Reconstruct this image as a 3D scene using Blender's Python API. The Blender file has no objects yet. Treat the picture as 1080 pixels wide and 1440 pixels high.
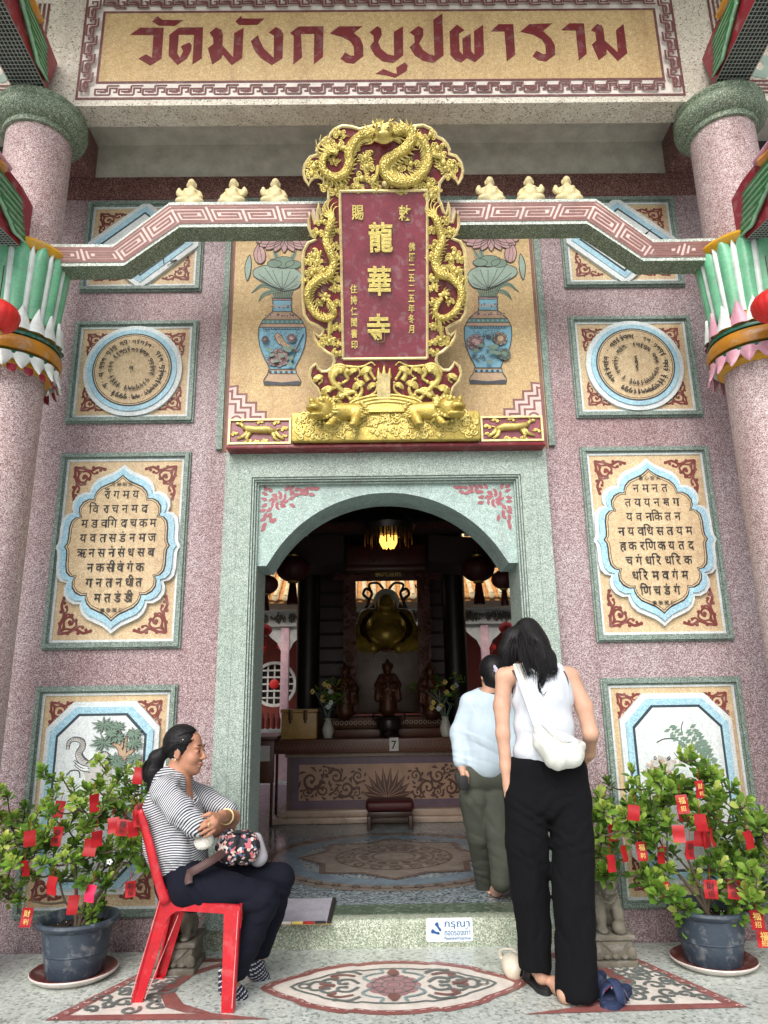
import bpy, bmesh, math, random
import numpy as np
from mathutils import Vector, Matrix
random.seed(7)
PI = math.pi
S = bpy.context.scene
C = S.collection
# ------------------------------------------------------------------ camera
CAMH, CAMD, CAMX = 1.27, 4.307, -0.059
F_PX, PITCH, YAW, ROLL = 1000.0, 0.2585, 0.0095, -0.0149
def cam_axes():
    cp, sp = math.cos(PITCH), math.sin(PITCH); cy, sy = math.cos(YAW), math.sin(YAW)
    fw = Vector((sy*cp, cy*cp, sp)); r = Vector((cy, -sy, 0)); u = r.cross(fw)
    c, s = math.cos(ROLL), math.sin(ROLL)
    return c*r + s*u, -s*r + c*u, fw
CR, CU, CF = cam_axes()
CO = Vector((CAMX, -CAMD, CAMH))
cd = bpy.data.cameras.new('camera'); co = bpy.data.objects.new('camera', cd); C.objects.link(co)
co.matrix_world = Matrix(((CR.x, CU.x, -CF.x, CO.x), (CR.y, CU.y, -CF.y, CO.y), (CR.z, CU.z, -CF.z, CO.z), (0, 0, 0, 1)))
cd.sensor_fit = 'HORIZONTAL'; cd.sensor_width = 36; cd.lens = 36*F_PX/1080; cd.clip_start = .05; cd.clip_end = 2000
S.camera = co
# ------------------------------------------------------------------ world, sun, exposure
SUN_EL, SUN_AZ = math.radians(40), math.radians(195)      # azimuth clockwise from +Y: behind the camera
w = bpy.data.worlds.new('World'); S.world = w; w.use_nodes = True
nt = w.node_tree; bg = nt.nodes['Background']
sk = nt.nodes.new('ShaderNodeTexSky'); sk.sky_type = 'NISHITA'; sk.sun_disc = False
sk.sun_elevation = SUN_EL; sk.sun_rotation = SUN_AZ; sk.air_density = 1.0; sk.dust_density = 4.0; sk.ozone_density = 1.0
hs = nt.nodes.new('ShaderNodeHueSaturation'); hs.inputs['Saturation'].default_value = .45
nt.links.new(sk.outputs[0], hs.inputs['Color']); nt.links.new(hs.outputs[0], bg.inputs['Color'])
bg.inputs['Strength'].default_value = .14
sd = bpy.data.lights.new('sun', 'SUN'); so = bpy.data.objects.new('sun', sd); C.objects.link(so)
sd.energy = 1.5; sd.angle = math.radians(40); sd.color = (1, .95, .88)
sdir = Vector((math.sin(SUN_AZ)*math.cos(SUN_EL), math.cos(SUN_AZ)*math.cos(SUN_EL), math.sin(SUN_EL)))
so.rotation_euler = sdir.to_track_quat('Z', 'Y').to_euler(); so.location = (0, -20, 30)
S.view_settings.view_transform = 'Standard'; S.view_settings.look = 'None'; S.view_settings.gamma = 1
S.view_settings.exposure = 0.45; S.view_settings.use_curve_mapping = False
S.cycles.max_bounces = 7; S.cycles.diffuse_bounces = 4; S.cycles.use_denoising = True
S.cycles.caustics_reflective = False; S.cycles.caustics_refractive = False; S.cycles.sample_clamp_indirect = 4

# ------------------------------------------------------------------ pixel -> place
def ray(px, py): return CF + float((px-540)/F_PX)*CR - float((py-720)/F_PX)*CU
def W(px, py, Y=0.0):
    d = ray(px, py); return CO + d*((Y-CO.y)/d.y)
def G(px, py, Z=0.0):
    d = ray(px, py); return CO + d*((Z-CO.z)/d.z)
class Frame:                                            # a 2-D sheet placed in the world
    def __init__(s, o, u, v, n): s.o, s.u, s.v, s.n = Vector(o), Vector(u), Vector(v), Vector(n)
    def p(s, a, b, c=0.0): return s.o + s.u*float(a) + s.v*float(b) + s.n*float(c)
    def px(s, x, y):
        d = ray(x, y); t = (s.o-CO).dot(s.n)/d.dot(s.n); q = CO+d*t-s.o
        return (q.dot(s.u), q.dot(s.v))
def wallframe(Y, x=0, z=0): return Frame((x, Y, z), (1, 0, 0), (0, 0, 1), (0, -1, 0))
def floorframe(z, x=0, y=0): return Frame((x, y, z), (1, 0, 0), (0, 1, 0), (0, 0, 1))

# ------------------------------------------------------------------ materials
MATS = {}
def s2l(c): return tuple(((x/255+.055)/1.055)**2.4 if x > 10 else x/255/12.92 for x in c)
class NT:
    def __init__(s, name):
        m = bpy.data.materials.new(name); m.use_nodes = True; s.m = m; s.t = m.node_tree
        s.b = s.t.nodes['Principled BSDF']; s.tc = s.t.nodes.new('ShaderNodeTexCoord')
    def n(s, ty, **kw):
        x = s.t.nodes.new('ShaderNode'+ty)
        for k, v in kw.items():
            if k.startswith('_'): setattr(x, k[1:], v)
            else: x.inputs[k.replace('__', ' ')].default_value = v
        return x
    def l(s, a, b): s.t.links.new(a, b)
    def coord(s, scale=1, kind='Object'):
        mp = s.n('Mapping'); s.l(s.tc.outputs[kind], mp.inputs['Vector'])
        mp.inputs['Scale'].default_value = scale if hasattr(scale, '__len__') else (scale,)*3
        return mp.outputs[0]
    def noise(s, scale, detail=3, rough=.55, co=None, dist=0):
        x = s.n('TexNoise', Scale=scale, Detail=detail, Roughness=rough, Distortion=dist); s.l(co or s.tc.outputs['Object'], x.inputs['Vector']); return x
    def ramp(s, src, stops, interp='LINEAR'):
        r = s.n('ValToRGB'); s.l(src, r.inputs[0]); cr = r.color_ramp; cr.interpolation = interp
        while len(cr.elements) < len(stops): cr.elements.new(.5)
        for e, (p, c) in zip(cr.elements, stops): e.position = p; e.color = (*c, 1) if len(c) == 3 else c
        return r.outputs[0]
    def mix(s, fac, a, b, mode='MIX'):
        x = s.n('Mix', _data_type='RGBA', _blend_type=mode)
        for sock, val in ((x.inputs[0], fac), (x.inputs[6], a), (x.inputs[7], b)):
            if hasattr(val, 'is_output'): s.l(val, sock)
            else: sock.default_value = val if not hasattr(val, '__len__') else ((*val, 1) if len(val) == 3 else val)
        return x.outputs[2]
    def math(s, op, a, b=0):
        x = s.n('Math', _operation=op)
        for i, v in enumerate((a, b)):
            if hasattr(v, 'is_output'): s.l(v, x.inputs[i])
            else: x.inputs[i].default_value = v
        return x.outputs[0]
    def bump(s, h, strength=.3, dist=.01):
        x = s.n('Bump', Strength=strength, Distance=dist); s.l(h, x.inputs['Height']); s.l(x.outputs[0], s.b.inputs['Normal'])
    def col(s, c):
        if hasattr(c, 'is_output'): s.l(c, s.b.inputs['Base Color'])
        else: s.b.inputs['Base Color'].default_value = (*c, 1)
    def rough(s, r):
        if hasattr(r, 'is_output'): s.l(r, s.b.inputs['Roughness'])
        else: s.b.inputs['Roughness'].default_value = r
    def set(s, **kw):
        for k, v in kw.items(): s.b.inputs[k.replace('__', ' ')].default_value = v
def terrazzo(name, stops, scale=170, grime=(.35, (.45, .3, .3)), rough=.55, bump=.15, gscale=.9):
    t = NT(name); v = t.n('TexVoronoi', Scale=scale, Randomness=1.0); t.l(t.tc.outputs['Object'], v.inputs['Vector'])
    sep = t.n('SeparateColor'); t.l(v.outputs['Color'], sep.inputs[0])
    c = t.ramp(sep.outputs[0], stops, 'CONSTANT')
    f = t.noise(30, 4); c = t.mix(.35, c, t.ramp(f.outputs[0], [(.3, (.35,)*3), (.7, (.75,)*3)]), 'OVERLAY')
    g = t.noise(gscale, 6, .62, dist=.4)
    gf = t.ramp(g.outputs[0], [(.42, (0, 0, 0)), (.72, (1, 1, 1))])
    gm = t.math('MULTIPLY', gf, grime[0]); c = t.mix(gm, c, grime[1], 'MULTIPLY')
    st = t.noise(1, 5, .6, co=t.coord((5, 5, .5))); sf = t.math('MULTIPLY', t.ramp(st.outputs[0], [(.48, (0, 0, 0)), (.7, (1, 1, 1))]), .5)
    c = t.mix(sf, c, (.6, .5, .5), 'MULTIPLY')
    t.col(c); t.rough(rough); t.bump(v.outputs['Distance'], bump, .004); MATS[name] = t.m; return t.m
WEAR = {'lotus_': .5, 'fin_': .55, 'band_': .5, 'plaque_red': .35, 'panel_red': .4, 'chair_red': .22, 'pot_blue': .5, 'saucer_': .5, 'letter_red': .3, 'fret_': .3, 'border_red': .4, 'inlay_': .35, 'stone_': .6, 'red_scroll': .3, 'cream_figure': .45, 'clog': .35, 'sandal_navy': .3, 'grey_plaster': .25, 'flower_pink': .25}
def paint(name, rgb, rough=.55, var=.12, scale=9, bump=.08, metal=0, spec=.5, fine=60, wear=None):
    if wear is None: wear = next((v for k, v in WEAR.items() if name.startswith(k)), 0)
    t = NT(name); c = s2l(rgb) if max(rgb) > 1 else rgb
    n = t.noise(scale, 5); f = t.noise(fine, 3)
    lo = tuple(x*(1-var*1.6) for x in c); hi = tuple(min(1, x*(1+var)) for x in c)
    k = t.ramp(n.outputs[0], [(.3, lo), (.7, hi)]); k = t.mix(.25, k, t.ramp(f.outputs[0], [(.3, (.3,)*3), (.7, (.7,)*3)]), 'OVERLAY')
    
    if wear:
        wn = t.noise(17, 7, .68, dist=.5); wf = t.math('MULTIPLY', t.ramp(wn.outputs[0], [(.53, (0, 0, 0)), (.64, (1, 1, 1))]), wear); k = t.mix(wf, k, tuple(.45*x+.24 for x in c))
        w2 = t.noise(5, 5, .6); k = t.mix(t.math('MULTIPLY', t.ramp(w2.outputs[0], [(.45, (0, 0, 0)), (.7, (1, 1, 1))]), wear*.7), k, (.5, .46, .42), 'MULTIPLY')
    t.col(k); t.rough(t.math('ADD', t.math('MULTIPLY', n.outputs[0], .2), rough-.1)); t.set(Metallic=metal, Specular__IOR__Level=spec)
    t.bump(f.outputs[0], bump, .004); MATS[name] = t.m; return t.m
def cloth(name, rgb, rough=.85, wr=.35, wscale=9, weave=420):
    t = NT(name); c = s2l(rgb) if max(rgb) > 1 else rgb
    n = t.noise(wscale, 4, .5, co=t.coord((1, 1, .45)), dist=.8); f = t.noise(weave, 2)
    k = t.ramp(n.outputs[0], [(.25, tuple(x*.82 for x in c)), (.75, tuple(min(1, x*1.1) for x in c))]); t.col(k); t.rough(rough)
    t.set(Specular__IOR__Level=.2)
    h = t.math('ADD', t.math('MULTIPLY', n.outputs[0], 1.0), t.math('MULTIPLY', f.outputs[0], .08)); t.bump(h, wr, .03); MATS[name] = t.m; return t.m
def skin(name, rgb):
    t = NT(name); c = s2l(rgb); n = t.noise(14, 4); f = t.noise(160, 2)
    k = t.ramp(n.outputs[0], [(.3, (c[0]*.86, c[1]*.8, c[2]*.78)), (.7, (min(1, c[0]*1.06), c[1]*1.04, c[2]*1.02))])
    t.col(k); t.rough(.5); t.set(Subsurface__Weight=.12, Subsurface__Scale=.01, Specular__IOR__Level=.35); t.bump(f.outputs[0], .06, .003); MATS[name] = t.m; return t.m

# ------------------------------------------------------------------ mesh accumulation
class MB:
    def __init__(s): s.v = []; s.f = []; s.m = []; s.k = 0
    def add(s, vs, fs, mi=0):
        b = len(s.v); s.v += [tuple(x) for x in vs]; s.f += [tuple(i+b for i in f) for f in fs]; s.m += [mi]*len(fs); return s
    def box(s, a, b, mi=0):
        (x0, y0, z0), (x1, y1, z1) = a, b
        x0, x1 = sorted((x0, x1)); y0, y1 = sorted((y0, y1)); z0, z1 = sorted((z0, z1))
        return s.add([(x0,y0,z0),(x1,y0,z0),(x1,y1,z0),(x0,y1,z0),(x0,y0,z1),(x1,y0,z1),(x1,y1,z1),(x0,y1,z1)],
              [(0,3,2,1),(4,5,6,7),(0,1,5,4),(1,2,6,5),(2,3,7,6),(3,0,4,7)], mi)
    def bbox(s, a, b, r=.008, mi=0, rot=None, seg=2):
        bm = bmesh.new(); bmesh.ops.create_cube(bm, size=1)
        c = [(a[i]+b[i])/2 for i in range(3)]; d = [abs(b[i]-a[i]) for i in range(3)]
        for v in bm.verts: v.co = Vector((v.co.x*d[0], v.co.y*d[1], v.co.z*d[2]))
        bmesh.ops.bevel(bm, geom=bm.edges[:], offset=min(r, min(d)*.45), segments=seg, affect='EDGES', profile=.5)
        if rot is not None: bmesh.ops.transform(bm, matrix=rot, verts=bm.verts[:])
        for v in bm.verts: v.co += Vector(c)
        bm.verts.index_update(); s.add([v.co[:] for v in bm.verts], [[v.index for v in f.verts] for f in bm.faces], mi); bm.free(); return s
    def prism(s, fr, poly, n0, n1, mi=0, cap=True):             # extruded outline on a frame
        k = len(poly); vs = [fr.p(u, v, n0) for u, v in poly]+[fr.p(u, v, n1) for u, v in poly]
        fs = [(i, (i+1) % k, k+(i+1) % k, k+i) for i in range(k)]
        if cap: fs += [tuple(range(k, 2*k)), tuple(range(k-1, -1, -1))]
        return s.add(vs, fs, mi)
    def ring(s, fr, outer, inner, n0, n1, mi=0):                # outline with a matching inner outline
        k = len(outer); vs = [fr.p(u, v, n) for n in (n0, n1) for pl in (outer, inner) for u, v in pl]
        fs = []
        for i in range(k):
            j = (i+1) % k
            fs += [(i, j, 2*k+j, 2*k+i), (k+j, k+i, 3*k+i, 3*k+j), (2*k+i, 2*k+j, 3*k+j, 3*k+i)]
        return s.add(vs, fs, mi)
    def tube(s, pts, r, sides=8, mi=0, cap=True, flat=1.0, up=None):
        pts = [Vector(p) for p in pts]; n = len(pts); rr = r if hasattr(r, '__len__') else [r]*n
        vs = []; prev = None
        for i, p in enumerate(pts):
            t = (pts[min(i+1, n-1)]-pts[max(i-1, 0)])
            t = t.normalized() if t.length > 1e-9 else Vector((0, 0, 1))
            if prev is None:
                a = Vector(up) if up is not None else (Vector((0, 0, 1)) if abs(t.z) < .9 else Vector((0, 1, 0)))
            else: a = prev
            a = (a-t*a.dot(t)); a = a.normalized() if a.length > 1e-6 else t.orthogonal().normalized()
            prev = a; b = t.cross(a)
            for k in range(sides):
                an = 2*PI*k/sides; vs.append(p+(a*math.cos(an)*flat+b*math.sin(an))*rr[i])
        fs = [(i*sides+k, i*sides+(k+1) % sides, (i+1)*sides+(k+1) % sides, (i+1)*sides+k) for i in range(n-1) for k in range(sides)]
        if cap: fs += [tuple(range(sides-1, -1, -1)), tuple(range((n-1)*sides, n*sides))]
        return s.add(vs, fs, mi)
    def lathe(s, prof, c=(0, 0, 0), n=32, mi=0, wob=None, a0=0, a1=2*PI):
        c = Vector(c); full = abs(a1-a0-2*PI) < 1e-6; m = n if full else n+1; vs = []
        for r, z in prof:
            for k in range(m):
                an = a0+(a1-a0)*k/n; q = r*(wob(an, z) if wob else 1); vs.append(c+Vector((q*math.cos(an), q*math.sin(an), z)))
        fs = [(i*m+k, i*m+(k+1) % m, (i+1)*m+(k+1) % m, (i+1)*m+k) for i in range(len(prof)-1) for k in range(n)]
        if full and prof[0][0] > 1e-6: fs.append(tuple(range(m-1, -1, -1)))
        if full and prof[-1][0] > 1e-6: fs.append(tuple(range((len(prof)-1)*m, len(prof)*m)))
        return s.add(vs, fs, mi)
    def ball(s, c, r, n=8, mi=0, rot=None):
        r = r if hasattr(r, '__len__') else (r,)*3; c = Vector(c); vs = []; h = n//2+1
        for i in range(h+1):
            th = PI*i/h
            for k in range(n):
                q = Vector((r[0]*math.sin(th)*math.cos(2*PI*k/n), r[1]*math.sin(th)*math.sin(2*PI*k/n), r[2]*math.cos(th)))
                vs.append(c+(rot @ q if rot else q))
        return s.add(vs, [(i*n+k, (i+1)*n+k, (i+1)*n+(k+1) % n, i*n+(k+1) % n) for i in range(h) for k in range(n)], mi)
    # ---- flat paint on a frame; each stroke a hair above the last
    def lift(s): s.k += 1; return s.k*.00008
    def poly(s, fr, pts, mi=0, n=0.0): n += s.lift(); return s.add([fr.p(u, v, n) for u, v in pts], [tuple(range(len(pts)))], mi)
    def disc(s, fr, c, r, mi=0, n=0.0, k=14, ry=None):
        return s.poly(fr, [(c[0]+r*math.cos(2*PI*i/k), c[1]+(ry or r)*math.sin(2*PI*i/k)) for i in range(k)], mi, n)
    def stroke(s, fr, pts, w, mi=0, n=0.0, closed=False):
        n += s.lift(); m = len(pts); ww = w if hasattr(w, '__len__') else [w]*m; L = []; R = []
        P = [Vector((p[0], p[1])) for p in pts]
        for i in range(m):
            a = P[(i-1) % m] if (closed or i > 0) else P[i]; b = P[(i+1) % m] if (closed or i < m-1) else P[i]
            d0 = (P[i]-a); d1 = (b-P[i]); d0 = d0.normalized() if d0.length > 1e-9 else None; d1 = d1.normalized() if d1.length > 1e-9 else None
            d0 = d0 or d1 or Vector((1, 0)); d1 = d1 or d0; t = d0+d1
            t = t.normalized() if t.length > 1e-6 else d0
            nr = Vector((-t.y, t.x)); cs = max(.45, nr.dot(Vector((-d0.y, d0.x)))); nr = nr*(ww[i]/2/cs)
            L.append(P[i]+nr); R.append(P[i]-nr)
        vs = [fr.p(q.x, q.y, n) for q in L+R]
        fs = [(i, m+i, m+(i+1) % m, (i+1) % m) for i in range(m if closed else m-1)]
        return s.add(vs, fs, mi)
    def band(s, fr, outer, inner, mi=0, n=0.0):
        n += s.lift(); k = len(outer); return s.add([fr.p(u, v, n) for u, v in outer]+[fr.p(u, v, n) for u, v in inner], [(i, (i+1) % k, k+(i+1) % k, k+i) for i in range(k)], mi)
    def glyph(s, fr, ch, u, v, size, mi=0, n=0.0, rot=0, key='flat', sx=1.0, thick=None):
        g = GLY[(ch, key)]
        if not len(g[0]): return s
        n += s.lift(); c, sn = math.cos(rot), math.sin(rot); x0, x1, y0, y1 = g[2]
        vs = []
        for x, y, z in g[0]:
            x = (x-(x0+x1)/2)*size*sx; y = (y-.36)*size; vs.append(fr.p(u+x*c-y*sn, v+x*sn+y*c, n+z*size))
        return s.add(vs, g[1], mi)
def arr(o): return [o] if isinstance(o, str) else o
def mesh_from(name, v, f, mats, mi=None, smooth=True, sharp=40):
    me = bpy.data.meshes.new(name); me.from_pydata(v, [], f)
    for m in arr(mats): me.materials.append(MATS[m] if isinstance(m, str) else m)
    if mi is not None and len(arr(mats)) > 1: me.polygons.foreach_set('material_index', np.array(mi, np.int32))
    if smooth:
        me.polygons.foreach_set('use_smooth', np.ones(len(me.polygons), bool))
        if sharp: me.set_sharp_from_angle(angle=math.radians(sharp))
    me.update(); return me
def origin_of(o):
    p = Vector((0, 0, 0))
    while o is not None: p = p+o.location; o = o.parent
    return p
def put(name, mb, mats, parent=None, smooth=True, sharp=40, loc=None, label=None, kind=None, fixn=False):
    """one mesh object; vertices are given in world space and re-based on the parent's origin"""
    base = origin_of(parent) if parent is not None else Vector(loc or (0, 0, 0))
    v = np.array([tuple(x) for x in mb.v], float)-np.array(base[:])
    me = mesh_from(name, v.tolist(), mb.f, mats, mb.m, smooth, sharp)
    if fixn:
        bm = bmesh.new(); bm.from_mesh(me); bmesh.ops.recalc_face_normals(bm, faces=bm.faces[:]); bm.to_mesh(me); bm.free()
    o = bpy.data.objects.new(name, me); C.objects.link(o)
    if parent is not None: o.parent = parent
    else: o.location = base
    if label: o['label'] = label
    if kind: o['kind'] = kind
    return o
def tag(o, label, cat, group=None, kind=None):
    o['label'] = label; o['category'] = cat
    if group: o['group'] = group
    if kind: o['kind'] = kind
    return o
def thing(name, label, cat, loc=(0, 0, 0), group=None):
    o = bpy.data.objects.new(name, None); C.objects.link(o); o.location = loc; o.empty_display_size = .1
    return tag(o, label, cat, group)
def struct(name, mb, mats, label=None, **k):
    o = put(name, mb, mats, **k); o['kind'] = 'structure'
    if label: o['label'] = label
    return o
# ---- curves
def cr(pts, n=6, closed=False):                          # Catmull-Rom through points (any dimension)
    P = [np.array(p, float) for p in pts]; m = len(P); out = []
    rng = range(m if closed else m-1)
    for i in rng:
        p1, p2 = P[i], P[(i+1) % m]
        p0 = P[(i-1) % m] if (closed or i > 0) else 2*p1-p2
        p3 = P[(i+2) % m] if (closed or i < m-2) else 2*p2-p1
        for k in range(n):
            t = k/n; out.append(tuple(.5*((2*p1)+(p2-p0)*t+(2*p0-5*p1+4*p2-p3)*t*t+(3*p1-p0-3*p2+p3)*t**3)))
    if not closed: out.append(tuple(P[-1]))
    return out
def arc(c, r, a0, a1, n=12, ry=None): return [(c[0]+r*math.cos(a0+(a1-a0)*i/n), c[1]+(ry or r)*math.sin(a0+(a1-a0)*i/n)) for i in range(n+1)]
def spiral(c, r0, r1, a0, turns, n=22):
    return [(c[0]+(r0+(r1-r0)*i/n)*math.cos(a0+turns*2*PI*i/n), c[1]+(r0+(r1-r0)*i/n)*math.sin(a0+turns*2*PI*i/n)) for i in range(n+1)]
def rect(x0, x1, y0, y1): return [(x0, y0), (x1, y0), (x1, y1), (x0, y1)]
def lerp(a, b, t): return a+(b-a)*t
def offset_poly(p, d):                                    # shift a closed outline inwards (d>0), outline counter-clockwise
    n = len(p); out = []
    for i in range(n):
        a, b, c = Vector(p[i-1]), Vector(p[i]), Vector(p[(i+1) % n])
        e0 = (b-a); e1 = (c-b)
        e0 = e0.normalized() if e0.length > 1e-9 else e1.normalized(); e1 = e1.normalized() if e1.length > 1e-9 else e0
        n0 = Vector((-e0.y, e0.x)); n1 = Vector((-e1.y, e1.x)); m = n0+n1
        if m.length < 1e-6: m = n0
        m.normalize(); out.append(tuple(b+m*(d/max(.5, m.dot(n0)))))
    return out
# ------------------------------------------------------------------ lettering (built-in font with its fallbacks)
GLY = {}
def load_glyphs(reqs):                                    # reqs: {key: (chars, extrude, offset, bevel)}
    todo = []
    for key, (chars, ext, off, bev) in reqs.items():
        for ch in dict.fromkeys(chars):
            cu = bpy.data.curves.new('glyph', 'FONT'); cu.body = ch; cu.size = 1; cu.extrude = ext; cu.offset = off; cu.bevel_depth = bev; cu.resolution_u = 3 if ext or key == 'bold' else 2
            if ext == 0: cu.fill_mode = 'FRONT' if hasattr(cu, 'fill_mode') else cu.fill_mode
            o = bpy.data.objects.new('glyph', cu); C.objects.link(o); todo.append((ch, key, o, cu))
    dg = bpy.context.evaluated_depsgraph_get(); dg.update()
    for ch, key, o, cu in todo:
        me = bpy.data.meshes.new_from_object(o.evaluated_get(dg))
        vs = [tuple(v.co) for v in me.vertices]; fs = [tuple(p.vertices) for p in me.polygons]
        bb = (min((v[0] for v in vs), default=0), max((v[0] for v in vs), default=0), min((v[1] for v in vs), default=0), max((v[1] for v in vs), default=0))
        GLY[(ch, key)] = (vs, fs, bb); bpy.data.meshes.remove(me); bpy.data.objects.remove(o); bpy.data.curves.remove(cu)
# ------------------------------------------------------------------ smooth solids from distance fields
class Field:
    def __init__(s, res=.008): s.ops = []; s.res = res
    def cap(s, a, b, ra, rb=None, k=.02, sub=False): s.ops.append(('c', np.array(a, float), np.array(b, float), ra, ra if rb is None else rb, k, sub)); return s
    def chain(s, pts, rs, k=.02):
        for i in range(len(pts)-1): s.cap(pts[i], pts[i+1], rs[i], rs[i+1], k)
        return s
    def ell(s, c, r, rot=None, k=.02, sub=False):
        R = np.array(rot.to_3x3() if hasattr(rot, 'to_3x3') else rot, float) if rot is not None else np.eye(3)
        s.ops.append(('e', np.array(c, float), np.array(r if hasattr(r, '__len__') else (r,)*3, float), R, None, k, sub)); return s
    def mesh(s, disp=None):
        res = s.res; lo = np.full(3, 1e9); hi = -lo; bbs = []
        for op in s.ops:
            if op[0] == 'c': r = max(op[3], op[4]); a = np.minimum(op[1], op[2])-r; b = np.maximum(op[1], op[2])+r
            else: r = max(op[2]); a = op[1]-r; b = op[1]+r
            bbs.append((a, b))
            if not op[6]: lo = np.minimum(lo, a); hi = np.maximum(hi, b)
        lo = lo-4*res; hi = hi+4*res; n = np.ceil((hi-lo)/res).astype(int)+1
        D = np.full(n, 1.0, np.float32); ax = [lo[i]+res*np.arange(n[i]) for i in range(3)]
        for op, (a, b) in zip(s.ops, bbs):
            k = op[5]; mg = k+3*res
            i0 = np.clip(((a-mg-lo)/res).astype(int), 0, n-1); i1 = np.clip(((b+mg-lo)/res).astype(int)+2, 1, n)
            sl = tuple(slice(i0[i], i1[i]) for i in range(3))
            X, Y, Z = np.meshgrid(*[ax[i][sl[i]] for i in range(3)], indexing='ij')
            if op[0] == 'c':
                ba = op[2]-op[1]; L = max(ba@ba, 1e-12)
                px, py, pz = X-op[1][0], Y-op[1][1], Z-op[1][2]
                h = np.clip((px*ba[0]+py*ba[1]+pz*ba[2])/L, 0, 1)
                d = np.sqrt((px-h*ba[0])**2+(py-h*ba[1])**2+(pz-h*ba[2])**2)-(op[3]+(op[4]-op[3])*h)
            else:
                q = np.stack([X-op[1][0], Y-op[1][1], Z-op[1][2]], -1) @ op[3]
                k0 = np.sqrt(((q/op[2])**2).sum(-1)); k1 = np.sqrt(((q/op[2]**2)**2).sum(-1)); d = k0*(k0-1)/np.maximum(k1, 1e-6)
            o = D[sl]
            if op[6]: d = -d; h = np.clip(.5-.5*(o-d)/k, 0, 1); D[sl] = o+(d-o)*h+k*h*(1-h)
            else: h = np.clip(.5+.5*(o-d)/k, 0, 1); D[sl] = o+(d-o)*h-k*h*(1-h)
        if disp is not None:
            m = np.abs(D) < 4*res+.03; idx = np.argwhere(m); P = lo+idx*res; D[m] += disp(P).astype(np.float32)
        D[0], D[-1] = 1, 1; D[:, 0], D[:, -1] = 1, 1; D[:, :, 0], D[:, :, -1] = 1, 1
        return surface_nets(D, lo, res)
def surface_nets(D, lo, res):
    ins = D < 0; cnt = np.zeros(tuple(x-1 for x in D.shape), np.int8)
    sh = lambda A, dx, dy, dz: A[dx:A.shape[0]-1+dx, dy:A.shape[1]-1+dy, dz:A.shape[2]-1+dz]
    cor = [(a, b, c) for a in (0, 1) for b in (0, 1) for c in (0, 1)]
    for c in cor: cnt += sh(ins, *c)
    act = (cnt > 0) & (cnt < 8); idx = np.argwhere(act); ids = np.full(act.shape, -1, np.int64); ids[act] = np.arange(len(idx))
    val = {c: D[idx[:, 0]+c[0], idx[:, 1]+c[1], idx[:, 2]+c[2]] for c in cor}
    acc = np.zeros((len(idx), 3)); num = np.zeros(len(idx))
    for c in cor:
        for a in range(3):
            if c[a]: continue
            d = list(c); d[a] = 1; v0, v1 = val[c], val[tuple(d)]; m = (v0 < 0) != (v1 < 0)
            t = v0[m]/(v0[m]-v1[m]); p = np.tile(np.array(c, float), (m.sum(), 1)); p[:, a] = t; acc[m] += p; num[m] += 1
    V = lo+(idx+acc/num[:, None])*res; F = []
    for a in range(3):
        b, c = (a+1) % 3, (a+2) % 3
        s0 = [slice(None)]*3; s1 = [slice(None)]*3; s0[a] = slice(0, -1); s1[a] = slice(1, None)
        ch = np.argwhere(ins[tuple(s0)] != ins[tuple(s1)])
        ch = ch[(ch[:, b] > 0) & (ch[:, c] > 0)]
        flip = ins[tuple(ch.T)]
        q = []
        for db, dc in ((1, 1), (0, 1), (0, 0), (1, 0)):
            i = ch.copy(); i[:, b] -= db; i[:, c] -= dc
            ok = np.minimum(i, np.array(ids.shape)-1); q.append(ids[tuple(ok.T)])
        q = np.stack(q, -1); q[~flip] = q[~flip][:, ::-1]; F.append(q[(q >= 0).all(1)])
    return V, np.concatenate(F)
class Raw:                                                # ready vertex and face arrays in MB's clothes
    def __init__(s, v, f, m=None): s.v = v; s.f = [tuple(map(int, x)) for x in f]; s.m = m if m is not None else [0]*len(s.f)
def solid(name, fld, mats, parent=None, label=None, disp=None, mi=None, loc=None, **k):
    v, f = fld.mesh(disp); r = Raw(v, f); 
    if mi is not None: r.m = mi(v[f].mean(1)).tolist()
    return put(name, r, mats, parent, sharp=0, label=label, loc=loc, **k)
# ------------------------------------------------------------------ surfaces
L_ = s2l
terrazzo('pink_terrazzo', [(0, L_((112, 84, 90))), (.2, L_((136, 113, 118))), (.42, L_((157, 139, 143))), (.64, L_((180, 166, 169))), (.84, L_((205, 196, 197)))], 255, (.8, (.74, .54, .54)))
terrazzo('column_terrazzo', [(0, L_((128, 94, 98))), (.2, L_((156, 127, 129))), (.4, L_((180, 159, 160))), (.62, L_((199, 184, 184))), (.82, L_((220, 212, 211)))], 250, (.45, (.75, .5, .48)))
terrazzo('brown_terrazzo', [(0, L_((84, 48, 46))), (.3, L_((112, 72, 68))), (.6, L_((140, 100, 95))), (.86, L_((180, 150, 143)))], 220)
terrazzo('green_terrazzo', [(0, L_((112, 130, 122))), (.2, L_((138, 154, 147))), (.5, L_((158, 173, 166))), (.78, L_((186, 197, 191)))], 260, (.4, (.62, .7, .6)))
terrazzo('spandrel_terrazzo', [(0, L_((134, 158, 153))), (.3, L_((155, 178, 174))), (.65, L_((173, 193, 189))), (.9, L_((202, 214, 210)))], 260, (.25, (.7, .78, .72)))
terrazzo('frame_terrazzo', [(0, L_((88, 106, 98))), (.3, L_((114, 132, 124))), (.6, L_((136, 152, 145))), (.88, L_((168, 182, 175)))], 260, (.35, (.6, .66, .58)))
terrazzo('dark_green_terrazzo', [(0, L_((84, 100, 82))), (.35, L_((110, 126, 106))), (.65, L_((136, 151, 130))), (.87, L_((180, 190, 172)))], 220, (.35, (.6, .62, .5)))
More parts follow.
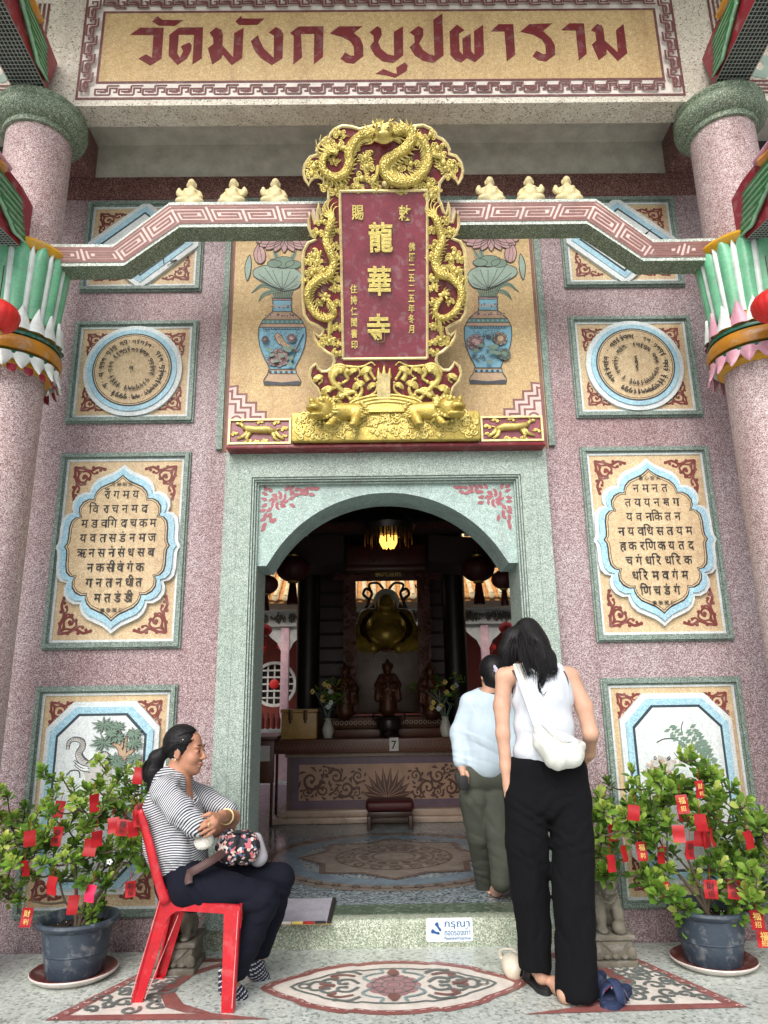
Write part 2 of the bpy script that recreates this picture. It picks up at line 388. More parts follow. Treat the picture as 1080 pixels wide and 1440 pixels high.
terrazzo('step_terrazzo', [(0, L_((116, 130, 112))), (.25, L_((148, 160, 140))), (.55, L_((172, 182, 164))), (.82, L_((210, 214, 200)))], 210, (.3, (.65, .65, .55)))
terrazzo('cream_terrazzo', [(0, L_((120, 112, 104))), (.06, L_((196, 190, 176))), (.4, L_((212, 206, 192))), (.8, L_((226, 221, 208)))], 130, (.3, (.78, .74, .66)))
terrazzo('zig_trim', [(0, L_((150, 165, 155))), (.4, L_((196, 205, 198))), (.7, L_((226, 230, 224)))], 220, (.3, (.7, .72, .66)))
terrazzo('beige_field', [(0, L_((184, 160, 124))), (.3, L_((202, 178, 142))), (.65, L_((212, 190, 156))), (.92, L_((224, 206, 176)))], 260, (.35, (.86, .76, .62)), gscale=2.2)
terrazzo('sand_field', [(0, L_((180, 150, 102))), (.3, L_((198, 169, 121))), (.65, L_((208, 181, 136))), (.93, L_((222, 202, 164)))], 240, (.35, (.86, .76, .58)), gscale=1.7)
terrazzo('white_stone', [(0, L_((196, 208, 212))), (.4, L_((216, 224, 226))), (.75, L_((228, 233, 233)))], 240, (.25, (.8, .82, .8)), gscale=2.5)
terrazzo('pale_blue', [(0, L_((140, 186, 208))), (.4, L_((162, 204, 222))), (.75, L_((184, 216, 230)))], 240, (.25, (.78, .84, .86)), gscale=2.5)
def floor_mat(name, base, chips, rough=.22):
    t = NT(name); v = t.n('TexVoronoi', Scale=75, Randomness=1.0); t.l(t.tc.outputs['Object'], v.inputs['Vector'])
    sep = t.n('SeparateColor'); t.l(v.outputs['Color'], sep.inputs[0])
    c = t.ramp(sep.outputs[0], [(0, chips[0]), (.12, chips[1]), (.3, base), (.72, tuple(min(1, x*1.12) for x in base)), (.9, chips[2])], 'CONSTANT')
    n = t.noise(1.4, 6, .65, dist=.6); c = t.mix(t.math('MULTIPLY', t.ramp(n.outputs[0], [(.4, (0, 0, 0)), (.75, (1, 1, 1))]), .35), c, (.55, .56, .5), 'MULTIPLY')
    sc_ = t.noise(1, 8, .7, co=t.coord((3.2, 1.1, 1)), dist=1.2); c = t.mix(t.math('MULTIPLY', t.ramp(sc_.outputs[0], [(.5, (0, 0, 0)), (.68, (1, 1, 1))]), .4), c, (.58, .56, .5), 'MULTIPLY')
    t.col(c); n2 = t.noise(6, 5); t.rough(t.math('ADD', t.math('MULTIPLY', n2.outputs[0], .25), rough-.08)); t.set(Specular__IOR__Level=.5)
    t.bump(v.outputs['Distance'], .04, .003); MATS[name] = t.m
floor_mat('porch_floor', L_((194, 201, 197)), (L_((148, 156, 152)), L_((176, 183, 179)), L_((214, 218, 213))), .22)
floor_mat('hall_floor', L_((134, 146, 152)), (L_((60, 70, 82)), L_((90, 104, 114)), L_((170, 182, 188))), .09)
floor_mat('threshold_stone', L_((92, 108, 92)), (L_((56, 68, 56)), L_((78, 92, 78)), L_((140, 152, 136))), .35)
for nm, rgb, rg in [('maroon_paint', (112, 34, 38), .6), ('red_scroll', (118, 52, 46), .6), ('letter_red', (112, 14, 24), .6), ('fret_maroon', (110, 62, 62), .6), ('fret_pink', (226, 196, 190), .6),
    ('fret_white', (226, 218, 210), .6), ('fret_brown', (134, 92, 86), .6), ('ink', (34, 34, 36), .6), ('navy_line', (44, 62, 72), .55), ('plaster', (206, 203, 196), .75), ('flower_pink', (160, 92, 100), .6),
    ('vase_blue', (124, 176, 198), .6), ('vase_dark', (62, 66, 74), .6), ('leaf_paint', (146, 168, 156), .6), ('leaf_paint_dark', (112, 138, 122), .6), ('lotus_paint', (188, 150, 150), .6), ('vase_tan', (188, 160, 132), .6),
    ('plaque_red', (118, 22, 34), .38), ('panel_red', (132, 58, 72), .28), ('lotus_green', (112, 186, 146), .34), ('lotus_white', (226, 234, 232), .32), ('lotus_pink', (206, 148, 168), .35), ('lotus_yellow', (214, 160, 32), .38),
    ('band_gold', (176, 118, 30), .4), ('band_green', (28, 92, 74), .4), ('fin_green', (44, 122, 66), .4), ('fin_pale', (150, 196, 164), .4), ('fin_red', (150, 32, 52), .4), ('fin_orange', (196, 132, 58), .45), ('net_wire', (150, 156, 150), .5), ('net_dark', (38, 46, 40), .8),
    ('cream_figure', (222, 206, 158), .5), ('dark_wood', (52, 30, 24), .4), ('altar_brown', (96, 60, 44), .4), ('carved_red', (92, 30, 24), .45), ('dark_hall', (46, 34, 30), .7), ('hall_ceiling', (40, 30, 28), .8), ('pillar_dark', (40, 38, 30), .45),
    ('stone_gray', (116, 112, 100), .85), ('stone_dark', (86, 82, 72), .9), ('pot_blue', (58, 70, 84), .45), ('soil', (38, 29, 24), .95), ('saucer_red', (96, 40, 36), .35), ('saucer_white', (214, 206, 200), .4), ('bark', (86, 74, 62), .85),
    ('envelope_red', (164, 12, 24), .5), ('envelope_gold', (226, 190, 110), .4), ('envelope_dark', (60, 14, 18), .5), ('chair_red', (190, 26, 40), .38), ('chair_scuff', (226, 150, 150), .6), ('sign_white', (226, 238, 242), .35), ('sign_blue', (36, 84, 150), .4),
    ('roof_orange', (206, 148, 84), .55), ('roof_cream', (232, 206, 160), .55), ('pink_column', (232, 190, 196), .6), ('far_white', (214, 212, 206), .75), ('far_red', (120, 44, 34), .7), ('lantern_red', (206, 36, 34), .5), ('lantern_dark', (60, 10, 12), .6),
    ('marble', (186, 166, 150), .3), ('marble_dark', (120, 96, 84), .35), ('box_gold', (186, 150, 88), .4), ('stool_red', (66, 12, 16), .55), ('sock_navy', (30, 36, 56), .85), ('sock_stripe', (200, 200, 206), .85), ('sandal_navy', (34, 48, 84), .75), ('sandal_pink', (170, 50, 90), .7),
    ('clog_cream', (226, 218, 200), .5), ('sandal_black', (22, 22, 25), .6), ('mat_gray', (142, 140, 150), .95), ('mat_edge', (36, 34, 34), .8), ('petal_yellow', (226, 206, 120), .6), ('porcelain', (206, 208, 196), .3), ('urn_dark', (36, 28, 22), .4), ('belt_brown', (74, 50, 48), .6)]:
    paint(nm, rgb, rg)
for nm, rgb in [('beast_grey', (190, 190, 188)), ('grey_plaster', (214, 210, 199)), ('bag_black', (30, 30, 34)), ('bag_pink', (206, 130, 140)), ('bag_white', (226, 222, 214)), ('bag_blue', (80, 96, 130))]: paint(nm, rgb, .7)
def gold(name, rgb, rough=.36, bscale=70, bst=.5, voro=False, metal=.55):
    t = NT(name); c = L_(rgb); n = t.noise(14, 5); f = t.noise(bscale, 4)
    k = t.ramp(n.outputs[0], [(.25, tuple(x*.62 for x in c)), (.6, c), (.85, tuple(min(1, x*1.25) for x in c))]); 
    cav = t.ramp(f.outputs[0], [(.3, (.5, .42, .3)), (.55, (1, 1, 1))]); k = t.mix(.5, k, cav, 'MULTIPLY')
    t.col(k); t.rough(rough); t.set(Metallic=metal, Specular__IOR__Level=.5)
    if voro:
        v = t.n('TexVoronoi', Scale=voro); t.l(t.tc.outputs['Object'], v.inputs['Vector']); t.bump(v.outputs['Distance'], .7, .012)
    else: t.bump(f.outputs[0], bst, .006)
    MATS[name] = t.m
gold('gold', (232, 212, 128), .3, 110, .7, metal=.5); gold('gold_scale', (228, 206, 118), .3, voro=95, metal=.5); gold('gold_rim', (236, 216, 158), .4, bst=.15, metal=.25); gold('old_gold', (214, 190, 102), .34, 80, .7, metal=.5); gold('dim_gold', (178, 150, 62), .35, 40, .2, metal=.35)
gold('bronze', (88, 66, 44), .4, 40, .4, metal=.7); gold('dark_carving', (92, 54, 34), .42, 50, .8, metal=.3)
t = NT('glass'); t.col((.9, .95, .93)); t.rough(.03); t.set(Transmission__Weight=1.0, IOR=1.2, Alpha=.35); MATS['glass'] = t.m
t = NT('lamp_petal'); t.col(L_((240, 200, 120))); t.set(Emission__Color=(*L_((255, 190, 90)), 1), Emission__Strength=1.6); MATS['lamp_petal'] = t.m
t = NT('leaf_green'); n = t.noise(3.2, 4); oi = t.n('Attribute', _attribute_name='tone')
k = t.ramp(oi.outputs['Fac'], [(0, L_((70, 106, 40))), (.4, L_((120, 160, 64))), (.75, L_((172, 198, 92))), (1, L_((216, 222, 132)))]); t.col(k); t.rough(.42)
t.set(Transmission__Weight=0, Subsurface__Weight=0, Specular__IOR__Level=.4)
tr = t.n('BsdfTranslucent'); t.l(k, tr.inputs[0]); ms = t.n('MixShader'); ms.inputs[0].default_value = .38
t.l(t.b.outputs[0], ms.inputs[1]); t.l(tr.outputs[0], ms.inputs[2]); t.l(ms.outputs[0], t.t.nodes['Material Output'].inputs[0]); MATS['leaf_green'] = t.m
load_glyphs({'cjk': ('龍華寺', .035, .016, .012), 'cjks': ('敕賜佛曆二五年冬月住持仁聞書印', .035, .012, .008), 'flat': ('विनाचमदगयतसकरहणडपबऋलकशखधघजञट' + 'ताीिुंँः' + '敕光明神咒仁聞敬書大悲心經福財春招吉利' + 'กรุณาถอดรองเท้า' + 'Pleastkofyurh7' + '佛光普照慈航', 0, .011, 0), 'bold': ('วิराचदनमतसयकगहणबपधज' + 'ाींँ福招財利', 0, .02, 0)})
# ------------------------------------------------------------------ ground, hall shell
fl = MB().box((-30, -40, -.3), (30, -.065, 0)); struct('porch_floor', fl, 'porch_floor', 'pale grey green terrazzo porch floor')
fl = MB().box((-3.8, .21, -.3), (3.8, 6.4, .134)); struct('hall_floor', fl, 'hall_floor', 'polished blue grey terrazzo floor inside the hall')
fl = MB().box((-60, 6.4, -.3), (60, 90, .05)); struct('courtyard_ground', fl, 'porch_floor', 'bright courtyard paving behind the hall')
# doorstep
st = thing('doorstep', 'low green speckled terrazzo doorstep under the arched doorway', 'doorstep', (0, -.06, 0))
put('riser', MB().bbox((-1.03, -.075, -.05), (1.03, .03, .136), .012), 'step_terrazzo', st)
put('tread', MB().box((-1.0, .03, -.1), (1.0, .215, .1365)), 'threshold_stone', st)
# facade wall
wall = thing('facade_wall', 'pink speckled terrazzo temple wall around the arched doorway', 'wall', (0, 0, 0))
wl = MB().box((-3.7, 0, -.1), (-1.0, .3, 4.715)).box((1.0, 0, -.1), (3.7, .3, 4.715)).box((-1.0, 0.001, 2.6), (1.0, .299, 4.715))
put('wall_face', wl, 'pink_terrazzo', wall)
put('shaded_top_strip', MB().box((-3.7, -.004, 4.716), (3.7, .3, 4.9)), 'brown_terrazzo', wall)  # top of the wall in browner terrazzo: shade under the beam put into its colour
put('upper_band', MB().box((-2.06, .02, 4.9), (2.06, .28, 5.6)), 'grey_plaster', wall)
ce = tag(put('porch_ceiling', MB().box((-3.7, -.48, 5.192), (3.7, .02, 5.3)), 'grey_plaster'), 'grey white plaster ceiling strip between wall and front beam', 'ceiling')
for s in (-1, 1):
    o = thing('side_beam', 'dark red terrazzo side beam joining wall and %s column' % ('the left hand name board' if s < 0 else 'right'), 'beam', (s*2.2, -.2, 4.905))
    o['label'] = 'brown red terrazzo tie beam between wall and column beside the ' + ('first' if s < 0 else 'last') + ' letter of the sign'
    put('beam_body', MB().bbox((s*2.052, -.482, 4.905), (s*2.35, .29, 5.19), .01), 'brown_terrazzo', o)
# hall enclosure: dark room with open rear
hall = thing('hall_shell', 'dark hall interior behind the arched doorway', 'hall', (0, 3, .134))
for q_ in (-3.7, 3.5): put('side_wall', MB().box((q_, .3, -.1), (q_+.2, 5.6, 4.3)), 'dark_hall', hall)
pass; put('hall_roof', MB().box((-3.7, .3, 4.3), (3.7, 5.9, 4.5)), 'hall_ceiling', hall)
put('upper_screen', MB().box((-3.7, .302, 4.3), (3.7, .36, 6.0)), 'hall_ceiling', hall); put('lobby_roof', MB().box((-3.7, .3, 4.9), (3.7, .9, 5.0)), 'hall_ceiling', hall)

# ------------------------------------------------------------------ front beam with the temple's name
YB = -.65; FB = wallframe(YB)
nb = thing('name_beam', 'cream terrazzo beam with large dark red Thai temple name on gold', 'name board', (0, YB, 4.885))
put('beam_body', MB().box((-3.7, YB, 4.885), (3.7, -.481, 6.4)), 'cream_terrazzo', nb)
put('gold_field', MB().prism(FB, rect(-1.79, 1.79, 5.062, 5.618), -.001, .005), 'sand_field', nb)
put('border_ground', MB().ring(FB, rect(-1.915, 1.915, 4.935, 5.745), rect(-1.79, 1.79, 5.062, 5.618), -.001, .003), 'fret_white', nb)
fr = MB()
def rect_lines(mb, f, x0, x1, y0, y1, w, n, mi=0): mb.stroke(f, rect(x0, x1, y0, y1), w, mi, n, closed=True)
def meander(mb, f, x0, x1, y0, y1, w, n, units, horiz=True, mi=0, flip=False):
    """row of interlocking hooked keys in a band"""
    L = (x1-x0) if horiz else (y1-y0); H = (y1-y0) if horiz else (x1-x0); p = L/units
    key = [[(0, .02), (0, .62), (.42, .62), (.42, .3), (.2, .3)], [(.5, .98), (.5, .38), (.08, .38)], [(.5, .98), (1.0, .98)], [(.62, .02), (.62, .72), (.9, .72), (.9, .3), (.76, .3)], [(0, .02), (.62, .02)]]
    for i in range(units):
        for k in key:
            pts = []
            for a, b in k:
                if flip: b = 1-b
                a = (i+a)*p; b = b*H
                pts.append((x0+a, y0+b) if horiz else (x0+b, y0+a))
            mb.stroke(f, pts, w, mi, n)
rect_lines(fr, FB, -1.912, 1.912, 4.938, 5.742, .016, .0035); rect_lines(fr, FB, -1.793, 1.793, 5.059, 5.621, .017, .0055)
meander(fr, FB, -1.80, 1.80, 4.962, 5.035, .0125, .0035, 24); meander(fr, FB, -1.80, 1.80, 5.645, 5.718, .0125, .0035, 24, flip=True)
meander(fr, FB, -1.888, -1.815, 4.975, 5.70, .0125, .0035, 5, False); meander(fr, FB, 1.815, 1.888, 4.975, 5.70, .0125, .0035, 5, False, flip=True)
put('key_border', fr, 'fret_maroon', nb)
def tr_(x0, pts): return [(x0+x/6, 15+y/6) for x, y in pts]
LET = [tr_(180, [(22,210),(105,152),(303,152),(285,410),(190,470),(92,412),(155,375),(205,405),(218,212)]), tr_(180, [(208,98),(252,55),(292,85),(465,88),(398,135),(262,133)]),
 tr_(180, [(352,212),(432,152),(635,148),(625,408),(545,460),(560,210),(430,210),(418,370),(440,405),(468,350),(448,308),(520,276),(540,300),(535,340),(500,410),(420,466),(345,385)]),
 tr_(180, [(690,195),(745,148),(790,170),(802,210),(798,300),(888,400),(898,198),(977,152),(965,405),(875,466),(800,375),(790,408),(712,460),(675,325),(722,290),(720,235)]),
 tr_(180, [(908,98),(955,52),(965,74),(1150,75),(1095,125),(940,128)]), tr_(340, [(78,265),(138,215),(152,255),(190,330),(270,405),(272,215),(228,192),(290,145),(335,172),(352,205),(345,408),(255,466),(160,405),(110,345)]),
 tr_(340, [(410,195),(482,142),(690,140),(685,395),(608,460),(612,202),(500,202),(510,400),(435,460),(440,220)]), tr_(340, [(745,200),(820,140),(1015,140),(945,195),(1000,240),(1025,300),(1025,390),(945,455),(880,445),(835,412),(872,360),(920,388),(948,388),(945,310),(915,265),(850,230)]),
 tr_(500, [(118,190),(185,138),(215,160),(222,210),(190,270),(215,330),(270,375),(325,388),(322,188),(400,140),(402,385),(318,447),(230,435),(160,380),(122,310),(155,265),(150,215)]), tr_(500, [(170,540),(235,500),(320,535),(350,540),(342,490),(415,442),(440,470),(430,515),(335,572),(250,550)]),
 tr_(500, [(458,190),(530,138),(570,160),(572,215),(535,285),(570,340),(620,375),(665,388),(655,85),(732,32),(742,385),(655,447),(570,430),(500,385),(457,315),(498,280),(495,220)]),
 tr_(630, [(12,185),(75,125),(138,172),(92,200),(98,350),(125,380),(120,245),(190,202),(195,350),(222,380),(218,180),(295,128),(303,375),(228,442),(160,408),(105,445),(55,420),(20,380)]), tr_(630, [(360,182),(425,122),(550,122),(565,378),(495,435),(475,182)]),
 tr_(630, [(608,185),(685,122),(875,115),(800,180),(870,245),(900,300),(902,378),(825,435),(760,425),(712,390),(745,345),(800,375),(825,372),(820,300),(790,250),(720,210)]), tr_(720, [(412,172),(480,115),(605,115),(628,370),(562,428),(535,175)]),
 tr_(720, [(665,172),(715,120),(755,135),(770,165),(780,260),(890,360),(875,172),(938,120),(970,365),(890,432),(795,330),(795,375),(730,425),(672,292),(708,262),(700,190)])]
for outl in LET: put('letter', MB().prism(FB, [FB.px(x, y) for x, y in outl], .004, .0075), 'letter_red', nb, smooth=False)
ev = tag(put('roof_eave', MB().box((-3.7, -1.75, 5.95), (3.7, -.651, 6.1)), 'plaster', loc=(0, -1.4, 5.95)), 'plaster underside of the projecting roof eave over the name board', 'eave')
# fret and flower panel peeping out beyond each column
for s in (-1, 1):
    mb = MB(); x0 = s*2.16
    for i in range(4): mb.stroke(FB, [(s*3.3, 4.95+.03*i), (x0+s*.03*i, 4.95+.03*i), (x0+s*.03*i, 5.7)], .016, 0, .0035)
    put('side_key_border', mb, 'fret_maroon', nb)
    mb = MB()
    for j in range(9): a = j*.7; mb.disc(FB, (s*(2.42+.06*math.cos(a)), 5.16+.07*math.sin(a)), .035, 0, .003)
    put('side_flower', mb, 'leaf_paint', nb)

# ------------------------------------------------------------------ door surround
ds = thing('door_surround', 'stepped pale green terrazzo door frame with arched spandrel', 'door frame', (0, 0, .13))
def band_u(mb, x_o, x_i, z_o, z_i, n0, n1, zb=.1):
    p = [(-x_o, zb), (-x_i, zb), (-x_i, z_i), (x_i, z_i), (x_i, zb), (x_o, zb), (x_o, z_o), (-x_o, z_o)]
    vs = [WF.p(a, b, n0) for a, b in p]+[WF.p(a, b, n1) for a, b in p]; k = 8
    fs = [(i, (i+1) % k, k+(i+1) % k, k+i) for i in range(k)]+[(8, 9, 10, 15), (10, 11, 14, 15), (11, 12, 13, 14)]
    return mb.add(vs, fs)
WF = wallframe(0)
put('outer_band', band_u(MB(), 1.002, .919, 2.785, 2.700, -.01, .09), 'green_terrazzo', ds, sharp=20)
put('middle_band', band_u(MB(), .917, .835, 2.698, 2.618, -.01, .095), 'green_terrazzo', ds, sharp=20)
for a, b, n_ in ((.832, .822, .085), (.819, .810, .07), (.807, .798, .05)):
    put('groove_bead', band_u(MB(), a, b, 2.616-(.832-a), 2.616-(.832-b), -.01, n_), 'green_terrazzo', ds, sharp=20)
jm = MB().box((-.84, -.02, .1), (-.8, .32, 2.6)).box((.8, -.02, .1), (.84, .32, 2.6)); put('jamb_lining', jm, 'green_terrazzo', ds)
AR = .825; AZ = 2.528-AR; A0 = math.asin(.74/AR)
arcp = [(AR*math.sin(t), AZ+AR*math.cos(t)) for t in np.linspace(-A0, A0, 40)]
spo = [(-.80, 2.586), (-.80, 2.072)] + [(-.742, 2.072)] + arcp[1:-1] + [(.742, 2.072), (.80, 2.072), (.80, 2.586)]
mb = MB(); k = len(spo); vs = [WF.p(a, b, .022) for a, b in spo]+[WF.p(a, b, -.3) for a, b in spo]
top = []
fs = [(i, k+i, k+(i+1) % k, (i+1) % k) for i in range(k)]
n = 0; b0 = len(vs); vs += [WF.p(max(-.8, min(.8, a)), 2.586, .022) for a, b in spo]
fs += [(b0+i, i, i+1, b0+i+1) for i in range(1, k-2)]
vs2 = len(vs); vs += [WF.p(a, b, -.3) for a, b in spo]; vs += [WF.p(a, 2.586, -.3) for a, b in spo]
fs += [(vs2+k+i, vs2+k+i+1, vs2+i+1, vs2+i) for i in range(1, k-2)]
put('spandrel', mb.add(vs, fs), 'spandrel_terrazzo', ds, sharp=30)
for s in (-1, 1):
    mb = MB(); cx, cz = s*.675, 2.485
    def Lf(x, z, ang, ln, wd):
        d = Vector((math.cos(ang), math.sin(ang))); q = Vector((-d.y, d.x)); c = Vector((x, z))
        mb.poly(WF, [tuple(c), tuple(c+d*ln*.35+q*wd), tuple(c+d*ln*.75+q*wd*.6), tuple(c+d*ln), tuple(c+d*ln*.7-q*wd*.7), tuple(c+d*ln*.3-q*wd*.8)], 0, .0225)
    for r_, kk in ((.05, 8), (.03, 6), (.012, 4)):
        for j in range(kk): a = 2*PI*j/kk+r_*20; Lf(cx+math.cos(a)*r_*.8, cz+math.sin(a)*r_*.8, a+1.35, .042, .011)
    rq = random.Random(77)
    for a_ in range(14):
        for b_ in range(11):
            dx, dz = .008+a_*.031+rq.uniform(-.005, .005), .008+b_*.031+rq.uniform(-.005, .005); lim = dx/.43+dz/.32
            if lim > .80 or (dx/.43 > .42 and dz > .075-.05*dx) or (dz/.32 > .42 and dx > .07): continue
            x, z = s*(.765-dx), 2.562-dz
            if math.hypot(x-cx, z-cz) < .07: continue
            ang = math.atan2(z-cz, x-cx)+rq.uniform(-.5, .5); Lf(x-.012*math.cos(ang), z-.012*math.sin(ang), ang, .046, .0135)
    put('flower_ornament', mb, 'flower_pink', ds)

# ------------------------------------------------------------------ wall panels
SCROLL = []
def scroll_unit():
    st = [(cr([(.06, .04), (.30, .07), (.52, .14), (.74, .05), (.95, .10)], 5), .075), (cr([(.04, .06), (.07, .30), (.14, .52), (.05, .74), (.10, .95)], 5), .075),
          (spiral((.33, .33), .19, .05, -2.3, -.95), .06), (cr([(.10, .10), (.22, .16), (.40, .15), (.53, .24), (.5, .36)], 5), .055), (cr([(.10, .10), (.16, .22), (.15, .40), (.24, .53), (.36, .5)], 5), .055),
          (cr([(.52, .14), (.62, .22), (.72, .2)], 4), .05), (cr([(.14, .52), (.22, .62), (.2, .72)], 4), .05)]
    bl = [(.95, .10, .05), (.10, .95, .05), (.5, .37, .055), (.37, .5, .055), (.33, .33, .055), (.72, .19, .045), (.19, .72, .045), (.06, .06, .06), (.60, .05, .05), (.05, .60, .05), (.82, .13, .045), (.13, .82, .045), (.30, .05, .05), (.05, .3, .05)]
    return st, bl
SU = scroll_unit()
def scroll_corner(mb, f, cx, cz, sx, sz, size, n, asp=1.0):
    m = lambda p: (cx+sx*p[0]*size*asp, cz+sz*p[1]*size)
    for st, wd in SU[0]: mb.stroke(f, [m(p) for p in st], wd*size, 0, n)
    for a, b, r in SU[1]: mb.disc(f, m((a, b)), r*size, 0, n, 10)
def panel_base(label, x0, x1, z0, z1, size=.2, asp=1.0, field='beige_field'):
    o = thing('wall_panel', label, 'wall panel', ((x0+x1)/2, 0, z0), 'inlaid panels of the facade')
    a = MB().ring(WF, rect(x0, x1, z0, z1), rect(x0+.042, x1-.042, z0+.042, z1-.042), -.005, .018)
    a.ring(WF, rect(x0+.01, x1-.01, z0+.01, z1-.01), rect(x0+.032, x1-.032, z0+.032, z1-.032), .0, .034); put('frame', a, 'frame_terrazzo', o, sharp=25)
    put('inner_border', MB().ring(WF, rect(x0+.042, x1-.042, z0+.042, z1-.042), rect(x0+.056, x1-.056, z0+.056, z1-.056), -.002, .012), 'white_stone', o, sharp=25)
    put('field', MB().prism(WF, rect(x0+.05, x1-.05, z0+.05, z1-.05), -.002, .005), field, o)
    for sx in (1, -1):
        for sz in (1, -1):
            mb = MB(); scroll_corner(mb, WF, (x0 if sx > 0 else x1)+sx*.085, (z0 if sz > 0 else z1)+sz*.085, sx, sz, size, .0055, asp); put('corner_scroll', mb, 'red_scroll', o)
    return o
def stepped(o, outline, layers, tip=None):
    """slabs of shrinking outline; layers: (inset, n0, n1, material, name)"""
    for d, n0, n1, m, nm in layers: put(nm, MB().prism(WF, outline(d), n0, n1), m, o, sharp=35)
XI, XO = 1.24, 2.065
TIB = [[[(-.4, .45), (.4, .45)], [(-.2, .45), (-.25, .1), (0, -.05)], [(.25, .45), (.2, -.2), (.05, -.5)]], [[(-.4, .4), (.4, .45)], [(-.3, .4), (-.3, 0), (.3, 0)], [(.3, .4), (.3, -.5)]],
       [[(-.4, .4), (.3, .45)], [(.1, .45), (-.2, .1), (.15, 0), (-.1, -.3), (.2, -.55)], [(-.1, .7), (.2, .8)]], [[(-.35, .4), (.35, .4)], [(-.3, .4), (-.3, -.1)], [(0, .4), (0, -.1)], [(.3, .4), (.3, -.5)]],
       [[(-.3, .3), (.2, .4), (.3, .1), (-.1, 0)], [(-.1, 0), (.2, -.2), (0, -.5)], [(0, .6), (.2, .85)]], [[(-.35, .4), (.35, .42)], [(-.2, .4), (-.3, .05), (.1, -.05)], [(.3, .4), (.25, -.35), (-.1, -.6)]], [[(0, .3), (.05, .1)]]]
def tibetan(mb, f, u, v, size, rot, n, rnd):
    g = rnd.choice(TIB); c, s = math.cos(rot), math.sin(rot)
    for st in g: mb.stroke(f, [(u+(x*c-y*s)*size, v+(x*s+y*c)*size) for x, y in st], size*.2, 0, n)
for s in (-1, 1):
    X0, X1 = (XI, XO) if s > 0 else (-XO, -XI); xc = (X0+X1)/2; rnd = random.Random(11+s)
    side = 'striped blouse woman' if s < 0 else 'white tank top woman'
    end = 'seated woman' if s < 0 else 'standing women'
    # upper: diamond
    o = panel_base('square wall panel with raised diamond half hidden by zigzag beam, on the %s side' % end, X0, X1, 3.975, 4.69, .19)
    dm = lambda d: [(xc, 3.985+d*1.3), (xc+.40-d*1.5, 4.333), (xc, 4.681-d*1.3), (xc-.40+d*1.5, 4.333)]
    stepped(o, dm, [(.0, .0, .03, 'white_stone', 'outer_border'), (.036, .0, .036, 'pale_blue', 'blue_border'), (.072, .0, .037, 'navy_line', 'dark_line'), (.086, .0, .038, 'white_stone', 'picture_field')])
    mb = MB()
    for j in range(9):
        q = rnd.uniform(-.2, .2); z = 4.333+rnd.uniform(-.16, .16); mb.stroke(WF, cr([(xc+q, z), (xc+q+rnd.uniform(-.06, .06), z+rnd.uniform(-.05, .05)), (xc+q+rnd.uniform(-.08, .08), z+rnd.uniform(-.07, .07))], 4), [.012]*5+[.006]*4, 0, .0385)
    put('ink_drawing', mb, 'ink', o)
    # round mantra
    zc = 3.385; o = panel_base('round mantra medallion panel with rings of black script on the %s side' % end, X0, X1, 3.02, 3.752, .17)
    ci = lambda r0: (lambda d: [(xc+(r0-d)*math.cos(a), zc+(r0-d)*math.sin(a)) for a in np.linspace(0, 2*PI, 72, endpoint=False)])
    stepped(o, ci(.322), [(.0, .0, .028, 'white_stone', 'outer_ring'), (.032, .0, .038, 'pale_blue', 'blue_ring'), (.062, .0, .039, 'navy_line', 'dark_ring'), (.071, .0, .041, 'beige_field', 'script_field')])
    mb = MB(); mb.stroke(WF, ci(.243)(0), .004, 0, .0415, closed=True)
    for rr, cnt, sz in ((.196, 46, .030), (.135, 34, .027)):
        for j in range(cnt):
            if rnd.random() < .04: continue
            a = PI/2-2*PI*j/cnt; tibetan(mb, WF, xc+rr*math.cos(a), zc+rr*math.sin(a), sz*rnd.uniform(.85, 1.15), a-PI/2, .0415, rnd)
    for j in range(3): tibetan(mb, WF, xc, zc+.03-.033*j, .03, 0, .0415, rnd)
    put('script', mb, 'ink', o)
    # lobed verse
    zc = 2.203; o = panel_base('lobed cartouche panel with rows of black verse script on the %s side' % end, X0, X1, 1.585, 2.818, .235, .88)
    half = [(0, 1), (.05, .965), (.14, .915), (.28, .87), (.40, .83), (.48, .77), (.52, .70), (.52, .66), (.62, .66), (.72, .62), (.785, .55), (.79, .47), (.755, .415), (.85, .40), (.92, .345), (.945, .25), (.945, .12), (.955, .05), (1, 0)]
    full = half+[(x, -y) for x, y in half[-2::-1]]; full = full+[(-x, y) for x, y in full[-2:0:-1]]
    full = full[::-1]
    lo = lambda d: [(xc+x*(.385-d), zc+y*(.53-d*1.15)) for x, y in full]
    stepped(o, lo, [(.0, .0, .03, 'white_stone', 'outer_border'), (.025, .0, .042, 'pale_blue', 'blue_border'), (.062, .0, .043, 'ink', 'dark_line'), (.071, .0, .0445, 'beige_field', 'verse_field')])
    rows = [['राँगमाय', 'विराचनमदा', 'मडावागिदाचकम', 'यवतासडंनमाज', 'ऋनसनांसंधसाबृ'.replace('ृ', 'ा'), 'नकसीवांगंक', 'गानतानधीत', 'मतडंडी'], ['नमानत', 'तयायनमःगा', 'यवनाकितन', 'नायवाधिसतायम', 'हाकरणिकायतद', 'चगंधरिधरिक', 'धरिमावागंम', 'णिचाडंगं']][0 if s < 0 else 1]
    mb = MB()
    for i, row in enumerate(rows):
        cl = []                                        # cluster consonants with their marks
        for ch in row:
            if ch in 'ाीिुंँः' and cl: cl[-1] += ch
            else: cl.append(ch)
        zz = zc+.33-i*.092+.0; n_ = len(cl); wd = min(.06, .48/n_)
        for j, g in enumerate(cl):
            u = xc+(j-(n_-1)/2)*wd
            for q, ch in enumerate(g):
                uu = u+(.014 if ch in 'ाी' else -.018 if ch == 'ि' else 0); 
                if (ch, 'flat') in GLY: mb.glyph(WF, ch, uu, zz+(.034 if ch in 'ंँ' else 0)*0, .08, 0, .045, sx=.84)
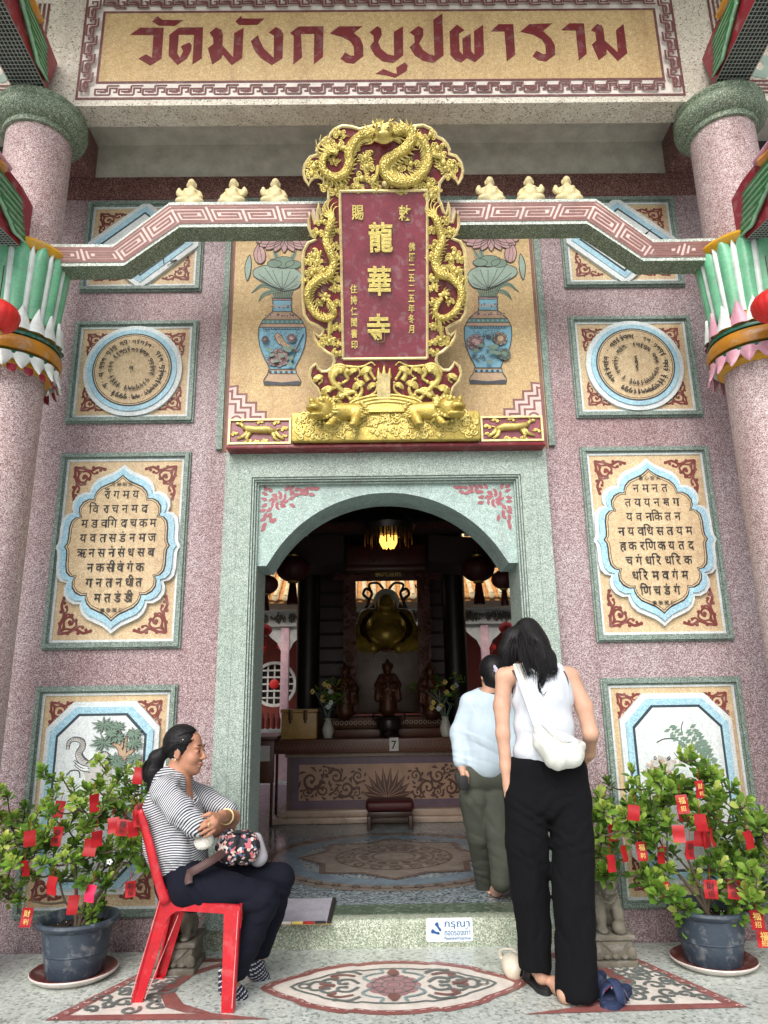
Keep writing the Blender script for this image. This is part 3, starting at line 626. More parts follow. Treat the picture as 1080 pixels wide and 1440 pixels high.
    for row, z in ((('咒神明光') if s < 0 else '書心悲大', zc+.392), ('書敬聞仁', zc-.392)):
        for j, ch in enumerate(row): mb.glyph(WF, ch, xc+(j-1.5)*.036, z, .028, 0, .045)
    put('verse_script', mb, 'ink', o)
    mb = MB(); mb.stroke(WF, lo(.081), .004, 0, .045, closed=True); put('thin_line', mb, 'ink', o)
    # octagonal picture
    o = panel_base('octagonal picture panel with %s behind the potted shrub' % ('an elephant under a tree' if s < 0 else 'a maned beast and leafy branch'), X0, X1, .15, 1.376, .19, .9)
    oc = lambda d: [(xc-.325+d+.145-d*.4, .27+d), (xc+.325-d-.145+d*.4, .27+d), (xc+.325-d, .27+.145+d*.6), (xc+.325-d, 1.285-.145-d*.6), (xc+.325-d-.145+d*.4, 1.285-d), (xc-.325+d+.145-d*.4, 1.285-d), (xc-.325+d, 1.285-.145-d*.6), (xc-.325+d, .27+.145+d*.6)]
    stepped(o, oc, [(.0, .0, .03, 'white_stone', 'outer_border'), (.03, .0, .042, 'pale_blue', 'blue_border'), (.066, .0, .043, 'navy_line', 'dark_line'), (.08, .0, .0445, 'white_stone', 'picture_field')])
    mb = MB(); mt = ['beast_grey', 'ink', 'leaf_paint_dark', 'vase_tan', 'white_stone']; N0 = .045
    pxw = lambda x, y: tuple((lambda q: (q.x, q.z))(W(x, y, -.045)))
    if s < 0:
        tz = lambda x, y: pxw(60+x/5.684, 960+y/5.684); sc5 = .00075
        def outl(pts, w0, w1, fill=0):
            pp = cr([tz(*p) for p in pts], 6); n_ = len(pp); ww = [lerp(w0, w1, i/(n_-1))*sc5 for i in range(n_)]; mb.stroke(WF, pp, [x_+.008 for x_ in ww], 1, N0); mb.stroke(WF, pp, ww, fill, N0+.0006)
        mb.poly(WF, [tz(*p) for p in [(330, 640), (420, 590), (490, 550), (530, 570), (548, 640), (560, 760), (540, 900), (330, 900), (340, 760), (310, 680)]], 0, N0)
        outl([(200, 535), (212, 475), (258, 452), (312, 468), (318, 512), (292, 560), (302, 605), (345, 650), (400, 690)], 16, 62)
        for k_ in range(22): t_ = k_/21; p_ = cr([(204, 520), (212, 475), (258, 452), (312, 468), (318, 512), (292, 560), (302, 605), (345, 650)], 6)[int(t_*41)]; mb.stroke(WF, arc(tz(*p_), .010+.010*t_, 0, 2.6, 4), .0022, 1, N0+.0012)
        outl([(250, 622), (300, 662), (362, 684)], 6, 18, 4); outl([(255, 650), (310, 690), (370, 700)], 6, 18, 4)
        mb.stroke(WF, cr([tz(*p) for p in [(345, 650), (420, 590), (490, 550), (530, 570), (545, 630)]], 5), .005, 1, N0+.0012); mb.stroke(WF, cr([tz(*p) for p in [(190, 740), (230, 702), (290, 705), (300, 760)]], 5), .005, 1, N0+.0012)
        outl([(645, 660), (630, 580), (612, 520), (560, 482), (500, 490)], 46, 10, 3); outl([(640, 600), (662, 520), (668, 450), (702, 372)], 30, 6, 3); outl([(650, 600), (700, 556), (730, 530), (745, 490)], 34, 6, 3); outl([(630, 520), (640, 440), (600, 380), (520, 370)], 18, 5, 3)
        for x, y, r in ((490, 340, 75), (600, 352, 62), (490, 480, 92), (600, 440, 62), (735, 408, 62), (735, 485, 68), (590, 610, 60), (745, 605, 62), (560, 400, 50), (620, 650, 60)):
            for k_ in range(11):
                a = 2*PI*k_/11+rnd.uniform(-.12, .12); L5 = r*sc5*1.15*rnd.uniform(.75, 1.05); c0 = tz(x, y); e = (c0[0]+L5*math.cos(a)*1.15, c0[1]+L5*math.sin(a)*.8); m5 = ((c0[0]+e[0])/2, (c0[1]+e[1])/2)
                mb.stroke(WF, [c0, m5, e], [.003, .0165, .001], 1, N0+.002); mb.stroke(WF, [c0, m5, e], [.001, .0115, .0005], 2, N0+.0026)
    else:
        tz = lambda x, y: pxw(800+x/2.88, 940+y/2.88)
        mb.stroke(WF, cr([tz(590, 470), tz(560, 400), tz(500, 390), tz(450, 370), tz(425, 340)], 5), [.01]*16+[.004]*5, 1, N0); mb.stroke(WF, cr([tz(500, 330), tz(440, 290), tz(390, 285), tz(355, 300)], 5), .006, 1, N0); mb.stroke(WF, cr([tz(460, 270), tz(455, 240), tz(462, 215)], 5), .005, 1, N0)
        for (xa, ya), (xb, yb) in (((405, 240), (500, 330)), ((490, 240), (560, 340)), ((520, 300), (590, 400)), ((545, 420), (590, 520))):
            for j in range(18):
                t_ = j/17; c0 = tz(lerp(xa, xb, t_), lerp(ya, yb, t_)); a = (-2.4 if j % 2 else .3)+rnd.uniform(-.4, .4)+PI/2*0
                mb.stroke(WF, [c0, (c0[0]+.02*math.cos(a), c0[1]+.02*math.sin(a)), (c0[0]+.042*math.cos(a), c0[1]+.042*math.sin(a))], [.004, .02, .002], 2, N0+.001)
        for j in range(60): c0 = tz(370+rnd.gauss(0, 28), 400+rnd.gauss(0, 22)); mb.stroke(WF, spiral(c0, .011, .002, rnd.uniform(0, 6), 1.2, 9), .004, 1 if j % 2 else 3, N0+.002)
        mb.poly(WF, [tz(320, 420), tz(335, 375), tz(375, 355), tz(420, 370), tz(430, 395), tz(400, 420), tz(410, 560), tz(310, 560)], 0, N0-.0005)
    put('painted_picture', mb, mt, o)
# ------------------------------------------------------------------ columns
CX, CYY, CRAD = 2.152, -.57, .19
def petal(mb, c, ang, z0, z1, r0, r1, hw, bulge=.02, tip=.3, rows=7, cols=4, curl=0.0, mi=0, pw=.5):
    vs = []
    for i in range(rows+1):
        t = i/rows; z = lerp(z0, z1, t); r = lerp(r0, r1, t)+curl*t*t
        wdt = hw*(1 if t < 1-tip else (max(0, 1-((t-(1-tip))/tip)**(2 if pw == .5 else 1.15))**pw)*.96+.02)
        for j in range(cols+1):
            q = -1+2*j/cols; a = ang+q*wdt; rr = r+bulge*(1-q*q)
            vs.append((c[0]+rr*math.cos(a), c[1]+rr*math.sin(a), z))
    fs = [(i*(cols+1)+j, i*(cols+1)+j+1, (i+1)*(cols+1)+j+1, (i+1)*(cols+1)+j) for i in range(rows) for j in range(cols)]
    return mb.add(vs, fs, mi)
for s in (-1, 1):
    c = (s*CX, CYY, 0)
    o = thing('porch_column', 'round pink terrazzo column beside the %s wall panels, with %s tipped lotus capital' % (('elephant', 'white') if s < 0 else ('maned beast', 'pink')), 'column', c, 'porch columns')
    put('shaft', MB().lathe([(CRAD, -.05), (CRAD, 4.9)], c, 48), 'column_terrazzo', o)
    put('ring_capital', MB().lathe([(CRAD+.002, 4.67), (CRAD+.018, 4.672), (CRAD+.022, 4.69), (CRAD+.018, 4.71), (CRAD+.045, 4.72), (CRAD+.075, 4.75), (CRAD+.085, 4.79), (CRAD+.075, 4.82), (CRAD+.068, 4.83), (CRAD+.08, 4.85), (CRAD+.07, 4.872), (CRAD, 4.878)], c, 48), 'dark_green_terrazzo', o)
    core = put('lotus_capital', MB().lathe([(CRAD+.005, 3.06), (.225, 3.08), (.222, 3.3), (.205, 3.42), (.225, 3.78), (.262, 3.80), (.275, 3.82), (.262, 3.842), (CRAD+.005, 3.845)], c, 48), 'lotus_yellow', o)
    put('gold_band', MB().lathe([(.222, 3.145), (.262, 3.15), (.272, 3.18), (.262, 3.215), (.25, 3.235), (.222, 3.24)], c, 48), 'band_gold', core)
    for za, zb in ((3.118, 3.144), (3.241, 3.272)): put('green_band', MB().lathe([(.222, za), (.254, za+.003), (.256, (za+zb)/2), (.25, zb-.003), (.222, zb)], c, 48), 'band_green', core)
    N = 14
    for k in range(N):
        a = 2*PI*(k+.5)/N; sh = a+PI/N
        put('tall_petal', petal(MB(), c, a, 3.36, 3.845, .212, .25, PI/N*.74, .02, .16, pw=.9), 'lotus_green', core, sharp=0)
        put('petal_rib', petal(MB(), c, sh, 3.36, 3.81, .208, .242, PI/N*.4, .016, .1), 'lotus_white', core, sharp=0)
    N = 18
    for k in range(N):
        a = 2*PI*(k+.25)/N
        put('upper_petal', petal(MB(), c, a, 3.272, 3.43, .258, .236, PI/N*1.02, .014, .75, 8, 4, pw=.9), 'lotus_pink' if s > 0 and k % 2 else 'lotus_white', core, sharp=0)
        m = MB(); petal(m, c, a+.1, 3.13, 3.03, .25, .246, PI/N*1.02, .014, .75, 8, 4, .025, pw=.9); put('lower_petal', m, 'lotus_pink' if s > 0 else 'lotus_white', core, sharp=0)
        if s < 0 and k % 1 == 0: put('petal_tip', petal(MB(), c, a+.1+PI/N, 3.06, 3.005, .243, .252, PI/N*.6, .008, .7, 4, 2, .01), 'fin_red', core, sharp=0)
    put('petal_skirt', MB().lathe([(.2, 3.12), (.252, 3.12), (.248, 3.1)], c, 36), 'lotus_white', core)
# ------------------------------------------------------------------ dragon-tail brackets reaching forward from the columns
def bracket(s, pxs, zone, label, u_ext, seed):
    rnd = random.Random(seed); xin = CX-.1
    FR = Frame((xin, CYY, 0), (0, -1, 0), (0, 0, 1), (-1, 0, 0))           # traced on the right-hand bracket
    low, high = [FR.px(*p) for p in pxs[0]], [FR.px(*p) for p in pxs[1]]
    FM = Frame((s*xin, CYY, 0), (0, -1, 0), (0, 0, 1), (-s, 0, 0))
    def ext(p, q, d): v = Vector(q)-Vector(p); return tuple(Vector(q)+v.normalized()*d)
    low.append(ext(low[-2], low[-1], u_ext)); high.append(ext(high[-2], high[-1], u_ext))
    o = thing('dragon_tail_bracket', label, 'bracket', (s*CX, CYY, low[0][1]), 'painted dragon tail brackets')
    out = low+high[::-1]
    put('core', MB().prism(FM, out, -.2, 0), 'fin_red', o)
    hb = lambda t: Vector(low[0]).lerp(Vector(low[-1]), t); ht = lambda t: Vector(high[1]).lerp(Vector(high[-1]), t)
    for k in range(7):                                                       # overlapping green fins sweeping back to the column
        f = .10+.13*k; a = hb(.03+.02*k).lerp(ht(.03), .12+.1*k); b = hb(min(.95, .32+.1*k)).lerp(ht(min(.95, .30+.1*k)), min(.97, .30+.1*k))
        m = a.lerp(b, .5)+Vector((.02, -.035)); pts = cr([tuple(a), tuple(a.lerp(m, .6)), tuple(m), tuple(b.lerp(m, .4)), tuple(b)], 4); n_ = len(pts)
        for nm, mt, dw, dn in (('fin', 'fin_green', .021, .012), ('fin_edge', 'fin_pale', .011, .02)):
            mb = MB(); off = 0 if nm == 'fin' else -.017
            mb.tube([FM.p(u, v+off, dn) for u, v in pts], [dw*(.35+.65*math.sin(PI*min(.98, .12+.8*i/n_))) for i in range(n_)], 8, 0, True, .7)
            put(nm, mb, mt, o, sharp=0)
    e0, e1 = ht(.30), ht(.98)
    mb = MB(); mb.tube([FM.p(*tuple(e0.lerp(e1, t)+Vector((0, -.055-.02*math.sin(9*t)))), .016) for t in np.linspace(0, 1, 16)], .03, 8); put('scroll_trim', mb, 'fin_orange', o)
    mb = MB(); mb.tube([FM.p(*tuple(ht(.22).lerp(e1, t)+Vector((0, -.012))), .012) for t in np.linspace(0, 1, 12)], .02, 8); put('edge_trim', mb, 'lotus_pink' if zone == 0 else 'lotus_yellow', o)
    # wire net under the belly
    L = Vector(low[-1])-Vector(low[0]); mb = MB(); nd = Vector((L.y, -L.x)).normalized()*.006
    B = lambda t, x: Vector((s*(xin+x), CYY-(low[0][0]+L.x*t+nd.x), low[0][1]+L.y*t+nd.y)); nn = int(L.length/.024)
    for k in range(nn+1): mb.tube([B(k/nn, 0), B(k/nn, .2)], .0028, 4)
    for k in range(10): mb.tube([B(0, k*.2/9), B(1, k*.2/9)], .0028, 4)
    put('wire_net', mb, 'net_wire', o, kind='stuff')
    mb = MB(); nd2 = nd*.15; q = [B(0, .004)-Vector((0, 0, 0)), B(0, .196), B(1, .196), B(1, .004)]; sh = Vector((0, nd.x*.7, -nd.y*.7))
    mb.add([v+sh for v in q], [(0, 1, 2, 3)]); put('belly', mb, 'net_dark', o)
for s in (-1, 1):
    sd_ = 'elephant picture' if s < 0 else 'maned beast picture'
    bracket(s, ([(1040, 345), (1080, 306)], [(1025, 288), (1043, 255), (1080, 207)]), 0, 'green and red dragon tail bracket above the lotus capital, %s side' % sd_, .5, 3)
    bracket(s, ([(1004, 119), (1062, 0)], [(987, 84), (1000, 50), (1022, 0)]), 1, 'green finned dragon tail bracket above the ring capital, %s side' % sd_, .35, 4)
# ------------------------------------------------------------------ zigzag beam
ZF = wallframe(-.496)
upper = [(-1.985, 3.905), (-1.60, 3.90), (-1.288, 4.187), (1.288, 4.187), (1.60, 3.90), (1.985, 3.905)]
lower = [(-1.985, 3.755), (-1.53, 3.755), (-1.22, 4.012), (1.22, 4.012), (1.53, 3.755), (1.985, 3.755)]
zz = thing('zigzag_beam', 'pale pink key patterned zigzag beam crossing behind the gold plaque', 'beam', (0, -.59, 3.755))
vs = [ZF.p(a, b, n) for n in (0, .139) for pl in (upper, lower) for a, b in pl]
mb = MB(); fs = []; mi = []
for i in range(5): fs += [(i, i+1, 7+i, 6+i), (12+i, 18+i, 19+i, 13+i), (i, 12+i, 13+i, i+1)]; mi += [0, 0, 0]
mb.add(vs, fs); mb.m = mi
for i in range(5): mb.add([vs[6+i], vs[7+i], vs[19+i], vs[18+i]], [(0, 1, 2, 3)], 1)
mb.add([vs[0], vs[6], vs[18], vs[12]], [(0, 1, 2, 3)], 0); mb.add([vs[5], vs[11], vs[23], vs[17]], [(0, 3, 2, 1)], 0)
put('beam_body', mb, ['zig_trim', 'dark_green_terrazzo'], zz, sharp=20)
ZP = wallframe(-.635); up2 = [(u, v-.024) for u, v in upper]; lo2 = [(u, v+.024) for u, v in lower]
mb = MB(); mb.poly(ZP, up2+lo2[::-1], 0, .003); put('face_panel', mb, 'fret_pink', zz, smooth=False)
mb = MB(); mb.stroke(ZP, [(u, v-.004) for u, v in up2]+[(u, v+.004) for u, v in lo2[::-1]], .012, 0, .0045, closed=True)
for i in range(5):                                         # hooked key rectangles following each run
    A, B_, Cc, D_ = Vector(up2[i]), Vector(up2[i+1]), Vector(lo2[i+1]), Vector(lo2[i])
    L = (B_-A).length; nu = max(2, round(L/.235)); nu += nu % 2
    P2 = lambda a, b: tuple(A.lerp(B_, a).lerp(D_.lerp(Cc, a), b))
    for k in range(nu):
        fl_ = k % 2
        q = lambda a, b: P2((k+(1-a if fl_ else a))/nu, b)
        mb.stroke(ZP, [q(0, .16), q(.93, .16), q(.93, .86), q(.07, .86), q(.07, .34), q(.80, .34), q(.80, .68), q(.2, .68), q(.2, .51), q(.66, .51)], .0135, 0, .0045)
put('key_pattern', mb, 'fret_brown', zz)
# ------------------------------------------------------------------ small cream Buddhas on the beam
def figure_field():
    f = Field(.0055)
    f.ell((0, 0, .018), (.084, .056, .024), k=.01).ell((0, -.016, .07), (.050, .046, .042), k=.02).ell((0, -.002, .108), (.047, .036, .036), k=.02).cap((0, -.004, .13), (0, -.006, .15), .017, .016, .01)
    f.ell((0, -.010, .170), (.0245, .0245, .028), k=.006).ell((0, -.006, .192), (.013, .013, .010), k=.006).ell((0, -.034, .166), (.006, .006, .006), k=.004).ell((0, -.06, .074), (.005, .006, .005), k=.004, sub=True)
    for q in (-1, 1): f.ell((q*.048, -.03, .032), (.040, .034, .024), k=.012).ell((q*.026, -.004, .163), (.006, .009, .017), k=.004).ell((q*.009, -.033, .174), (.005, .004, .003), k=.003, sub=True).ell((q*.022, -.046, .098), (.016, .012, .012), k=.01)
    f.cap((.046, 0, .112), (.062, -.022, .074), .016, .014, .01).cap((.062, -.022, .074), (.05, -.052, .048), .014, .011, .008)
    f.cap((-.044, 0, .112), (-.064, -.01, .086), .016, .014, .01).ell((-.072, -.008, .104), (.020, .020, .024), k=.006).ell((-.072, -.012, .126), (.011, .011, .009), k=.005)
    return f
fv, ff_ = figure_field().mesh(); fme = None
ords = ['nearest the plaque', 'middle of three', 'farthest from the plaque']
for s, xs, ws in ((-1, (-.665, -.921, -1.181), 'elephant picture'), (1, (.66, .905, 1.137), 'maned beast picture')):
    for j, x in enumerate(xs):
        if fme is None:
            o = put('buddha_figurine', Raw(fv, ff_), 'cream_figure', sharp=0); fme = o.data
        else: o = bpy.data.objects.new('buddha_figurine', fme); C.objects.link(o)
        o.location = (x, -.565, 4.187); o.scale = (-1.0 if (j == 1) else 1.0, 1.0, 1.06); o.rotation_euler.z = (.1, -.15, .05)[j]
        tag(o, 'cream laughing Buddha figurine on the beam, %s, %s side' % (ords[j], ws), 'figurine', 'figurines on the zigzag beam')
# ------------------------------------------------------------------ mural with two painted vases
mu = thing('vase_mural', 'sand coloured mural of two blue lotus vases behind the plaque', 'mural', (0, 0, 2.95))
ZT = 4.66; mb = MB()
for a, b in (((-1.085, 2.83), (-1.045, ZT)), ((1.045, 2.83), (1.085, ZT))): mb.box((a[0], -.03, a[1]), (b[0], .01, b[1]))
mb.box((-1.085, -.03, ZT), (1.085, .01, ZT+.04)); put('frame', mb, 'frame_terrazzo', mu)
put('field', MB().prism(WF, rect(-1.045, 1.045, 2.82, ZT), -.001, .005), 'sand_field', mu)
mb = MB()
for q in (-1, 1): mb.stroke(WF, [(q*1.03, 2.82), (q*1.03, ZT)], .022, 0, .0052)
for q in (-1, 1):                                           # stepped fret corners
    stp = [(1.018, 3.275), (.965, 3.275), (.965, 3.215), (.905, 3.215), (.905, 3.155), (.84, 3.155), (.84, 3.09), (.775, 3.09), (.775, 2.97), (1.018, 2.97)]
    mb.poly(WF, [(q*a, b) for a, b in stp], 1, .0052)
    for d in (0, .034, .068): mb.stroke(WF, [(q*1.018, 3.268-d)]+[(q*(a+d), b-d) for a, b in stp[1:8]]+[(q*(.775+d), 2.97)], .0145, 0, .0056)
    mb.stroke(WF, arc((q*.965, 3.03), .032, 0, 2*PI, 16), .013, 0, .0058); mb.stroke(WF, [(q*1.015, 2.98), (q*.985, 3.008)], .013, 0, .0058)
put('fret_trim', mb, ['fret_brown', 'fret_pink'], mu, kind='stuff')
VP = [(452, 64), (462, 60), (500, 57), (540, 62), (560, 90), (590, 122), (640, 148), (700, 150), (760, 141), (830, 113), (880, 86), (900, 80)]
FP = [(900, 84), (930, 92), (960, 112), (975, 118), (1000, 112)]
def vase(s):
    o_x = (347, 320, 4.5) if s < 0 else (252, 630, 4.5); dy = 0 if s < 0 else -8
    T = lambda x, y: (lambda q: (q.x, q.z))(W(o_x[1]+(o_x[0]+x)/o_x[2], 320+(y+dy)/o_x[2]))
    both = lambda P: [T(h, y) for y, h in P]+[T(-h, y) for y, h in P[::-1]]
    mb = MB(); mt = ['vase_blue', 'vase_dark', 'vase_tan', 'leaf_paint_dark', 'lotus_paint']; N0 = .006; rn = random.Random(5+s)
    mb.poly(WF, both(FP), 2, N0); mb.poly(WF, both(VP), 0, N0)
    body = lambda y0, y1: [(y, h) for y, h in [(yy, np.interp(yy, [p[0] for p in VP], [p[1] for p in VP])-1) for yy in np.linspace(y0, y1, 6)]]
    for y0, y1, m in ((452, 464, 4), (535, 562, 2), (562, 585, 2), (588, 612, 3), (614, 634, 2)): mb.poly(WF, both(body(y0, y1)), m, N0+.001)
    for y in (464, 535, 562, 587, 613, 635): mb.stroke(WF, [T(-np.interp(y, [p[0] for p in VP], [p[1] for p in VP]), y), T(np.interp(y, [p[0] for p in VP], [p[1] for p in VP]), y)], .004, 1, N0+.0015)
    for k in range(9): h = 120; x = -h+2*h*k/8; mb.disc(WF, T(x, 600), .009, 0, N0+.0018, 8); mb.disc(WF, T(x*.9, 625), .007, 4, N0+.0018, 6)
    for k in range(14): mb.stroke(WF, arc(T(-110+17*k, 640), .011, PI, 2*PI, 6), .004, 1, N0+.0018)
    mb.stroke(WF, both(VP), .0055, 1, N0+.002, closed=True); mb.stroke(WF, both(FP), .005, 1, N0+.002, closed=True)
    mb.poly(WF, [T(-120, 985), T(-105, 975), T(0, 985), T(105, 975), T(120, 985), T(112, 1000), T(60, 996), T(0, 1003), T(-60, 996), T(-112, 1000)], 1, N0+.002)
    for k in range(10): mb.disc(WF, T(-75+17*k, 920), .010, 0 if k % 2 else 1, N0+.0022, 8)
    if s < 0:                                               # bird, branch and peonies
        mb.stroke(WF, cr([T(60, 860), T(80, 800), T(110, 730), T(135, 680)], 5), .007, 1, N0+.0022); mb.stroke(WF, cr([T(80, 800), T(115, 770)], 4), .005, 1, N0+.0022)
        mb.poly(WF, [T(-50, 690), T(-30, 670), T(-5, 690), T(20, 730), T(60, 760), T(110, 795), T(60, 775), T(10, 760), T(-25, 740)], 2, N0+.0023); mb.stroke(WF, [T(-50, 690), T(-30, 670), T(-5, 690), T(20, 730), T(110, 795), T(10, 760), T(-25, 740)], .004, 1, N0+.0024, closed=True)
        fl_ = [((-20, 830), .07, 4), ((-55, 850), .04, 4), ((60, 710), .034, 4), ((-105, 720), .026, 4)]
    else:                                                   # dragon and phoenix
        fl_ = [((-80, 740), .06, 4), ((75, 720), .05, 2), ((100, 820), .045, 3)]
        for k in range(26): a = rn.uniform(0, 6.3); x, y = rn.choice([(-80, 740), (75, 720), (95, 820), (-60, 840), (0, 690)]); mb.stroke(WF, spiral(T(x+rn.uniform(-35, 35), y+rn.uniform(-35, 35)), .018, .003, a, 1, 8), .004, 1, N0+.0026)
        for k in range(12): a = 2*PI*k/12; c0 = T(-90, 760); mb.stroke(WF, [c0, (c0[0]+.075*math.cos(a), c0[1]+.06*math.sin(a))], [.012, .001], 4, N0+.0024)
    for (x, y), r, m in fl_:
        c0 = T(x, y)
        for rr in (1, .66, .35):
            for k in range(9): a = 2*PI*k/9+rr*2; pc = (c0[0]+r*.62*rr*math.cos(a), c0[1]+r*.62*rr*math.sin(a)); mb.disc(WF, pc, r*.34, m, N0+.0025, 9); mb.stroke(WF, arc(pc, r*.34, a-1.4, a+1.4, 6), .0028, 1, N0+.0026)
    for k in range(46): c0 = T(rn.uniform(-110, 110), rn.uniform(660, 850)); mb.stroke(WF, spiral(c0, rn.uniform(.008, .018), .003, rn.uniform(0, 6), rn.choice((-.9, .9)), 7), .0028, 1, N0+.0027)
    for k in range(22): c0 = T(-60+5.6*k, 515+rn.uniform(-8, 12)); mb.disc(WF, c0, .006, rn.choice((2, 4, 1)), N0+.0018, 6)
    for k in range(30): c0 = T(-100+6.8*k, 572+6*math.sin(k)); mb.disc(WF, c0, .006, rn.choice((4, 1, 4)), N0+.0018, 6)
    for k in range(9): c0 = T(rn.uniform(-90, 60), rn.uniform(770, 880)); mb.disc(WF, c0, .02, 3, N0+.0021, 8, .013)
    p1 = put('painted_vase', mb, mt, mu)
    # lotus leaves, stems and flowers
    mb = MB(); mt = ['leaf_paint', 'leaf_paint_dark', 'ink', 'lotus_paint']; D = -1 if s < 0 else 1; N0 = .0065
    for k in range(11): x = -60+12*k; mb.stroke(WF, cr([T(x*.8, 455), T(x, 420), T(x*1.3, 380)], 4), .009, 1, N0); mb.stroke(WF, cr([T(x*.8+4, 455), T(x+4, 420), T(x*1.3+4, 380)], 4), .003, 2, N0+.0005)
    for P in ([(-20, 400), (D*60, 385), (D*130, 370), (D*195, 420)], [(0, 420), (D*70, 410), (D*120, 430), (D*150, 470)], [(10, 260), (-D*60, 200), (-D*90, 150)], [(D*20, 270), (D*40, 215), (D*80, 205)], [(-20, 250), (-40, 180), (-55, 140)]):
        pp = cr([T(*q) for q in P], 5); nn = len(pp); mb.stroke(WF, pp, [.004+.026*math.sin(PI*i/(nn-1)) for i in range(nn)], 1, N0); mb.stroke(WF, pp, .003, 2, N0+.0005)
    rim = cr([T(*q) for q in [(0, 405), (D*60, 380), (D*130, 345), (D*180, 310), (D*175, 270), (D*110, 245), (D*50, 255), (0, 265), (-D*60, 262), (-D*110, 285), (-D*130, 330), (-D*100, 385), (-D*50, 400)]], 5, True)
    mb.poly(WF, rim, 0, N0+.001); mb.stroke(WF, rim, .005, 2, N0+.0015, closed=True)
    for q in [(D*150, 300), (D*110, 260), (D*60, 275), (0, 280), (-D*50, 280), (-D*100, 310), (-D*95, 365), (D*140, 330)]: mb.stroke(WF, cr([T(0, 400), T(q[0]*.5, (400+q[1])/2+8), T(*q)], 4), .0035, 2, N0+.0016)
    for q, rr in (((10, 225), .075), ((70, 240), .055), ((-50, 235), .05)):
        c0 = T(*q); mb.disc(WF, c0, rr, 1, N0+.0008, 14, rr*.6); mb.stroke(WF, arc(c0, rr, 0, 2*PI, 14, rr*.6), .004, 2, N0+.0009)
    side = cr([T(*q) for q in [(D*205, 180), (D*235, 250), (D*225, 340), (D*205, 310), (D*195, 240)]], 5, True); mb.poly(WF, side, 0, N0+.001); mb.stroke(WF, side, .005, 2, N0+.0015, closed=True)
    bud = cr([T(*q) for q in [(D*145, 112), (D*178, 160), (D*170, 215), (D*140, 235), (D*110, 215), (D*108, 160)]], 5, True); mb.poly(WF, bud, 3, N0+.002); mb.stroke(WF, bud, .005, 2, N0+.0025, closed=True)
    for q in (125, 150): mb.stroke(WF, cr([T(D*q, 228), T(D*(q+8), 180), T(D*145, 118)], 4), .003, 2, N0+.0026)
    for k in range(9):
        a = PI*(k+.5)/9; c0 = T(15, 70); d = (math.cos(a), -math.sin(a)*.55); tipp = (c0[0]+d[0]*.2, c0[1]+d[1]*.2-.01); nx = (-d[1], d[0])
        pl = cr([c0, (c0[0]+d[0]*.11+nx[0]*.045, c0[1]+d[1]*.11+nx[1]*.045), tipp, (c0[0]+d[0]*.11-nx[0]*.045, c0[1]+d[1]*.11-nx[1]*.045)], 4, True)
        mb.poly(WF, pl, 3, N0+.002); mb.stroke(WF, pl, .004, 2, N0+.0025, closed=True)
    put('painted_lotus', mb, mt, mu)
vase(-1); vase(1)
# ------------------------------------------------------------------ gold and red name plaque, leaning forward
PF = Frame((0, -.2, 3.0), (1, 0, 0), (0, -.429, .9033), (0, -.9033, -.429))
PQ = thing('name_plaque', 'tilted red plaque with gold Chinese characters and gilded dragon border', 'plaque', (0, -.2, 3.0))
Z3 = lambda x, y: (400+x/3.857, 160+y/3.857); Z4 = lambda x, y: (400+x/3.857, 380+y/3.857)
half = [Z3(*p) for p in [(520, 60), (410, 88), (365, 74), (315, 70), (275, 88), (252, 112), (245, 132), (212, 148), (186, 178), (175, 208), (180, 226), (140, 240), (114, 276), (105, 320), (114, 358), (133, 388), (142, 362), (172, 338), (206, 350), (232, 382), (240, 425), (240, 470), (226, 500), (216, 540), (200, 555), (192, 530), (190, 490), (178, 540), (186, 600), (168, 600), (148, 536), (134, 576), (134, 622), (150, 662), (172, 685), (130, 702), (108, 742), (101, 792), (101, 925)]]
half += [Z4(*p) for p in [(101, 150), (108, 240), (132, 280), (182, 302), (212, 322), (206, 350), (186, 362), (160, 336), (166, 372), (192, 412), (232, 446), (264, 462), (272, 492), (262, 524), (236, 548), (202, 550), (182, 530), (172, 508), (146, 530), (136, 570), (150, 610), (180, 640), (198, 690), (240, 710), (290, 722), (330, 746), (400, 762)]]
pl = [PF.px(*p) for p in half]; pl = [(min(-.005, u), v) for u, v in pl]
out = pl+[(-u, v) for u, v in pl[::-1]]
put('backboard', MB().prism(PF, out, -.045, .006), 'plaque_red', PQ, sharp=30)
mb = MB()
for q in (1, -1): mb.tube([PF.p(q*u, v, .008) for u, v in pl], .0105, 6)
put('gilt_edge', mb, 'gold_rim', PQ)
bl, tr_ = PF.px(482, 505), PF.px(477, 270); pw = .256; v0, v1 = bl[1], tr_[1]
put('inner_panel', MB().prism(PF, rect(-pw, pw, v0, v1), .0, .012), 'panel_red', PQ)
mb = MB()
for a, b in (((-pw, v0), (pw, v0)), ((pw, v0), (pw, v1)), ((pw, v1), (-pw, v1)), ((-pw, v1), (-pw, v0))): mb.tube([PF.p(*a, .016), PF.p(*b, .016)], .009, 6)
put('panel_border', mb, 'gold_rim', PQ)
def character(ch, px, py, size, key, sx=1.0):
    u, v = PF.px(px, py); put('character', MB().glyph(PF, ch, u, v, size, 0, .03*size*2+.012, key=key, sx=sx), 'gold', PQ, sharp=50)
for ch, x, y in (('龍', 535.5, 336), ('華', 533.5, 397), ('寺', 532.5, 463)): character(ch, x, y, .175, 'cjk', .84)
for ch, x, y in (('賜', 503, 300), ('敕', 569, 301)): character(ch, x, y, .09, 'cjks', .8)
for j, ch in enumerate('佛曆二五二五年冬月'): character(ch, 579-.1*j, 348+14.4*j, .052, 'cjks', .78)
for j, ch in enumerate('住持仁聞書印'): character(ch, 497.5+.2*j, 407+15.6*j, .054, 'cjks', .78)
rg = random.Random(21)
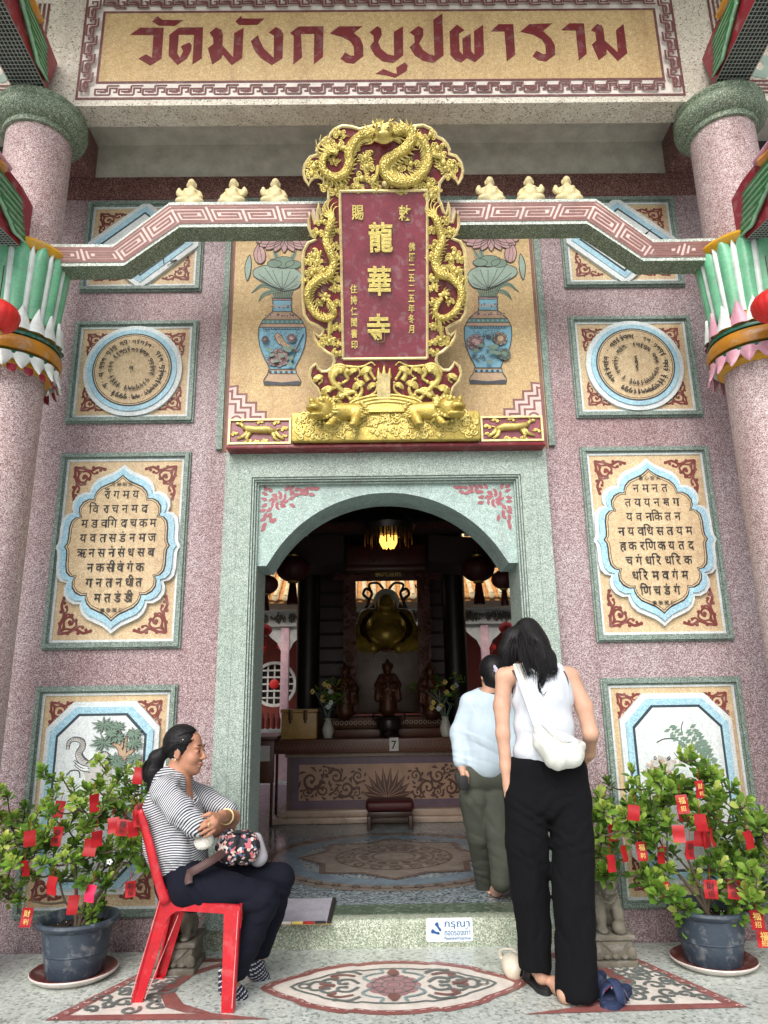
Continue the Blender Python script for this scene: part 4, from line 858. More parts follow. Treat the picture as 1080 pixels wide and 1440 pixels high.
def dragon_body(pts, r, name='dragon_body', hi=.03, spikes=True, taper=True):
    P = cr(pts, 7); n = len(P); rr = [r*(1 if not taper else (.55+.45*math.sin(PI*min(1, .25+.75*i/(n-1))))) for i in range(n)]
    Q = [PF.p(u, v, hi+.006*math.sin(i*.4)) for i, (u, v) in enumerate(P)]
    o = put(name, MB().tube(Q, rr, 10), 'gold_scale', PQ, sharp=0)
    if spikes:
        mb = MB()
        for i in range(2, n-2, 2):
            d = Vector(P[i+1])-Vector(P[i-1]); nr = Vector((-d.y, d.x)).normalized(); b = Vector(P[i])+nr*rr[i]*.8; e = b+nr*r*.85-d.normalized()*r*.5
            mb.tube([PF.p(*b, hi), PF.p(*e, hi)], [r*.3, .001], 4)
        put('back_fin', mb, 'gold', o)
    return o
def curl(c, r, a0, turns, w, hi=.014, mb=None, tail=None):
    sp = spiral(c, r, r*.2, a0, turns, 16); m = mb or MB()
    m.tube([PF.p(u, v, hi) for u, v in (([tail] if tail else [])+sp)], [w*.5]*(1 if tail else 0)+[w*(1-.5*i/16) for i in range(17)], 6); m.ball(PF.p(*sp[-1], hi), w*1.5, 6); return m
def cloud(u, v, r, n=5):
    m = MB(); r = r*1.3
    for k in range(n):
        a = 2*PI*k/n+rg.uniform(0, 1); curl((u+r*.7*math.cos(a), v+r*.5*math.sin(a)), r*.42, rg.uniform(0, 6), rg.choice((-1.2, 1.2)), r*.13, .014, m)
    for k in range(3): m.tube([PF.p(u+r*rg.uniform(-.3, .3), v+r*rg.uniform(-.3, .3), .012), PF.p(u+r*rg.uniform(.8, 1.7)*rg.choice((-1, 1)), v+r*rg.uniform(-.5, .5), .009)], [r*.16, .002], 5)
    m.ball(PF.p(u, v, .014), r*.4, 8); return put('cloud', m, 'gold', PQ, sharp=0)
def flame(u, v, a, ln, w, n=5, spread=.5):
    m = MB()
    for k in range(n):
        an = a+spread*(k/(n-1)-.5)*2; L = ln*(1-.3*abs(k/(n-1)-.5)*2)
        pp = [(u+L*t*math.cos(an+.5*math.sin(3*t)), v+L*t*math.sin(an+.5*math.sin(3*t))) for t in np.linspace(0, 1, 7)]
        m.tube([PF.p(*q, .02) for q in pp], [w*(1-.92*t) for t in np.linspace(0, 1, 7)], 5)
    return put('tail_flame', m, 'gold', PQ, sharp=0)
def dragon_head(u, v, r, face=0):
    """face 0: frontal mask; +-1: profile turned that way"""
    f = Field(.0045); p = lambda a, b, c: PF.p(u+a*r, v+b*r, c*r+.02); E = lambda a, b, c, s_, k=.2: f.ell(p(a, b, c), [x*r for x in s_], k=k*r)
    if face == 0:
        E(0, .15, .3, (.72, .5, .6)); E(0, -.3, .6, (.5, .4, .35)); E(-.22, -.2, .95, (.2, .2, .16)); E(.22, -.2, .95, (.2, .2, .16)); E(0, .05, .95, (.12, .12, .3))
        for q in (-1, 1): E(q*.3, .22, .85, (.17, .17, .17), .05); E(q*.32, .45, .75, (.28, .22, .12)); E(q*.5, -.5, .5, (.2, .12, .14)); f.cap(p(q*.3, .55, .4), p(q*.55, 1.0, .5), .1*r, .04*r, .05*r)
        E(0, -.62, .55, (.36, .12, .2)); h = put('dragon_head', Raw(*f.mesh()), 'gold', PQ, sharp=0)
        m = MB()
        for k in range(46):
            a = rg.uniform(-.25*PI, 1.25*PI); L = r*rg.uniform(1.2, 1.75); q = [(u+r*.55*math.cos(a), v+r*.3*math.sin(a)), (u+L*.85*math.cos(a+.15), v+L*.55*math.sin(a+.15)), (u+L*1.15*math.cos(a+.05), v+L*.7*math.sin(a+.05))]
            m.tube([PF.p(*x, .02+.012*rg.random()) for x in q], [r*.09, r*.07, .001], 5)
        put('mane', m, 'gold', h)
    else:
        E(0, 0, .3, (.5, .42, .4)); E(face*.5, -.12, .35, (.42, .2, .3)); E(face*.45, -.42, .3, (.35, .1, .25)); E(face*.85, -.02, .4, (.14, .14, .2)); E(face*.2, .25, .6, (.16, .16, .16), .05); E(face*.1, .42, .5, (.3, .12, .15))
        f.cap(p(-face*.1, .35, .4), p(-face*.7, .8, .4), .1*r, .03*r, .05*r); h = put('dragon_head', Raw(*f.mesh()), 'gold', PQ, sharp=0); m = MB()
        for k in range(20):
            a = (PI if face > 0 else 0)+rg.uniform(-1.5, 1.5); L = r*rg.uniform(.9, 1.5); m.tube([PF.p(u+r*.3*math.cos(a), v+r*.3*math.sin(a), .03), PF.p(u+L*.8*math.cos(a+.2), v+L*.8*math.sin(a+.2), .035), PF.p(u+L*1.1*math.cos(a), v+L*1.1*math.sin(a), .02)], [r*.1, r*.07, .001], 5)
        put('mane', m, 'gold', h)
q3 = lambda x, y: PF.px(*Z3(x, y)); q4 = lambda x, y: PF.px(*Z4(x, y))
dragon_body([q3(480, 120), q3(425, 125), q3(380, 160), q3(352, 215), q3(352, 280), q3(320, 340), q3(262, 350), q3(212, 310), q3(212, 250), q3(250, 215), q3(290, 225)], .029)
dragon_body([q3(590, 110), q3(650, 95), q3(690, 130), q3(665, 190), q3(600, 235), q3(550, 270), q3(545, 325), q3(590, 370), q3(660, 380), q3(735, 345), q3(775, 280), q3(775, 210), q3(745, 150), q3(720, 120)], .035)
dragon_head(*q3(537, 122), .078)
flame(*q3(255, 215), 2.2, .12, .012, 6, .9); flame(*q3(720, 130), 1.3, .05, .009, 4, .6)
for x, y, r in ((150, 330, .03), (300, 110, .03), (240, 160, .028), (790, 120, .03), (840, 230, .03), (910, 290, .032), (230, 400, .028), (400, 400, .03), (620, 300, .03), (640, 420, .026), (500, 415, .026), (900, 340, .026), (820, 420, .026), (160, 290, .036), (440, 240, .038), (450, 290, .034), (685, 275, .036), (830, 190, .034), (860, 270, .04), (870, 300, .03), (420, 355, .04), (480, 365, .032), (310, 390, .038), (280, 420, .03), (710, 390, .036), (780, 390, .038), (795, 450, .03), (565, 385, .026), (270, 260, .026), (300, 180, .03), (380, 190, .026)): cloud(*q3(x, y), r)
for a, b, c, d in ((510, 290, 480, 380), (800, 230, 850, 250), (350, 200, 310, 190)):
    m = MB(); m.tube([PF.p(*q3(a, b), .03), PF.p(*q3((a+c)/2+8, (b+d)/2), .03), PF.p(*q3(c, d), .02)], [.016, .013, .010], 6)
    for k in (-1, 0, 1): e = q3(c+18*k+10, d+22-6*abs(k)); m.tube([PF.p(*q3(c, d), .02), PF.p(*e, .02)], [.008, .002], 5)
    put('claw', m, 'gold', PQ)
hu, hv = q3(537, 122)
for q in (-1, 1):
    e_ = put('dragon_eye', MB().ball(PF.p(hu+q*.026, hv+.016, .09), .012, 8), 'gold_rim', PQ); put('pupil', MB().ball(PF.p(hu+q*.026, hv+.015, .1005), .0055, 6), 'ink', e_)
put('pearl', MB().ball(PF.p(*q3(545, 385), .022), .02, 10), 'gold_rim', PQ)
for s in (1, -1):
    mir = lambda p: (s*p[0] if s < 0 else p[0], p[1])
    M = lambda f, x, y: (lambda p: (p[0]*s, p[1]))(f(x, y))
    dragon_body([M(q3, 262, 570), M(q3, 240, 640), M(q3, 228, 700), M(q3, 252, 760), M(q3, 268, 820), M(q3, 240, 880), M(q4, 190, 50), M(q4, 138, 100), M(q4, 132, 170), M(q4, 170, 240), M(q4, 230, 268), M(q4, 272, 240), M(q4, 258, 190), M(q4, 232, 160)], .026)
    dragon_head(*M(q4, 225, 140), .032, s); flame(*M(q3, 262, 580), PI/2, .13, .012, 6, .6)
    for f, x, y, r in ((q3, 200, 590, .024), (q3, 130, 800, .024), (q3, 280, 640, .022), (q3, 290, 780, .022), (q4, 115, 60, .022), (q4, 280, 50, .022), (q4, 190, 180, .022), (q4, 285, 180, .022), (q4, 205, 400, .022), (q4, 290, 400, .02), (q3, 180, 650, .028), (q3, 270, 720, .028), (q3, 165, 770, .034), (q3, 180, 800, .026), (q3, 165, 850, .03), (q3, 215, 850, .026), (q3, 275, 900, .026), (q4, 150, 20, .03), (q4, 275, 100, .026), (q4, 285, 310, .024), (q4, 245, 385, .03), (q4, 225, 370, .024), (q4, 285, 450, .026), (q4, 250, 320, .022)): cloud(*M(f, x, y), r)
    m = MB(); m.tube([PF.p(*M(q4, 250, 260), .025), PF.p(*M(q4, 245, 330), .022), PF.p(*M(q4, 240, 380), .016)], [.016, .012, .008], 6); put('claw', m, 'gold', PQ)
    for P, w in (([(300, 540), (270, 560), (262, 600), (300, 640), (340, 680), (360, 700)], .02), ([(350, 540), (330, 560), (345, 590), (320, 610)], .014), ([(210, 640), (230, 680), (250, 700), (270, 690)], .014), ([(160, 590), (190, 580), (205, 600), (190, 615)], .009), ([(330, 520), (390, 525), (430, 520), (470, 500), (490, 515)], .007), ([(395, 520), (410, 560), (395, 580)], .007),
                 ([(370, 720), (400, 690), (420, 650), (400, 600), (385, 590)], .013), ([(300, 690), (330, 670), (380, 660), (390, 680)], .016), ([(420, 700), (470, 680), (500, 650), (500, 610)], .011), ([(455, 600), (440, 570), (450, 530), (470, 560), (490, 590)], .014)):
        pp = cr([M(q4, *p) for p in P], 5); n_ = len(pp); m = MB(); m.tube([PF.p(*p, .012) for p in pp], [1.35*w*(1-.6*i/n_) for i in range(n_)], 7); m.ball(PF.p(*pp[-1], .014), w*.8, 8); put('leaf_scroll', m, 'gold', PQ, sharp=0)
    for x, y, r in ((300, 570, .055), (335, 690, .045), (240, 670, .038), (410, 640, .036), (190, 600, .03), (450, 560, .034), (380, 560, .03), (480, 640, .028), (290, 640, .03), (400, 710, .032)):
        m = MB(); c0 = M(q4, x, y)
        for k in range(4): m.tube([PF.p(*p, .012+.004*k) for p in arc(c0, r*1.15*(1-.22*k), .1+s*.5, 3.1+s*.5, 9)], [r*.06]+[r*.19]*8+[r*.05], 6)
        put('leaf_scroll', m, 'gold', PQ, sharp=0)
m = MB()
for k in range(5): m.tube([PF.p(*p, .014) for p in arc(q4(540, 590), .03+.0*k, PI*(.1+.2*k)-.15, PI*(.1+.2*k)+.15, 4)], [.016, .02, .016, .01, .004], 6)
for x, y in ((510, 560), (570, 560), (540, 545)): m.tube([PF.p(*q4(540, 620), .014), PF.p(*q4(x, y+20), .016), PF.p(*q4(x*1.02-10, y-30), .012)], [.012, .016, .003], 6)
put('lotus_bud', m, 'gold', PQ, sharp=0)
tb = PF.px(*Z4(538, 640)); put('tablet', MB().prism(PF, [(tb[0]-.04, tb[1]-.1), (tb[0]+.04, tb[1]-.1), (tb[0]+.04, tb[1]+.07), (tb[0]+.02, tb[1]+.09), (tb[0]-.02, tb[1]+.09), (tb[0]-.04, tb[1]+.07)], .0, .035), 'gold_rim', PQ)
# ------------------------------------------------------------------ gilded shelf below the plaque
PS = thing('plaque_shelf', 'gilded shelf with two crouching lions and deer panels under the plaque', 'shelf', (0, -.12, 2.75))
put('shelf_board', MB().bbox((-.982, -.19, 2.772), (.982, -.001, 2.796), .004), 'plaque_red', PS)
SF = wallframe(-.255)
put('back_block', MB().box((-.972, -.178, 2.797), (.972, -.001, 2.965)), 'plaque_red', PS)
put('cloud_block', MB().bbox((-.58, -.235, 2.799), (.58, -.179, 2.99), .016), 'old_gold', PS)
rs = random.Random(4); m = MB(); CF_ = wallframe(-.235)
for k in range(230):
    u, v = rs.uniform(-.55, .55), rs.uniform(2.82, 2.975); sp = spiral((u, v), rs.uniform(.014, .028), .003, rs.uniform(0, 6), rs.choice((-1.4, 1.4)), 12); m.tube([CF_.p(a, b, .003) for a, b in sp], [.0085*(1-.05*i) for i in range(13)], 5)
put('cloud_relief', m, 'gold', PS, sharp=0, kind='stuff')
put('rock_top', MB().prism(wallframe(-.02), [(-.34, 2.95), (.34, 2.95), (.26, 3.04), (.15, 3.075), (-.15, 3.075), (-.26, 3.04)], .0, .2), 'old_gold', PS)
m = MB(); CB = wallframe(-.205)
hump = [(-.27, 2.975), (.27, 2.975), (.25, 3.02), (.19, 3.06), (.1, 3.088), (0, 3.096), (-.1, 3.088), (-.19, 3.06), (-.25, 3.02)]; m.prism(CB, hump, 0, .055); put('rock_arch', m, 'old_gold', PS, sharp=30)
m = MB()
for d in (0, .022, .044): m.tube([CB.p(u*(1-d*2.2), v-d, .058) for u, v in cr([(.24, 3.0), (.2, 3.045), (.1, 3.076), (0, 3.084), (-.1, 3.076), (-.2, 3.045), (-.24, 3.0)], 5)], .008, 6)
put('rock_ribs', m, 'gold', PS, sharp=0, kind='stuff')
for s in (-1, 1):
    x0, x1 = s*.586, s*.972; a, b = min(x0, x1), max(x0, x1); FS = wallframe(-.178)
    pn = put('deer_panel', MB().prism(FS, rect(a, b, 2.799, 2.965), .0, .004), 'panel_red', PS)
    put('panel_rim', MB().ring(FS, rect(a, b, 2.799, 2.965), rect(a+.012, b-.012, 2.811, 2.953), .003, .018), 'gold_rim', pn)
    cx = (a+b)/2; m = MB(); T = lambda u, v, n=.012: FS.p(cx+s*u, 2.88+v, n)
    m.tube([T(-.1, .0), T(-.05, .012), T(.02, .012), T(.075, .018), T(.1, .03)], [.022, .04, .036, .036, .024], 8, flat=.6); m.tube([T(.09, .02), T(.11, .045), T(.125, .055)], [.016, .012, .014], 7); m.ball(T(.135, .055), (.018, .01, .011), 8)
    for p in ([(.07, .0), (.1, -.03), (.14, -.045)], [(.06, 0), (.08, -.04), (.07, -.065)], [(-.09, .0), (-.12, -.03), (-.15, -.05)], [(-.08, 0), (-.09, -.04), (-.12, -.062)]): m.tube([T(*q) for q in p], [.02, .013, .008], 6)
    m.tube([T(.115, .06), T(.105, .085)], [.005, .002], 5); m.tube([T(-.1, .01), T(-.13, .025)], [.008, .002], 5); put('deer', m, 'gold', pn, sharp=0)
    for u, v, r in ((-.15, .02, .022), (-.1, .06, .02), (0, .065, .018), (.07, -.06, .02), (-.03, -.06, .022), (.155, -.01, .02), (-.15, -.03, .016), (.02, -.065, .018)):
        m = MB()
        for k in range(3): sp = spiral((cx+s*(u+.012*(k-1)), 2.88+v+.006*math.sin(k*2)), r*.5, r*.12, k*2, 1.2, 9); m.tube([FS.p(*q, .009) for q in sp], r*.26, 5)
        m.tube([T(u-r*1.6, v-.004, .008), T(u+r*1.6, v-.002, .008)], [.002, r*.2][::1], 5); put('cloud', m, 'gold', pn, sharp=0)
    # crouching lion, head outwards
    f = Field(.006); o3 = lambda a_, b_, c_: (s*a_, -.245-b_, 2.915+c_)
    f.cap(o3(.16, .0, .07), o3(.30, .02, .06), .05, .055, .03); f.ell(o3(.39, .05, .065), (.075, .062, .068), k=.02); f.ell(o3(.43, .095, .055), (.05, .045, .03), k=.012); f.ell(o3(.42, .09, .005), (.052, .045, .014), k=.01); f.ell(o3(.45, .12, .03), (.05, .03, .012), k=.006, sub=True)
    for q in (-1, 1): f.ell(o3(.415+q*.03, .105, .098), (.018, .018, .016), k=.004); f.ell(o3(.385+q*.068, .03, .125), (.018, .012, .03), k=.01)
    f.cap(o3(.3, .03, .03), o3(.34, .07, -.04), .026, .02, .015); f.ell(o3(.345, .085, -.05), (.028, .03, .014), k=.01); f.cap(o3(.17, .02, .05), o3(.19, .07, -.02), .036, .024, .02); f.ell(o3(.2, .085, -.05), (.026, .03, .014), k=.01); f.cap(o3(.18, .03, 0), o3(.2, .07, -.045), .025, .02, .015)
    ln = solid('lion', f, 'old_gold', PS); m = MB()
    for k in range(40):
        a_ = 2*PI*k/20; rr_ = 1.0 if k < 20 else .8; c0 = Vector(o3(.375-.0*k, .045 if k < 20 else .07, .068)); m.ball(c0+Vector((s*.082*rr_*math.cos(a_), .02 if k < 20 else 0, .078*rr_*math.sin(a_))), .014, 6) if not (math.cos(a_) > .3 and abs(math.sin(a_)) < .75) else None
    for q in (-1, 1): m.tube([o3(.385+q*.06, .03, .12), o3(.385+q*.085, .025, .165)], [.016, .003], 6)
    for k in range(26):
        a_ = rs.uniform(0, 2*PI); c0 = Vector(o3(.335, .03, .065)); d = Vector((s*-.02*rs.random(), -.055*max(-.2, math.cos(a_)), .06*math.sin(a_))); m.tube([c0+d*.8, c0+d*1.15+Vector((-s*.02, 0, 0)), c0+d*1.25+Vector((-s*.045, 0, -.005))], [.012, .010, .002], 5)
    for k in range(12): c0 = Vector(o3(.15+rs.uniform(-.02, .02), .045, .02+.008*k)); m.tube([c0, c0+Vector((-s*.035, -.01, -.012))], [.010, .002], 5)
    put('mane', m, 'gold', ln, sharp=0, kind='stuff')
# ------------------------------------------------------------------ inlays in the porch floor
FF = floorframe(.0)
def inlay_oval():
    o = thing('floor_medallion', 'long pointed oval floor inlay with pink flower before the doorstep', 'floor inlay', (0, -.6, 0))
    cx, cy = -.012, -.592
    lob = [(0, 1), (.18, .97), (.3, .9), (.36, .93), (.52, .80), (.66, .66), (.72, .52), (.86, .32), (1, 0)]
    fl_ = lob+[(x, -y) for x, y in lob[-2::-1]]; fl_ = fl_+[(-x, y) for x, y in fl_[-2:0:-1]]
    O = lambda k: [(cx+x*(.612-k), cy+y*(.318-k*.8)) for x, y in cr(fl_, 3, True)]
    put('field', MB().poly(FF, O(.05), 0, .002), 'fret_white', o, smooth=False)
    mb = MB(); mb.band(FF, O(0), O(.055), 0, .0032); put('red_border', mb, 'border_red', o)
    mb = MB()
    pl = O(.027)
    for i in range(0, len(pl)-1, 2): mb.stroke(FF, [pl[i], ((pl[i][0]+pl[i+1][0])/2+.006, (pl[i][1]+pl[i+1][1])/2+.006), pl[i+1]], .006, 0, .0045)
    put('border_wave', mb, 'fret_pink', o)
    mb = MB(); mt = ['inlay_gray', 'lotus_dusty', 'inlay_blue', 'inlay_rust']
    for k in range(10): a = 2*PI*k/10; mb.disc(FF, (cx+.085*math.cos(a), cy+.085*math.sin(a)), .043, 1, .003, 12)
    mb.disc(FF, (cx, cy), .085, 1, .0035, 20)
    for r in (.03, .055, .1): mb.stroke(FF, arc((cx, cy), r, 0, 2*PI, 24), .005, 0, .0045)
    for k in range(10): a = 2*PI*(k+.5)/10; mb.stroke(FF, [(cx+.05*math.cos(a), cy+.05*math.sin(a)), (cx+.12*math.cos(a), cy+.12*math.sin(a))], .005, 0, .0045)
    ed = [(cx+x*.47, cy+y*.205) for x, y in cr(fl_, 2, True)]; mb.stroke(FF, ed, .014, 0, .003, closed=True)
    for sx in (-1, 1):
        for sy in (-1, 1):
            T = lambda x, y: (cx+sx*x, cy+sy*y)
            mb.stroke(FF, cr([T(.10, .03), T(.14, .09), T(.10, .13), T(.05, .15), T(.06, .19)], 5), .014, 2, .0034)
            for P, m in (([(.16, .02), (.2, .07), (.25, .06), (.25, .02), (.22, .02)], 0), ([(.25, .06), (.3, .08), (.33, .05), (.3, .03)], 0), ([(.30, .03), (.36, .05), (.39, .02)], 0), ([(.18, .11), (.24, .13), (.29, .11), (.27, .09)], 3), ([(.15, .13), (.2, .17), (.26, .16)], 0), ([(.27, .01), (.3, .0), (.33, .02)], 3)):
                pp = cr([T(*p) for p in P], 4); mb.stroke(FF, pp, .018, m, .0034); mb.disc(FF, pp[-1], .015, m, .0036, 8)
        for k in range(3): mb.disc(FF, (cx, cy+sx*(.135+.02*k)), .03-.008*k, 3, .0034+.0003*k, 10)
        mb.stroke(FF, arc((cx+sx*.41, cy), .025, 0, 2*PI, 12), .01, 0, .0034)
    put('scroll_pattern', mb, mt, o)
for nm, rgb in (('border_red', (150, 92, 88)), ('inlay_gray', (112, 120, 118)), ('lotus_dusty', (176, 134, 138)), ('inlay_blue', (140, 164, 168)), ('inlay_rust', (138, 96, 90))): paint(nm, rgb, .4)
inlay_oval()
def inlay_corner(s):
    o = thing('floor_corner_inlay', 'scrolled corner floor inlay with rust border at the %s' % ('red plastic chair' if s < 0 else 'navy sandals'), 'floor inlay', (s*1.2, -.6, 0), 'corner inlays of the porch floor')
    M = lambda x, y: (s*x, y); out = [M(1.47, -.90), M(1.16, -.19), M(.66, -.19), M(.86, -.30), M(.97, -.42), M(1.02, -.60), M(.93, -.76), M(.78, -.86), M(.52, -.93)]
    inn = [M(1.385, -.855), M(1.135, -.245), M(.86, -.245), M(.95, -.33), M(1.035, -.44), M(1.085, -.60), M(1.0, -.79), M(.9, -.85), M(.8, -.86)]
    put('field', MB().poly(FF, inn, 0, .002), 'fret_white', o, smooth=False)
    mb = MB(); mb.band(FF, out, inn, 0, .0032); put('red_border', mb, 'border_red', o)
    mb = MB(); rn = random.Random(s+9)
    for k in range(26):
        t = (k+.5)/26; c = M(1.11+(.03+.13*t)*math.sin(k*2.4)+.085*t, -.275-.555*t); r_ = .046 if k % 2 else .034; mb.stroke(FF, spiral(c, r_, .01, rn.uniform(0, 6), rn.choice((-1.1, 1.1)), 14), .016, 0, .003); mb.disc(FF, (c[0]+.028, c[1]-.02), .013, 0, .0034, 8)
    for k in range(26):
        a, b = (out[1], out[0]) if k < 13 else (out[1], out[2]); t = ((k % 13)+.5)/13
        p = (lerp(a[0], b[0], t)-s*.028, lerp(a[1], b[1], t)-.028); mb.stroke(FF, spiral(p, .014, .006, k, .7, 6), .005, 1, .0045)
    put('scroll_pattern', mb, ['inlay_gray', 'fret_pink'], o, kind='stuff')
inlay_corner(-1); inlay_corner(1)
# ------------------------------------------------------------------ notice on the doorstep, mat
NFm = wallframe(-.0755); sg = thing('shoe_notice', 'small white and blue Thai notice asking to remove shoes on doorstep', 'sign', (.297, -.0755, .03))
def rrect(x0, x1, y0, y1, r, n=5):
    p = []
    for cx, cy, a in ((x1-r, y0+r, -PI/2), (x1-r, y1-r, 0), (x0+r, y1-r, PI/2), (x0+r, y0+r, PI)): p += arc((cx, cy), r, a, a+PI/2, n)
    return p
put('board', MB().prism(NFm, rrect(.173, .421, .026, .139, .01), -.001, .004), 'sign_white', sg)
mb = MB()
def word(mb, f, txt, x0, x1, y, size, n, key='flat'):
    g = [ch for ch in txt if (ch, key) in GLY]; wd = [0 if ch in 'ุ้ั' else (GLY[(ch, key)][2][1]-GLY[(ch, key)][2][0]+.09) for ch in g]; tot = sum(wd)*size; sc = (x1-x0)/tot; x = x0
    for ch, w_ in zip(g, wd):
        w2 = w_*size*sc
        if ch == 'ุ': mb.stroke(f, [(x-w_*0-.012, y-size*.40), (x-.008, y-size*.40), (x-.008, y-size*.62)], size*.12, 0, n)
        elif ch == '้': mb.stroke(f, [(x-.014, y+size*.5), (x-.004, y+size*.5), (x, y+size*.62)], size*.09, 0, n)
        else: mb.glyph(f, ch, x+w2/2, y-size*0, size, 0, n, sx=sc, key=key); x += w2
word(mb, NFm, 'กรุณา', .268, .408, .113, .046, .0045); word(mb, NFm, 'ถอดรองเท้า', .268, .408, .070, .038, .0045); word(mb, NFm, 'Pleasetakeoffyourshoes', .268, .408, .044, .022, .0045)
for dx, dy, a in ((.238, .097, -.95), (.222, .072, -.25)):
    R = lambda x, y: (dx+x*math.cos(a)-y*math.sin(a), dy+x*math.sin(a)+y*math.cos(a)); mb.poly(NFm, [R(*p) for p in cr([(-.024, .004), (-.018, .012), (0, .004), (.016, .006), (.023, -.001), (.016, -.007), (-.004, -.006), (-.022, -.008)], 3, True)], 0, .0045)
put('lettering', mb, 'sign_blue', sg)
MF = floorframe(.1375); mt_ = thing('door_mat', 'grey woven rag mat on the doorstep beside the seated woman', 'mat', (-.48, .06, .137))
mb = MB()
for k in range(26):
    y = -.125+k*.0172; mb.tube([(-.72, y, .1435), (-.6, y, .1445+.001*random.random()), (-.47, y, .143), (-.352, y, .144)], .0088, 6)
put('woven_rows', mb, 'mat_gray', mt_, kind='stuff'); put('border', MB().bbox((-.352, -.14, .1372), (-.33, .325, .151), .004), 'mat_edge', mt_)
for k, c_ in enumerate(('bag_blue', 'saucer_red', 'bag_white', 'petal_yellow', 'envelope_red', 'bag_black')): put('woven_edge', MB().bbox((-.72+.061*k, -.142, .1372), (-.662+.061*k, -.127, .150), .004), c_, mt_)
put('mat_board', MB().bbox((-.72, -.145, .1368), (-.33, .32, .1372+.0015), .0006), 'box_gold', mt_)
# ------------------------------------------------------------------ potted shrubs with red envelopes
def leafmesh(clusters, rnd, L0, per):
    vs, fs, tone = [], [], []
    for (c, d, big) in clusters:
        d = Vector(d).normalized(); a = d.orthogonal().normalized(); b = d.cross(a); base_t = rnd.uniform(.15, .75); m = rnd.randint(per-3, per+4)
        for k in range(m):
            an = k*2.4+rnd.uniform(-.3, .3); el = lerp(.15, 1.35, k/m)+rnd.uniform(-.2, .2)
            r = (a*math.cos(an)+b*math.sin(an))*math.sin(el)+d*math.cos(el); r.normalize(); L = L0*big*rnd.uniform(.65, 1.2)*(.75+.25*k/m)
            p = Vector(c)+d*(-.05*k/m*big)+r*.006; sd_ = r.cross(d); sd_ = sd_.normalized() if sd_.length > 1e-3 else a
            up = sd_.cross(r).normalized(); wv = L*rnd.uniform(.21, .28); cup = wv*.35; dr = -Vector((0, 0, 1))*L*.12
            pts = [p, p+r*L*.35+sd_*wv*.8+up*cup, p+r*L*.72+sd_*wv+up*cup+dr*.5, p+r*L+dr, p+r*L*.72-sd_*wv+up*cup+dr*.5, p+r*L*.35-sd_*wv*.8+up*cup, p+r*L*.4, p+r*L*.72+dr*.4]
            i = len(vs); vs += pts; fs += [(i, i+1, i+6), (i+1, i+2, i+7, i+6), (i+2, i+3, i+7), (i+3, i+4, i+7), (i+7, i+4, i+5, i+6), (i+5, i, i+6)]
            tn = min(1, max(0, base_t+rnd.gauss(0, .16)+(.2 if k < m*.3 else -.1))); tone += [tn]*8
    return vs, fs, tone
def envelope(c, px, py, Y, w_, h_, rz, tilt, style, plant, seed):
    p = W(px, py, Y); rnd = random.Random(seed)
    R = Matrix.Rotation(rz, 3, 'Z') @ Matrix.Rotation(tilt, 3, 'Y') @ Matrix.Rotation(rnd.uniform(-.15, .15), 3, 'X')
    o = thing('red_envelope', '', 'envelope', p); o['label'] = {0: 'plain red paper envelope hanging in the shrub %s' % plant, 1: 'red envelope printed with gold characters hanging in the shrub %s' % plant, 2: 'red envelope printed with black characters hanging in the shrub %s' % plant, 3: 'bright pink red envelope hanging low in the shrub %s' % plant}[style]
    o['group'] = 'red envelopes on the potted shrubs'
    B = lambda x, y, z: p+R @ Vector((x, y, z)); mb = MB(); k = 5
    vs = []; 
    for yy in (-.0015, .0015):
        for i in range(k+1):
            for x in (-w_/2, w_/2): z = -h_/2+h_*i/k; vs.append(B(x, yy+.004*math.sin(i*1.3+seed)+.003*(x/w_), z))
    n_ = 2*(k+1); fs = [(2*i, 2*i+1, 2*i+3, 2*i+2) for i in range(k)]+[(n_+2*i, n_+2*i+2, n_+2*i+3, n_+2*i+1) for i in range(k)]+[(2*i, 2*i+2, n_+2*i+2, n_+2*i) for i in range(k)]+[(2*i+1, n_+2*i+1, n_+2*i+3, 2*i+3) for i in range(k)]+[(2*k, 2*k+1, n_+2*k+1, n_+2*k), (0, n_, n_+1, 1)]
    put('paper', mb.add(vs, fs), 'envelope_pink' if style == 3 else 'envelope_red', o, sharp=30)
    put('thread', MB().tube([B(0, 0, h_/2), B(.004, 0, h_/2+.05)], .0012, 4), 'envelope_red', o)
    if style in (1, 2):
        f = Frame(B(0, -.0075, 0), R @ Vector((1, 0, 0)), R @ Vector((0, 0, 1)), R @ Vector((0, -1, 0))); m = MB(); mt = 'envelope_gold' if style == 1 else 'envelope_dark'
        m.glyph(f, rnd.choice('福財'), 0, h_*.2, w_*.62, 0, 0, key='flat'); m.glyph(f, rnd.choice('招利'), 0, -h_*.22, w_*.5, 0, 0, key='flat')
        put('print', m, mt, o, smooth=False)
paint('envelope_pink', (226, 30, 84), .4)
